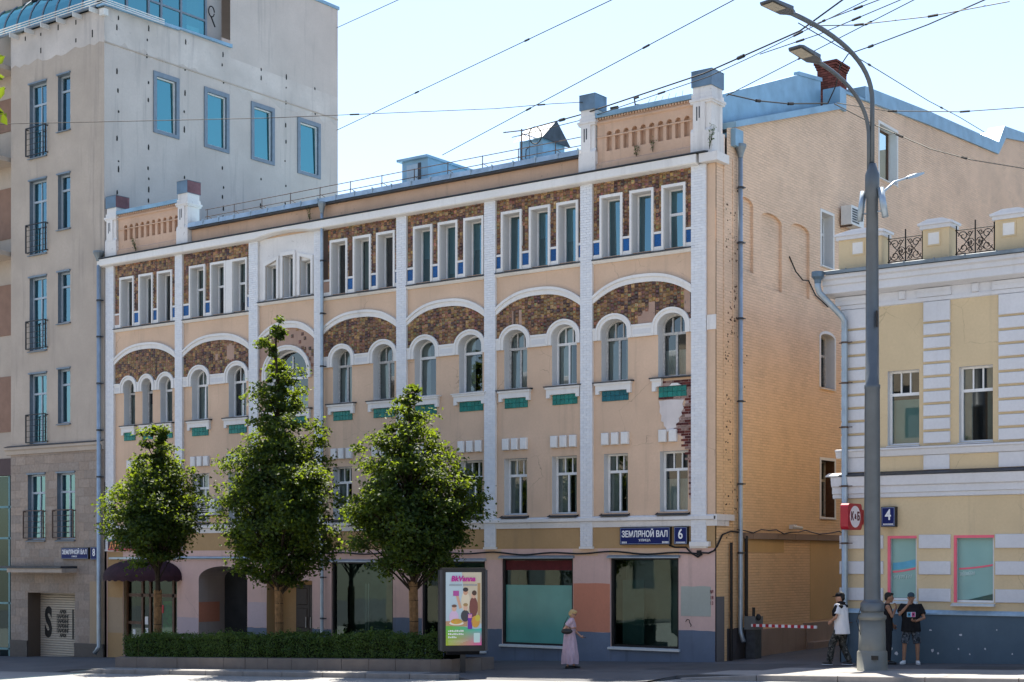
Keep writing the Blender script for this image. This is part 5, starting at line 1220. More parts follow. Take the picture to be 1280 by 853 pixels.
# projecting round-cornered red box sign
t = thing('projecting_sign', 'red box sign with white oval hanging out from the yellow building by the downpipe', 'sign', (4.2, .0, 3.8))
def rrect(c0, c1, w_, h_, r_, n=6):
    o = []
    for (sx, sz, a0) in ((1, 1, 0), (-1, 1, 90), (-1, -1, 180), (1, -1, 270)):
        for k in range(n+1): a = math.radians(a0+90*k/n); o.append((c0+sx*(w_/2-r_)+r_*math.cos(a), c1+sz*(h_/2-r_)+r_*math.sin(a)))
    return o
SG = side(4.30); vc = -.21
b = MB(SG); b.prism(rrect(vc, 4.15, .90, .70, .12), 0, .22); part('box', b, M['red'], t)
b = MB(SG); n = 28; b.prism([(vc+.33*math.cos(2*math.pi*k/n), 4.15+.29*math.sin(2*math.pi*k/n)) for k in range(n)], -.008, .0); part('oval_face', b, M['opal'], t)
for tx, sz, dv in (('К', .30, -.20), ('&', .17, .0), ('Б', .30, .20)): lettering('lettering', tx, sz, simple('maroon letters', (.10, .008, .02), .5), t, (4.31, vc+dv, 4.15), math.pi/2, .012, .9)
b = MB(SG); b.box(.24, .52, .06, .14, 3.95, 4.35); part('bracket', b, M['red'], t)
# air conditioners
def aircon(label, P, w_, d_, h_, xf):
    t = thing('air_conditioner', label, 'air conditioner', P)
    b = MB(xf); b.box(0, w_, -d_-.08, -.08, 0, h_); part('case', b, M['plastic_white'], t)
    b = MB(xf)
    for k in range(6): b.box(w_*.08, w_*.62, -d_-.088, -d_-.08, h_*(.12+.13*k), h_*(.12+.13*k)+h_*.085)
    part('grille', b, M['black'], t)
    b = MB(xf); b.box(w_*.1, w_*.16, -d_-.05, 0, -.05, -.0); b.box(w_*.84, w_*.9, -d_-.05, 0, -.05, -.0); part('bracket', b, M['iron'], t)
aircon('white air conditioner on the painted brick side wall above the iron railing', (0, 8.15, 13.95), 1.0, .36, .62, lambda a, d, z: (-d, 8.25+a, 13.95+z))
aircon('white air conditioner under a first floor window between the two left trees', (-20.9, 0, 4.62), .82, .32, .58, lambda a, d, z: (-21.0+a, d, 4.62+z))
aircon('white air conditioner half hidden by leaves left of the other one', (-21.8, 0, 4.55), .7, .3, .55, lambda a, d, z: (-21.95+a, d, 4.5+z)) if False else None
# ================================================================ barrier on the driveway
t = thing('barrier', 'grey barrier cabinet with red and white striped arm across the driveway', 'barrier', (.4, 1.4, zg(.4)))
b = MB(); b.box(.26, .56, 1.28, 1.66, zg(.5), .98); part('cabinet', b, M['cabinet'], t)
b = MB(); b.box(.24, .60, 1.22, 1.70, .98, 1.36); part('head', b, simple('grey barrier head', (.15, .155, .15), .5), t)
b = MB(); b.tube([(.48, 1.35, 1.36), (.48, 1.35, 1.62)], .045, 8); b.ell((.66, 1.30, 1.34), (.08, .06, .10)); part('signal_lamp', b, M['black'], t)
b = MB(); b.box(.50, 2.55, 1.15, 1.20, 1.07, 1.15); arm = part('arm', b, M['signwhite'], t)
for k in range(10): b = MB(); b.box(.56+k*.20, .66+k*.20, 1.145, 1.205, 1.067, 1.153); part('stripe', b, M['stripe_red'], arm)
# ================================================================ advertising board
AB = (-4.63, -5.78, zg(-4.63)-.02); t = thing('advertising_board', 'black city light board with a food poster beside the end of the hedge', 'billboard', AB); t.rotation_euler.z = math.atan2(SA, CA)+math.radians(11)
def loc(mb): off = Vector(AB); mb.xf = lambda a, d, z: (off.x+a, off.y+d, off.z+z); return mb
b = loc(MB()); b.box(-.07, .07, -.05, .05, -.1, .60); part('post', b, M['black'], t)
b = loc(MB()); b.profile([(-.16, .62), (-.05, .50), (.05, .50), (.16, .62)], -.45, .45); b.box(-.62, .62, -.16, .16, .60, 2.82); b.box(-.60, .60, -.18, .18, 2.82, 2.86); part('housing', b, M['black'], t)
b = loc(MB())
for x in (-.62, .62): b.box(x-.035, x+.035, -.19, .19, .62, 2.80)
part('side_profile', b, simple('dark grey profile', (.04, .042, .05), .4, .4), t)
def emi(name, col, e=.04):
    m, bs_, L = base_mat(name); setp(bs_, .4, 0, .4); bs_.inputs['Base Color'].default_value = rgb(col); bs_.inputs['Emission Color'].default_value = rgb(col); bs_.inputs['Emission Strength'].default_value = e; return m
FY = -.165
def flat(pts, col, k, name='poster_shape'):
    b = loc(MB()); b.prism(pts, FY-.002*k, FY-.002*k+.0015); part(name, b, emi('poster ink %d' % (k*100+int(1000*(col[0]+2*col[1]+4*col[2]))), col), t)
def blob(cx_, cz, rx, rz, n=14): return [(cx_+rx*math.cos(2*math.pi*k/n), cz+rz*math.sin(2*math.pi*k/n)) for k in range(n)]
flat(rect(-.49, .49, .76, 2.74), (.38, .48, .53), 0, 'poster_sheet')
flat([(.08, 1.35), (.49, 1.35), (.49, 2.74), (-.05, 2.74)], (.48, .42, .31), 1); flat(rect(.38, .46, 1.5, 2.45), (.35, .22, .10), 2)
m, bs_, L = base_mat('poster bottom gradient'); setp(bs_, .4)
tc = ND(m, 'ShaderNodeTexCoord'); sx_ = ND(m, 'ShaderNodeSeparateXYZ'); L.new(tc.outputs['Object'], sx_.inputs[0])
c_ = mixc(m, ramp(m, sx_.outputs[0], -.35, .5), (.12, .40, .05), (.02, .42, .38)); c_ = mixc(m, ramp(m, sx_.outputs[2], 1.2, .78), c_, mixc(m, ramp(m, sx_.outputs[0], -.4, .45), (.35, .42, .02), (.70, .10, .30)))
L.new(c_, bs_.inputs['Base Color']); L.new(c_, bs_.inputs['Emission Color']); bs_.inputs['Emission Strength'].default_value = .04
b = loc(MB()); b.prism([(-.49, .76), (.49, .76), (.49, 1.22), (.30, 1.20), (.0, 1.27), (-.49, 1.29)], FY-.006, FY-.0045); part('poster_shape', b, m, t)
flat([(-.49, 1.29), (.1, 1.27), (.1, 1.42), (-.49, 1.42)], (.42, .25, .14), 2)
for (x, z, rx, rz, col, k) in ((.05, 1.95, .12, .28, (.60, .52, .38), 3), (.05, 2.21, .065, .09, (.50, .28, .18), 4), (.05, 2.27, .075, .06, (.03, .02, .02), 5), (.27, 1.80, .12, .28, (.16, .05, .04), 3), (.27, 2.12, .06, .09, (.55, .33, .23), 4), (.29, 2.18, .065, .07, (.06, .03, .02), 5),
        (-.27, 1.52, .13, .19, (.55, .40, .55), 5), (-.26, 1.76, .065, .08, (.55, .34, .25), 6), (-.26, 1.83, .07, .04, (.12, .06, .04), 7), (.04, 1.56, .12, .16, (.04, .04, .05), 5), (.05, 1.78, .06, .075, (.58, .36, .26), 6), (.05, 1.86, .065, .045, (.32, .2, .08), 7),
        (-.2, 1.36, .2, .055, (.70, .66, .55), 8), (-.2, 1.41, .16, .075, (.58, .30, .05), 9)): flat(blob(x, z, rx, rz), col, k)
flat([(-.12, 1.75), (-.05, 1.78), (-.14, 2.1), (-.22, 2.12)], (.52, .30, .2), 4); flat(rect(-.29, -.13, 2.10, 2.24), (.35, .06, .25), 6)
flat(rect(.11, .23, 1.20, 1.62), (.12, .02, .30), 10); flat(rect(.12, .22, 1.5, 1.6), (.6, .25, .3), 11); flat(blob(.32, 1.40, .12, .16), (.55, .28, .04), 10); flat(blob(.38, 1.5, .07, .09), (.50, .42, .05), 11)
r = random.Random(8)
for k in range(10): flat(blob(-.2+r.uniform(-.13, .13), 1.41+r.uniform(-.04, .05), .028, .022, 8), (r.uniform(.4, .7), r.uniform(.2, .4), .04), 12+k % 2)
def ad_text(tx, sz, x, z, col, sx=1, sh=0, bold=0):
    o = lettering('poster_lettering', tx, sz, emi('poster text %d' % int(z*1000), col), t, (AB[0]+x, AB[1]+FY-.03, AB[2]+z), bold=bold, sx=sx, shear=sh); return o
ad_text('BkVanna', .20, -.02, 2.56, (.40, .01, .22), .95, .2, .008)
b = loc(MB())
for k in range(22):
    if k != 10: b.box(-.40+k*.035, -.40+k*.035+.024, FY-.032, FY-.030, 2.375, 2.415)
part('poster_small_print', b, emi('grey print', (.22, .24, .27)), t, kind='stuff')
b = loc(MB())
for j, n_ in enumerate((9, 9, 5)):
    for k in range(n_): b.box(-.43+k*.048, -.43+k*.048+.036, FY-.032, FY-.030, 1.13-.085*j, 1.13-.085*j+(.05 if (k*7+j) % 3 else .036))
part('poster_small_print', b, emi('white print', (.70, .74, .68)), t, kind='stuff')
b = loc(MB())
for k in range(4): b.box(-.43, .12-.07*k, FY-.013, FY-.012, .90-.035*k, .905-.035*k)
part('poster_small_print', b, emi('small print', (.7, .75, .6)), t, kind='stuff')
b = loc(MB()); b.prism(rrect(.36, .965, .17, .26, .02), FY-.012, FY-.0105); part('poster_shape', b, emi('pale square', (.50, .66, .62)), t)
# ================================================================ lamp post
LX, LY = 5.96, -2.95; LZ = zg(LX)
t = thing('street_lamp', 'tall grey street lamp post with two curved arms in front of the yellow building', 'street lamp', (LX, LY, LZ))
b = MB(); b.lathe((LX, LY, 0), [(.375, LZ-.05), (.375, LZ-.05), (.37, LZ+.45), (.355, LZ+.47), (.335, LZ+.49), (.335, LZ+.50), (.315, LZ+1.24), (.315, LZ+1.24), (.345, LZ+1.27), (.345, LZ+1.34), (.28, LZ+1.38), (.27, LZ+1.46)], 24)
part('base', b, M['lamp_base'], t, True)
b = MB(); b.lathe((LX, LY, 0), [(.285, LZ+1.45), (.29, LZ+1.47), (.29, LZ+1.64), (.27, LZ+1.67), (.27, LZ+1.67), (.205, LZ+1.74), (.205, LZ+1.75), (.185, 7.2), (.195, 7.22), (.195, 7.3), (.17, 7.32), (.145, 11.9), (.175, 11.92), (.175, 12.48), (.13, 12.6), (.10, 12.75)], 24); part('column', b, M['lamp_grey'], t, True)
b = MB(); b.box(LX+.02, LX+.30, LY-.348, LY-.325, LZ+.28, LZ+.38); b.tube([(LX-.30+.02*abs(k-6), LY-.26, LZ+.85+.06*k) for k in range(13)], .008, 4); part('hatch', b, M['black'], t)
b = MB(); b.box(LX+.17, LX+.20, LY-.19, LY-.1, 8.7, 9.1); part('cable_slot', b, M['black'], t)
adir = Vector((-.21, -.977, 0))
def arm(z0, z1, L_, ze, off, r_, name):
    P0 = Vector((LX, LY, 12.6))+off; pts = [P0, P0+Vector((0, 0, z0-12.6))]
    A, B_, E_ = pts[1], Vector((A0.x, A0.y, z1)) if False else P0+Vector((0, 0, z1-12.6)), Vector((LX, LY, ze))+adir*L_
    for k in range(1, 15): s = k/14; pts.append(A*(1-s)**2+B_*2*s*(1-s)+E_*s*s)
    b = MB(); b.tube(pts, r_, 8); part(name, b, M['lamp_grey'], t, True)
    d = (pts[-1]-pts[-2]).normalized(); d = (d+Vector((0, 0, -.02))).normalized(); sd2 = Vector((0, 0, 1)).cross(d).normalized(); up = d.cross(sd2)
    h = MB(); hm = MB()
    prof = [(0, .06, .05), (.12, .10, .06), (.24, .20, .06), (.92, .21, .035), (1.02, .16, .02)]
    ring0 = []
    for (s, w_, th) in prof:
        c = pts[-1]+d*(s-.05); ring0.append([h.pt(c+sd2*w_+up*th), h.pt(c-sd2*w_+up*th), h.pt(c-sd2*w_-up*th*.6), h.pt(c+sd2*w_-up*th*.6)])
    for k in range(len(prof)-1):
        for q in range(4): h.face((ring0[k][q], ring0[k][(q+1) % 4], ring0[k+1][(q+1) % 4], ring0[k+1][q]))
    h.face(ring0[0]); h.face(ring0[-1]); hd = part('lamp_head', h, M['lamp_grey'], t)
    q = [pts[-1]+d*s-up*.045+sd2*w_ for s, w_ in ((.42, .155), (.42, -.155), (.90, -.16), (.90, .16))]; hm.poly(q); hm.poly([p+up*.01 for p in q]); part('lens', hm, M['lens'], hd)
arm(14.3, 15.55, 3.15, 15.72, Vector((0, 0, 0)), .06, 'arm'); arm(13.4, 14.5, 2.15, 14.80, Vector((-.07, -.05, 0)), .05, 'arm')
b = MB(); P0 = Vector((LX+.18, LY+.12, 11.75)); pp = [P0, P0+Vector((.05, .1, .35)), P0+Vector((.16, .45, .62)), P0+Vector((.3, .95, .80))]; b.tube(pp, [.035, .03, .028, .025], 8); part('short_arm', b, M['pipe'], t, True)
b = MB(); c = pp[-1]; d = (pp[-1]-pp[-2]).normalized(); s2 = Vector((0, 0, 1)).cross(d).normalized(); b.prism([(0, 0)]*3, 0, 0) if False else None
R1 = [(0, .05, .03), (.3, .11, .05), (.62, .10, .02)]; rr = [[b.pt(c+d*(s-.05)+s2*w_*q[0]+Vector((0, 0, th*q[1]))) for q in ((1, 1), (-1, 1), (-1, -1), (1, -1))] for s, w_, th in R1]
for k in range(2):
    for q in range(4): b.face((rr[k][q], rr[k][(q+1) % 4], rr[k+1][(q+1) % 4], rr[k+1][q]))
b.face(rr[0]); b.face(rr[-1]); part('small_lamp_head', b, M['pipe'], t)
for sx, tilt in ((-1, .05), (1, -.06)):
    b = MB(); c = Vector((LX+sx*.30, LY-.05*sx, 11.75)); b.tube([c+Vector((-tilt, 0, -.36)), c+Vector((tilt, 0, .36))], .085, 8); b.tube([c+Vector((0, 0, -.2)), (LX, LY, 11.55)], .02, 5); part('antenna_panel', b, M['pipe'], t, True)
# ================================================================ planter with hedge
PU0, PU1, PV0, PV1 = -19.05, -4.72, -5.82, -4.25
t = thing('planter', 'long low granite planter holding the hedge and three trees', 'planter', ((PU0+PU1)/2, -5, zg((PU0+PU1)/2)))
a = PU0; r = random.Random(6)
while a < PU1-1.05:
    e = min(a+r.choice((.95, 1.0, 1.05)), PU1-1.0); b = MB(); g = .008; j = r.uniform(-.006, .006)
    if PU1-1.0-e < .3: e = PU1-1.0
    V = [(a+g, PV0+j, zg(a)-.2), (e-g, PV0+j, zg(e)-.2), (e-g, PV0+.22, zg(e)-.2), (a+g, PV0+.22, zg(a)-.2), (a+g, PV0+j, zg(a)+.335), (e-g, PV0+j, zg(e)+.335), (e-g, PV0+.22, zg(e)+.35), (a+g, PV0+.22, zg(a)+.35)]
    i = [b.pt(p) for p in V]
    for q in ((0, 1, 5, 4), (4, 5, 6, 7), (1, 2, 6, 5), (2, 3, 7, 6), (3, 0, 4, 7)): b.face([i[k] for k in q])
    part('granite_block', b, M['planter'], t); a = e
cpts = [(PU1-1.0+1.0*math.sin(k*math.pi/2/5), PV0+1.0*(1-math.cos(k*math.pi/2/5))) for k in range(6)]
for k in range(5):
    b = MB(); (x0, y0), (x1, y1) = cpts[k], cpts[k+1]; i = [b.pt(p) for p in ((x0, y0, zg(x0)-.2), (x1, y1, zg(x1)-.2), (x1, y1, zg(x1)+.34), (x0, y0, zg(x0)+.34), (x0-.05, y0+.2, zg(x0)+.34), (x1-.2, y1+.1, zg(x1)+.34))]
    b.face(i[:4]); b.face((i[3], i[2], i[5], i[4])); part('granite_block', b, M['planter'], t)
for (x0, x1, y0, y1) in ((PU1-.2, PU1, PV0+1.02, PV1), (PU0, PU1-.21, PV1-.2, PV1), (PU0, PU0+.2, PV0+.23, PV1-.21)):
    b = MB(); i = [b.pt((x, y, zg(x)+z)) for z in (-.2, .34) for x, y in ((x0, y0), (x1, y0), (x1, y1), (x0, y1))]
    for q in ((0, 1, 5, 4), (1, 2, 6, 5), (2, 3, 7, 6), (3, 0, 4, 7), (4, 5, 6, 7)): b.face([i[k] for k in q])
    part('granite_block', b, M['planter'], t)
b = MB(); i = [b.pt((x, y, zg(x)+.27)) for x, y in ((PU0+.1, PV0+.1), (PU1-1.0, PV0+.1), (PU1-.1, PV0+1.0), (PU1-.1, PV1-.1), (PU0+.1, PV1-.1))]; b.face(i); part('soil', b, M['soil'], t)
# ---- foliage
def leaf_mat(name, dark, lite, trans, tf=.45, rough=.42):
    m = bpy.data.materials.new(name); m.use_nodes = True; nt_ = m.node_tree; nt_.nodes.clear(); L = nt_.links
    out = ND(m, 'ShaderNodeOutputMaterial'); pr = ND(m, 'ShaderNodeBsdfPrincipled'); tr = ND(m, 'ShaderNodeBsdfTranslucent'); mx = ND(m, 'ShaderNodeMixShader')
    a = ND(m, 'ShaderNodeAttribute', attribute_name='Rnd'); setp(pr, rough, 0, .22)
    L.new(mixc(m, a.outputs['Fac'], dark, lite), pr.inputs['Base Color']); L.new(mixc(m, a.outputs['Fac'], tuple(x*.6 for x in trans), trans), tr.inputs[0])
    mx.inputs[0].default_value = tf; L.new(pr.outputs[0], mx.inputs[1]); L.new(tr.outputs[0], mx.inputs[2]); L.new(mx.outputs[0], out.inputs[0]); return m
M['leaf'] = leaf_mat('linden leaf', (.007, .019, .005), (.022, .046, .009), (.40, .54, .03), .26, .6)
M['hedge'] = leaf_mat('hedge leaf', (.026, .058, .016), (.070, .125, .028), (.20, .32, .04), .3)
def leaves_mesh(name, P, N, size, off, seed, aspect=.8, fold=.22):
    rg = np.random.default_rng(seed); n = len(P); N = N/np.maximum(np.linalg.norm(N, axis=1, keepdims=True), 1e-6)
    T = rg.normal(size=(n, 3)); T -= N*np.sum(T*N, 1, keepdims=True); T /= np.maximum(np.linalg.norm(T, axis=1, keepdims=True), 1e-6)
    B_ = np.cross(N, T); s = (size*rg.uniform(.65, 1.25, n))[:, None]; P = P-np.array(off)
    V = np.empty((n, 5, 3)); V[:, 0] = P-T*s*.5; V[:, 1] = P+B_*s*.5*aspect+N*s*fold-T*s*.08; V[:, 2] = P+T*s*.55; V[:, 3] = P-B_*s*.5*aspect+N*s*fold-T*s*.08; V[:, 4] = P+N*s*.0
    F = np.empty((n, 4, 3), dtype=np.int32); base = (np.arange(n)*5)[:, None]
    F[:, 0] = base+np.array([0, 1, 4]); F[:, 1] = base+np.array([1, 2, 4]); F[:, 2] = base+np.array([4, 2, 3]); F[:, 3] = base+np.array([0, 4, 3])
    me = bpy.data.meshes.new(name); me.vertices.add(n*5); me.vertices.foreach_set('co', V.reshape(-1).astype(np.float32))
    me.loops.add(n*12); me.loops.foreach_set('vertex_index', F.reshape(-1)); me.polygons.add(n*4)
    me.polygons.foreach_set('loop_start', np.arange(n*4, dtype=np.int32)*3)
    me.update(calc_edges=True); me.validate()
    at_ = me.attributes.new('Rnd', 'FLOAT', 'POINT'); at_.data.foreach_set('value', np.repeat(rg.random(n), 5).astype(np.float32)); return me
def tree(label, u_, v_, prof, ztop, zbot, nclump, per, seed, lobes=()):
    rg = np.random.default_rng(seed); z0 = zg(u_)+.27; t = thing('linden_tree', label, 'tree', (u_, v_, z0), 'street trees in the planter')
    b = MB(); lean = rg.uniform(-.08, .08); ax = lambda z: Vector((u_+lean*(z-z0)/3, v_+.03*math.sin(z), z))
    zz = [z0-.1+(ztop-.5-z0)*k/10 for k in range(11)]; b.tube([ax(z) for z in zz], [.10*(1-.085*k)+.012 for k in range(11)], 9)
    tk = part('trunk', b, M['bark'], t, True)
    P, Nn = [], []
    def hw(z, side_):
        for k in range(len(prof)-1):
            if prof[k][0] <= z <= prof[k+1][0]:
                s = (z-prof[k][0])/(prof[k+1][0]-prof[k][0]); return prof[k][side_]*(1-s)+prof[k+1][side_]*s
        return .1
    br = MB(); CR = Vector((CA, -SA, 0)); CD = Vector((SA, CA, 0))          # widest spread runs across the picture, the crown is as deep as it is wide
    cl = []
    nb = nclump//8; zz2 = np.linspace(zbot, ztop, 200); wt_ = np.cumsum([((hw(z, 1)+hw(z, 2))/2)**1.7+.06 for z in zz2]); wt_ /= wt_[-1]
    for k in range(nb):
        z_e = float(np.interp((k+rg.random())/nb, wt_, zz2))+.05; th = k*2.39996+rg.uniform(-.5, .5); cx_ = math.cos(th)
        R_ = (hw(z_e, 2) if cx_ > 0 else hw(z_e, 1)); Rd = (hw(z_e, 1)+hw(z_e, 2))/2; q = rg.uniform(.70, 1.22)
        E_ = ax(z_e)+CR*(R_*q*cx_)+CD*(Rd*q*math.sin(th)); z_s = max(z0+1.75, z_e-(.35+.75*(E_-ax(z_e)).length)); S_ = ax(z_s); mid = S_.lerp(E_, .5)+Vector((0, 0, .12+rg.uniform(-.08, .12)))+CR*rg.uniform(-.12, .12)
        br.tube([S_, mid, E_], [.034, .02, .006], 5, False)
        for j in range(8):
            t_ = .30+.72*(j+rg.random())/8; p_ = S_*(1-t_)**2+mid*2*t_*(1-t_)+E_*t_*t_ if t_ <= 1 else E_+(E_-mid).normalized()*.12
            sp_ = (.10+.24*(1-abs(t_-.6)))*min(1, .25+Rd/1.5); c = p_+Vector(rg.normal(size=3)*sp_*np.array([1, 1, .75])); cl.append((c, t_))
    for (lx, ly, lz, rx, rz, n) in lobes:
        for k in range(n):
            d = rg.normal(size=3); d /= np.linalg.norm(d); q = rg.uniform(.3, 1)**.4; c = Vector((u_, v_, 0))+CR*lx+CD*ly+Vector((0, 0, lz))+CR*(d[0]*rx*q)+CD*(d[1]*rx*q)+Vector((0, 0, d[2]*rz*q)); cl.append((c, .8))
    for k, (c, rad) in enumerate(cl):
        if k % 9 == 0:
            zb_ = max(z0+1.9, c.z-(.5+.55*(c-ax(c.z)).length)); s0 = ax(zb_); mid = s0.lerp(c, .55)+Vector((0, 0, .10)); br.tube([s0, mid, c], [.028, .018, .006], 5, False)
        m_ = int(per*rg.uniform(.5, 1.5)); sp = rg.uniform(.12, .22)
        pts = rg.normal(size=(m_, 3))*np.array([sp, sp, sp*.6])*min(1, .35+(c.x-ax(c.z).x)**2+(c.y-ax(c.z).y)**2)+np.array(c); P.append(pts)
        out = np.array(c-ax(c.z)); out[2] = 0; out = out/(np.linalg.norm(out)+1e-6)
        Nn.append(rg.normal(size=(m_, 3))*.55+np.array([0, 0, .75])+out*.45)
    part('branches', br, M['bark'], t)
    me = leaves_mesh('crown', np.concatenate(P), np.concatenate(Nn), .112, t.location, seed+9); part('crown', me, M['leaf'], t, kind='stuff')
    w_ = MB(); n = 20; rw = .112
    for k in range(n):
        a_ = 2*math.pi*k/n; c = Vector((math.cos(a_)*rw, math.sin(a_)*rw, 0)); j = rg.uniform(-.04, .04)
        w_.tube([ax(z0-.05)+c, ax(z0+1.1)+c*1.02, ax(z0+2.22)+c*1.04+Vector((0, 0, j))], rg.uniform(.014, .019), 5)
    wr = part('trunk_wrap', w_, simple('reed wrap %d' % seed, (.21, .125, .06), .8, 0, .2, .35, 9, .4), t, kind='stuff')
    for zz_ in (.45, 1.1, 1.7, 2.1): c = MB(); p = ax(z0+zz_); c.lathe((p.x, p.y, 0), [(.130, p.z-.012), (.136, p.z), (.130, p.z+.012)], 14); part('tie', c, M['bark'], t)
tree('shortest linden tree at the left end of the hedge, in front of the awning', -18.34, -4.65, [(3.3, .6, .6), (3.7, 1.05, 1.2), (4.1, 1.15, 1.4), (4.7, 1.22, 1.42), (5.3, 1.12, 1.2), (5.9, .95, .9), (6.4, .58, .58), (7.0, .42, .42), (7.7, .13, .13)], 7.7, 3.75, 480, 62, 1)
tree('tallest linden tree in the middle of the hedge, with a spire top', -12.73, -4.65, [(2.7, .6, .6), (3.1, 1.2, 1.2), (3.7, 1.45, 1.35), (4.6, 1.65, 1.4), (5.6, 1.75, 1.3), (6.5, 1.45, 1.15), (7.2, 1.0, .85), (8.0, .68, .62), (8.8, .52, .52), (9.6, .34, .34), (10.75, .08, .08)], 10.75, 3.0, 640, 66, 2, [(1.75, .3, 4.7, .75, 1.3, 90)])
tree('broad linden tree at the right end of the hedge, next to the advertising board', -7.30, -4.65, [(3.1, .7, .8), (3.5, 1.4, 1.4), (4.0, 1.7, 1.6), (4.6, 1.9, 1.55), (5.3, 1.65, 1.3), (5.9, 1.15, .95), (6.5, .72, .72), (7.3, .48, .5), (8.25, .13, .13)], 8.25, 3.6, 600, 64, 3)
# the same kind of tree lines the far side of the road; it shows only as a reflection
src = [o for o in bpy.data.objects if o.parent is None and o.name.startswith('linden_tree')]
for k, x in enumerate((-34, -22, -11, -2, 7, 17, 29)):
    s_ = src[k % 3]; o = s_.copy(); C.objects.link(o); o.location = (x, -46.5, zg(x)); o.scale = (1.25, 1.25, 1.15); o['label'] = 'leafy tree across the road, mirrored in the shop glass'; o['group'] = 'trees across the road'
    for ch_ in s_.children:
        if ch_.name.startswith(('tie', 'trunk_wrap')): continue
        c_ = ch_.copy(); C.objects.link(c_); c_.parent = o
# hedge
hu0, hu1, hv0, hv1 = PU0+.18, PU1-.75, PV0+.16, PV1-.45
h = thing('hedge', 'trimmed dark green hedge growing in the long granite planter', 'hedge', ((hu0+hu1)/2, -5, zg((hu0+hu1)/2)+.27))
rg = np.random.default_rng(31); n = 30000
U = rg.uniform(hu0, hu1, n); bumpy = .05*np.sin(U*2.1)+.05*np.sin(U*5.3+1)+.035*np.sin(U*13)+.02*np.sin(U*29); face = rg.random(n)
Vv = np.where(face < .5, hv0+rg.exponential(.06, n), rg.uniform(hv0, hv1, n)); Zt = .09+.032*U+1.0+bumpy
Zz = np.where(face < .5, .09+.032*U+.28+rg.random(n)*(.72+bumpy), Zt-rg.exponential(.05, n)); up_ = rg.random(n) < .06; Zz = np.where(up_, Zt+rg.uniform(0, .14, n)*(np.sin(U*17)+1)*.6, Zz)
Pn = np.stack([U, Vv+.03*np.sin(U*9)+.02*np.sin(Zz*17), Zz], 1); Nm = rg.normal(size=(n, 3))*.6+np.where(face[:, None] < .5, np.array([[0, -.7, .4]]), np.array([[0, -.1, .9]]))
part('foliage', leaves_mesh('foliage', Pn, Nm, .062, h.location, 5, .6), M['hedge'], h, kind='stuff')
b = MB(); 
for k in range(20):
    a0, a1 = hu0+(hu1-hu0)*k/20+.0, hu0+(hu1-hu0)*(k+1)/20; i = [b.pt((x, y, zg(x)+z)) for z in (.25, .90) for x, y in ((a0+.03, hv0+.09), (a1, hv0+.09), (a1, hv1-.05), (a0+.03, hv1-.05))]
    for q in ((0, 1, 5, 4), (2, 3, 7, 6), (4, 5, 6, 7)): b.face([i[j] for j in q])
part('shade_core', b, simple('dark hedge core', (.008, .014, .005), .95, 0, .1, .3), h)  # near-black boxes put the inner shade of the hedge into colour
# weeds growing on ledges
def weed(label, p, hgt, n, seed, sp=.12):
    rg = np.random.default_rng(seed); t = thing('weed', label, 'weed', p); b = MB()
    P, N_ = [], []
    for k in range(3):
        d = Vector((rg.uniform(-sp, sp), rg.uniform(-.05, .02), hgt*rg.uniform(.7, 1))); b.tube([p, Vector(p)+d*.5, Vector(p)+d], [.008, .006, .003], 4, False)
        for q in range(n//3): s = rg.uniform(.15, 1); c = Vector(p)+d*s; P.append([c.x+rg.normal()*.035, c.y+rg.normal()*.03, c.z+rg.normal()*.03]); N_.append([rg.normal()*.6, rg.normal()*.6-.3, .7])
    part('stem', b, M['bark'], t); part('leaves', leaves_mesh('leaves', np.array(P), np.array(N_), .055, t.location, seed, .5), M['hedge'], t, kind='stuff')
weed('weed sprouting on the corner pillar ledge near the side wall', (-.12, -.20, 14.66), .85, 90, 41, .18)
weed('pair of small weeds on the right parapet below the arcade', (-2.62, -.08, 14.86), .42, 60, 42, .16); weed('single small weed on the right parapet, nearer the corner', (-2.05, -.08, 14.9), .38, 30, 43, .06)
weed('bushy weed on the left parapet ledge', (-24.75, -.15, 14.66), .62, 110, 44, .22); weed('weed on the cornice next to the middle downpipe', (-15.75, -.12, 14.66), .5, 70, 45, .2)
# ================================================================ overhead wires
def wire(label, pts, r_=.012, sag=0.0):
    P = [at(*p) for p in pts]; Q = []
    for k in range(len(P)-1):
        m_ = 8
        for s in range(m_+(1 if k == len(P)-2 else 0)): f = s/m_; q = P[k].lerp(P[k+1], f); q.z -= sag*4*f*(1-f)/(len(P)-1); Q.append(q)
    b = MB(); b.tube(Q, r_, 5)
    for q in (len(Q)//3, len(Q)*2//3):
        if len(Q) > 12: b.tube([Q[q], Q[q+1] if (Q[q+1]-Q[q]).length < .3 else Q[q]+(Q[q+1]-Q[q]).normalized()*.3], r_*2.2, 6)
    solo('overhead_wire', b, M['cable'], label, 'wire', tuple(P[0]), group='overhead wires')
wire('thin overhead wire rising from the grey wall edge to the top, left of the two', [(421, 163, 62), (592, 82, 50), (790, -12, 40)], .014)
wire('thin overhead wire rising from behind the roof hatch to the top centre', [(553, 194, 55), (735, 97, 45), (940, -12, 38)], .014)
wire('slack wire crossing from the left edge to the parapet pillar cap', [(-30, 156, 48), (330, 148, 50), (620, 136, 49), (690, 130, 48), (728, 128, 46.5)], .012)
wire('short wire at the top beside the grey building corner', [(421, 35, 62), (520, -10, 50)], .014)
wire('heavy cable from the roof pole past both pillar caps to the upper right', [(629, 166, 50), (655, 163, 50), (728, 143, 46.8), (880, 92, 42), (1000, 38.7, 38), (1064, -8, 35)], .022)
wire('second cable close below the heavy one above the parapet', [(640, 172, 50), (728, 150, 46.9), (886, 96, 42), (940, 71, 41), (1086, -1, 38), (1100, -8, 37)], .013)
wire('thin wire running just under the heavy cable to the top right', [(950, 68, 42), (1024, 43, 40), (1140, -6, 37)], .014)
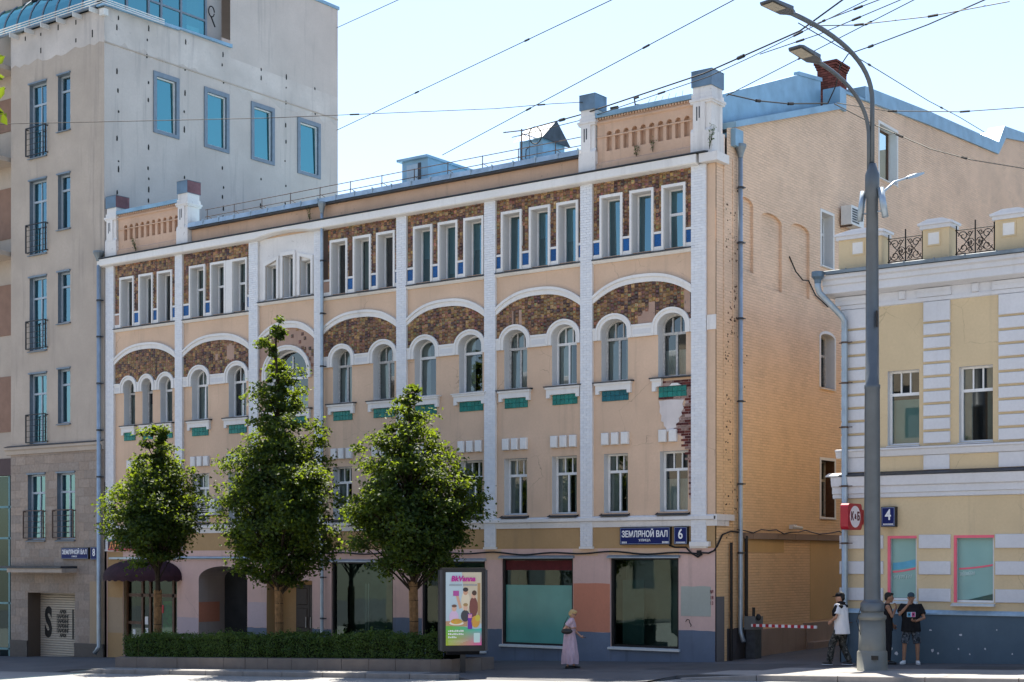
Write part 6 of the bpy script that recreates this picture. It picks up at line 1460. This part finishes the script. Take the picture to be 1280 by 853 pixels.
wire('wire from the corner pillar crossing the lamp arms to the top', [(908, 120, 44), (998, 74, 41), (1082, 31, 38), (1160, -9, 35)], .013)
wire('wire meeting the lamp head and rising steeply to the top', [(1012, 33, 37), (1038, 23, 37), (1120, -8, 35)], .014)
wire('slack wire from the lamp arm to the right top edge', [(1012, 32.5, 37), (1068, 31.6, 37), (1160, 21, 36), (1262, 2, 35)], .014)
wire('dark cable drooping from the roof edge up behind the lamp to the top right', [(1035, 129, 46), (1045, 107, 45), (1050, 83, 44), (1060, 68, 43), (1086, 59, 42), (1160, 31, 38), (1240, -4, 35)], .018)
wire('wavy wire falling from the lamp arm to the far roof valley', [(998, 29, 37), (1063, 67, 40), (1098, 88, 44), (1160, 126, 52), (1200, 147, 57), (1238, 170, 60)], .014)
wire('dark wire dropping from the top to the upper lamp head', [(950, -8, 38), (975, 10, 37.2)], .010)
wire('cable running down across the side wall to the right edge', [(1043, 130, 46), (1095, 157, 45), (1165, 187, 43), (1215, 200, 42), (1300, 214, 41)], .016)
wire('double cable strung from the corner pillar along the blue fire wall', [(910, 118, 43.5), (945, 126, 44), (985, 130, 45), (1035, 129.5, 46)], .02)
wire('thin pale wire from the roof edge to the right border', [(1046, 129, 46), (1110, 139, 45), (1200, 140, 44), (1300, 133, 43)], .014)
# twig of a nearer tree at the left edge
tw = thing('tree_branch', 'leafy twig of a nearer tree poking in at the left edge', 'branch', tuple(at(-25, 120, 14)))
P, N_ = [], []; rg = np.random.default_rng(77)
for (x, y) in ((2, 75), (1, 98), (4, 118), (2, 140), (6, 150), (-3, 88), (-6, 130), (-10, 110)):
    for q in range(2): p = at(x+rg.uniform(-3, 1), y+rg.uniform(-5, 5), 14+rg.uniform(-.3, .3)); P.append(list(p)); N_.append([.3, -.9, .3+rg.normal()*.3])
b = MB(); b.tube([at(-60, 100, 14), at(-25, 112, 14), at(-4, 120, 14)], [.02, .012, .005], 6); part('twig', b, M['bark'], tw)
part('leaves', leaves_mesh('leaves', np.array(P), np.array(N_), .11, tw.location, 3, .75), M['leaf'], tw, kind='stuff')
# ================================================================ people
M['skin'] = simple('skin', (.42, .23, .155), .55, 0, .35, .08, 12)
M['skin_tan'] = simple('tanned skin', (.30, .155, .095), .55, 0, .35, .08, 12)
M['hair_dark'] = simple('dark hair', (.012, .010, .009), .6, 0, .3, .3, 60, .4)
M['hair_blond'] = simple('blond hair', (.42, .29, .13), .6, 0, .3, .35, 60, .5)
M['shirt_white'] = cloth('white cotton', (.74, .72, .73), .04)
M['cloth_black'] = cloth('black cotton', (.014, .014, .016), .3)
M['lilac_cloth'] = cloth('pale lilac cotton', (.50, .37, .43), .1)
M['cap'] = simple('slate cap', (.035, .065, .085), .8, 0, .2, .15, 9)
M['shoe_white'] = simple('white shoe', (.66, .66, .66), .6, 0, .3, .05)
M['leather'] = simple('black leather', (.012, .011, .012), .4, 0, .45, .15, 9)
def camo(name, a, b_, c_, sc):
    m, bs_, L = base_mat(name); setp(bs_, .9, 0, .2); p = pos(m)
    col = mixc(m, ramp(m, noise(m, sc, 3, p), .46, .5), a, b_); col = mixc(m, ramp(m, noise(m, sc*1.4, 2, pos(m, (1.2, .9, 1.1))), .56, .6), col, c_); L.new(col, bs_.inputs['Base Color']); return m
M['camo_dark'] = camo('dark camouflage', (.012, .013, .012), (.05, .05, .045), (.13, .12, .11), 11)
M['camo_blue'] = camo('blue grey camouflage', (.02, .024, .03), (.055, .065, .08), (.12, .13, .15), 10)
def remesh(mb, name, vox=.010, smooth=4):
    me = mb.mesh('tmp'); o = bpy.data.objects.new('tmp', me); C.objects.link(o)
    md = o.modifiers.new('r', 'REMESH'); md.mode = 'VOXEL'; md.voxel_size = vox; md.use_smooth_shade = True
    if smooth: sm = o.modifiers.new('s', 'SMOOTH'); sm.factor = .5; sm.iterations = smooth
    bpy.context.view_layer.update(); dg = bpy.context.evaluated_depsgraph_get()
    out = bpy.data.meshes.new_from_object(o.evaluated_get(dg)); bpy.data.objects.remove(o); out.name = name; return out
def seg(mb, pts, rs, n=10):
    mb.tube(pts, rs, n)
    for p, r_ in zip(pts, rs): mb.ell(p, (r_, r_, r_), 10, 6)
def loft(mb, rings, n=18):
    R = [[mb.pt((x+a*math.cos(2*math.pi*q/n), b_*math.sin(2*math.pi*q/n), z)) for q in range(n)] for x, z, a, b_ in rings]
    for k in range(len(R)-1):
        for q in range(n): mb.face((R[k][q], R[k][(q+1) % n], R[k+1][(q+1) % n], R[k+1][q]))
    mb.face(R[0][::-1]); mb.face(R[-1])
def hand(mb, wrist, d, palm_n, curl=.5):
    """palm, four fingers of different length and a thumb; d points from wrist to fingers, palm_n out of the palm"""
    d = Vector(d).normalized(); nn = Vector(palm_n); nn = (nn-d*nn.dot(d)).normalized(); s = d.cross(nn); w_ = Vector(wrist); R = Matrix((s, nn, d)).transposed()
    mb.ell(w_+d*.045, (.042, .018, .055), 10, 8, R)
    for k, (off, ln) in enumerate(((-.030, .068), (-.010, .078), (.010, .073), (.029, .058))):
        b0 = w_+d*.085+s*off; b1 = b0+(d*math.cos(curl*.7)+nn*math.sin(curl*.7))*ln*.5; b2 = b1+(d*math.cos(curl*1.7)+nn*math.sin(curl*1.7))*ln*.5; mb.tube([b0-d*.02, b0, b1, b2], [.010, .0095, .0088, .0075], 7)
    t0 = w_+d*.03+s*-.038; t1 = t0+(d*.6-s*.55+nn*.35).normalized()*.035; t2 = t1+(d*.8+nn*.5).normalized()*.03; mb.tube([t0, t1, t2], [.013, .011, .009], 7)
def person(label, px_u, px_v, face, height, J, skin, hip_z=.93, lean=0.0, headd=(1, 0, 0), torso_w=1.0):
    z0 = zg(px_u); t = thing('person', label, 'person', (px_u, px_v, z0))
    fx, fy = face; t.rotation_euler.z = math.atan2(fx*SA+fy*CA, fx*CA-fy*SA); t.scale = (height/1.75,)*3
    off = Vector(t.location)
    b = MB(); T = torso_w
    hp = Vector((0, 0, hip_z)); ch = Vector((lean, 0, hip_z+.36)); nk = Vector((lean*1.25, 0, hip_z+.55)); hd = Vector(J.get('head', (lean*1.4+.02, 0, hip_z+.70)))
    for c, r_ in ((hp, (.115, .16*T, .11)), (hp.lerp(ch, .35), (.10*T, .135*T, .12)), (hp.lerp(ch, .7), (.11*T, .155*T, .13)), (ch+Vector((0, 0, .03)), (.11, .175*T, .11))): b.ell(c, r_, 14, 10)
    seg(b, [nk-Vector((0, 0, .10)), nk, hd-Vector((.0, 0, .07))], [.075, .058, .052])
    f = Vector(headd).normalized(); up = Vector((0, 0, 1)); sd2 = up.cross(f).normalized(); up2 = f.cross(sd2); R = Matrix((f, sd2, up2)).transposed()
    b.ell(hd, (.098, .076, .115), 16, 12, R); b.ell(hd+R @ Vector((.025, 0, -.055)), (.07, .058, .062), 12, 8, R)
    b.ell(hd+R @ Vector((.10, 0, -.018)), (.020, .013, .024), 8, 6, R); b.ell(hd+R @ Vector((.082, 0, -.062)), (.018, .024, .012), 8, 6, R); b.ell(hd+R @ Vector((.075, 0, -.098)), (.022, .026, .018), 8, 6, R)
    for s in (-1, 1): b.ell(hd+R @ Vector((-.005, s*.078, -.012)), (.022, .012, .034), 8, 6, R)
    for s, nm in ((1, 'l'), (-1, 'r')):
        sh = Vector((lean*1.05, s*.185*T, hip_z+.475)); el, wr = Vector(J[nm+'e']), Vector(J[nm+'w']); seg(b, [ch+Vector((0, s*.09, .08)), sh, sh.lerp(el, .5), el, el.lerp(wr, .4), wr], [.065, .058, .048, .040, .038, .027]); hand(b, wr, J.get(nm+'h', (wr-el)), J.get(nm+'n', (0, -s, 0)), J.get(nm+'c', .6))
        hi = Vector((0, s*.085, hip_z-.03)); kn, an = Vector(J[nm+'k']), Vector(J[nm+'a']); seg(b, [hi, hi.lerp(kn, .45), kn, kn.lerp(an, .35), an], [.092, .078, .055, .052, .036])
        fd = Vector(J.get(nm+'f', (1, 0, 0))); fd.normalize(); Rf = Matrix((fd, Vector((0, 0, 1)).cross(fd), Vector((0, 0, 1)))).transposed(); b.ell(an+fd*.06+Vector((0, 0, -.05)), (.125, .045, .035), 12, 8, Rf)
    me = remesh(b, 'body', .0085, 2); me.transform(Matrix.Identity(4)); o = part('body', me, M[skin], t)
    t['_'] = 1; del t['_']
    for s in (-1, 1):
        e = MB(); e.ell(hd+R @ Vector((.088, s*.032, .008)), (.010, .013, .008), 8, 6, R); part('eye', e.mesh('eye'), M['hair_dark'], t)
    return t, dict(hp=hp, ch=ch, nk=nk, hd=hd, R=R, hip=hip_z, T=T, lean=lean)
def garment(t, name, mb, m, vox=.012, sm=3): return part(name, remesh(mb, name, vox, sm), M[m] if isinstance(m, str) else m, t)
def shirt(t, G, J, m, sleeve=.55, length=.0, loose=.02, name='t_shirt'):
    b = MB(); hp, ch, T = G['hp'], G['ch'], G['T']; L = loose
    l_ = G['lean']; h_ = G['hip']
    loft(b, [(0, h_-.08-length, .128+L*1.3, .172*T+L*1.3), (0, h_+.03, .126*T+L, .168*T+L), (l_*.4, h_+.16, .120*T+L, .155*T+L), (l_*.8, h_+.30, .126*T+L, .172*T+L), (l_, h_+.40, .120+L*.6, .190*T+L*.6), (l_*1.05, h_+.475, .095+L*.4, .175*T+L*.3), (l_*1.15, h_+.53, .075, .10), (l_*1.2, h_+.56, .066, .072)])
    for s, nm in ((1, 'l'), (-1, 'r')):
        sh = Vector((G['lean']*1.05, s*.185*T, G['hip']+.475)); el = Vector(J[nm+'e']); e = sh.lerp(el, min(sleeve, 1)) if sleeve else sh
        if sleeve: b.tube([ch+Vector((0, s*.07, .09)), sh, sh.lerp(e, .5), e], [.085, .075+L*.4, .068+L*.5, .066+L*.6], 12)
    return garment(t, name, b, m)
def trousers(t, G, J, m, frac=1.0, loose=.018, name='trousers'):
    b = MB(); hp = G['hp']; loft(b, [(0, hp.z-.09, .11+loose*.4, .165*G['T']), (0, hp.z, .122+loose*.4, .165*G['T']+loose*.4), (0, hp.z+.09, .115+loose*.3, .155*G['T']+loose*.3)])
    for s, nm in ((1, 'l'), (-1, 'r')):
        hi = Vector((0, s*.085, G['hip']-.03)); kn, an = Vector(J[nm+'k']), Vector(J[nm+'a']); P = [hi, hi.lerp(kn, .5), kn]; R_ = [.10+loose, .088+loose, .068+loose]
        if frac >= 1: P += [kn.lerp(an, .5), an+Vector((0, 0, .01))]; R_ += [.06+loose, .052+loose]
        else: P[-1] = hi.lerp(kn, frac*1.0); R_[-1] = .085+loose
        b.tube(P, R_, 12)
    return garment(t, name, b, m)
def shoes(t, J, m, sole='shoe_white', low=.0):
    for nm in 'lr':
        an = Vector(J[nm+'a']); fd = Vector(J.get(nm+'f', (1, 0, 0))).normalized(); Rf = Matrix((fd, Vector((0, 0, 1)).cross(fd), Vector((0, 0, 1)))).transposed(); b = MB()
        b.ell(an+fd*.06+Vector((0, 0, -.045)), (.142, .052, .042), 14, 8, Rf); b.ell(an+fd*-.01+Vector((0, 0, -.02)), (.06, .046, .045-low), 10, 8, Rf); s_ = garment(t, 'shoe', b, m, .008, 2)
        b = MB(); b.ell(an+fd*.06+Vector((0, 0, -.075)), (.148, .056, .016), 14, 6, Rf); part('sole', b.mesh('sole'), M[sole], s_)
def hairdo(t, G, m, pieces, name='hair'):
    b = MB()
    for (x, y, z, rx, ry, rz) in pieces: b.ell(G['hd']+G['R'] @ Vector((x, y, z)), (rx, ry, rz), 12, 8, G['R'])
    return garment(t, name, b, m, .009, 1)
# ---- woman in lilac
J = dict(head=(.10, 0, 1.60), re=(-.14, -.24, 1.17), rw=(.10, -.17, 1.20), rh=(.8, .4, .2), rn=(0, .3, -.9), rc=1.0, le=(.10, .22, 1.13), lw=(.30, .17, .95), lh=(.8, 0, -.55), ln=(0, -.5, .9), lc=.8,
         rk=(.05, -.09, .50), ra=(-.05, -.09, .085), lk=(.10, .09, .50), la=(.12, .08, .085))
wt, G = person('woman in a pale lilac top and long skirt walking past the shop windows', -2.60, -3.60, (1, -.12), 1.64, J, 'skin', lean=.05, headd=(.92, -.10, -.38), torso_w=1.12)
shirt(wt, G, J, 'lilac_cloth', .6, .02, .022)
b = MB(); n = 40; rows = 14; rg = random.Random(3); G_ = []
for k in range(rows+1):
    s = k/rows; z = 1.0-.86*s; rr = .160+.035*s+.035*math.sin(s*2.6); row = []
    for q in range(n):
        a_ = 2*math.pi*q/n; f_ = 1+.13*s*math.sin(7*a_+s*3.5)+.08*s*math.sin(11*a_-s*4); row.append(b.pt((rr*1.05*f_*math.cos(a_)+.02*s, rr*1.12*f_*math.sin(a_), z+.012*math.sin(5*a_)*s)))
    G_.append(row)
for k in range(rows):
    for q in range(n): b.face((G_[k][q], G_[k][(q+1) % n], G_[k+1][(q+1) % n], G_[k+1][q]))
b.face(G_[0]); part('skirt', b.mesh('skirt'), M['lilac_cloth'], wt, True)
b = MB(); b.tube([(.14*math.cos(a_*.3), .15*math.sin(a_*.3), 1.0) for a_ in range(22)], .014, 6); part('waist_tie', b.mesh('waist_tie'), M['lilac_cloth'], wt)
shoes(wt, J, 'leather', 'leather', .03)
hairdo(wt, G, 'hair_blond', [(-.02, 0, .05, .105, .09, .085), (-.06, 0, .0, .075, .092, .09), (.03, 0, .085, .075, .075, .05), (-.05, -.05, -.03, .055, .045, .06), (-.05, .05, -.03, .055, .045, .06), (.055, -.03, .08, .04, .04, .03)])
b = MB()
for s in (-1, 1): b.ell(G['hd']+G['R'] @ Vector((.088, s*.034, .008)), (.014, .030, .022), 10, 6, G['R'])
b.tube([G['hd']+G['R'] @ Vector(p) for p in ((-.01, -.082, .012), (.05, -.082, .012), (.092, -.05, .012), (.102, 0, .012), (.092, .05, .012), (.05, .082, .012), (-.01, .082, .012))], .006, 5); part('sunglasses', b.mesh('sunglasses'), M['leather'], wt)
def held(name, label, cat, person_, local, mb, m, parts=()):
    t = thing(name, label, cat, person_.matrix_basis @ Vector(local)); t.rotation_euler = person_.rotation_euler; t.scale = person_.scale
    o = part(mb[0], mb[1].mesh(mb[0]), M[m], t)
    for n_, b_, m_ in parts: part(n_, b_.mesh(n_), M[m_], t)
    return t
b = MB(); b.xf = None
bag = MB(); bag.ell((0, 0, 0), (.17, .07, .085), 16, 10); bag.box(-.13, .13, -.05, .05, -.03, .075); strap = MB(); strap.tube([(-.12, 0, .05), (-.06, .03, .25), (.02, .07, .42), (.06, .05, .25), (.10, 0, .05)], .012, 6)
held('handbag', 'black shoulder bag under the arm of the woman in lilac', 'bag', wt, (-.06, -.235, 1.10), ('bag_body', bag), 'leather', [('strap', strap, 'leather')])
ph = MB(); ph.box(-.07, .07, -.035, .035, -.006, .006); bt = MB(); bt.box(-.06, .06, -.03, .03, .0062, .0075)
held('phone', 'black phone in the lowered hand of the woman in lilac', 'phone', wt, (.40, .16, .905), ('case', ph), 'black', [('screen', bt, 'leather')])
# ---- man in white t-shirt walking away
J = dict(head=(.05, .0, 1.62), re=(.02, -.27, 1.16), rw=(.18, -.20, 1.0), le=(.04, .26, 1.16), lw=(.20, .18, 1.04), rk=(.02, -.09, .49), ra=(-.16, -.09, .10), lk=(.20, .10, .52), la=(.27, .10, .09))
mt, G = person('man in a loose white t-shirt and dark camouflage trousers walking left of the lamp post', 4.30, -1.05, (-.80, .55), 1.93, J, 'skin', lean=.03, headd=(1, .35, -.12))
shirt(mt, G, J, 'shirt_white', .75, .10, .045); trousers(mt, G, J, 'camo_dark', 1, .022); shoes(mt, J, 'leather')
hairdo(mt, G, 'hair_dark', [(-.03, 0, .03, .095, .083, .10), (-.06, 0, -.02, .06, .078, .08)])
b = MB(); b.ell(G['hd']+G['R'] @ Vector((-.005, 0, .055)), (.108, .088, .075), 14, 8, G['R']); b.ell(G['hd']+G['R'] @ Vector((.12, 0, .04)), (.06, .06, .010), 12, 6, G['R']); garment(mt, 'cap', b, 'cloth_black', .009, 1)
b = MB(); b.ell(G['nk']+Vector((-.02, 0, .0)), (.105, .13, .055), 14, 8); b.ell(G['nk']+Vector((-.04, .16, -.07)), (.10, .09, .06), 12, 8); b.ell(G['nk']+Vector((-.04, -.16, -.07)), (.09, .08, .05), 12, 8); b.tube([G['nk']+Vector((0, .20, -.06)), G['nk']+Vector((.03, .28, -.18)), G['nk']+Vector((.05, .27, -.30))], [.06, .06, .045], 8); garment(mt, 'shoulder_jacket', b, 'cloth_black', .012, 2)
# ---- man in black tank top behind the post
J = dict(head=(.05, .0, 1.63), re=(.10, -.22, 1.18), rw=(.21, -.08, 1.40), rh=(-.1, .35, .9), rn=(-.8, .3, .2), rc=1.2, le=(.04, .26, 1.16), lw=(.16, .20, .96), rk=(.03, -.08, .50), ra=(.02, -.09, .09), lk=(.05, .09, .50), la=(.0, .09, .09))
mt, G = person('man in a black tank top smoking behind the lamp post', 5.30, -.45, (1, -.15), 1.88, J, 'skin_tan', lean=.0, headd=(1, 0, -.12))
shirt(mt, G, J, 'cloth_black', 0, .03, .012, 'tank_top'); trousers(mt, G, J, 'cloth_black', 1, .010); shoes(mt, J, 'leather', 'leather', .02)
hairdo(mt, G, 'hair_dark', [(-.025, 0, .045, .100, .083, .088), (-.065, 0, .0, .05, .075, .085), (.045, 0, .095, .055, .065, .032)])
# ---- man in black t-shirt and shorts
J = dict(head=(.02, .0, 1.63), re=(.14, -.27, 1.22), rw=(.18, -.07, 1.46), rh=(-.2, .4, .85), rn=(-.9, .2, .2), rc=1.1, le=(.10, .30, 1.14), lw=(.24, .10, 1.06), lh=(.6, -.7, .1), ln=(-.3, -.2, .9), lc=1.0,
         rk=(.02, -.15, .50), ra=(.0, -.17, .09), lk=(.03, .15, .50), la=(.0, .16, .09), rf=(1, -.45, 0), lf=(1, .1, 0))
mt, G = person('stocky man in a black printed t-shirt, camouflage shorts and cap by the plinth', 5.90, -.32, (-.22, -1), 1.87, J, 'skin_tan', lean=.0, headd=(1, -.15, -.08), torso_w=1.18)
shirt(mt, G, J, 'cloth_black', .7, .05, .03); trousers(mt, G, J, 'camo_blue', .98, .012, 'shorts'); shoes(mt, J, 'shoe_white')
hairdo(mt, G, 'hair_dark', [(-.03, 0, .02, .09, .081, .09)])
b = MB(); b.ell(G['hd']+G['R'] @ Vector((-.005, 0, .052)), (.107, .088, .078), 14, 8, G['R']); b.ell(G['hd']+G['R'] @ Vector((.125, 0, .045)), (.065, .06, .010), 12, 6, G['R']); garment(mt, 'cap', b, 'cap', .009, 1)
def pr(y0, y1, z0, z1, col, k):
    b = MB(); b.box(.172+k*.003, .178+k*.003, y0, y1, z0, z1); m = simple('print %d' % int(1000*(y0+2*z0)+k*9), col, .8); part('print', b.mesh('print'), m, mt)
pr(-.10, .10, 1.16, 1.28, (.60, .62, .66), 0); pr(-.09, -.01, 1.165, 1.275, (.05, .25, .40), 1); pr(.01, .09, 1.165, 1.275, (.50, .06, .22), 1); pr(-.065, -.03, 1.195, 1.245, (.02, .02, .03), 2); pr(.03, .07, 1.20, 1.25, (.03, .02, .03), 2)
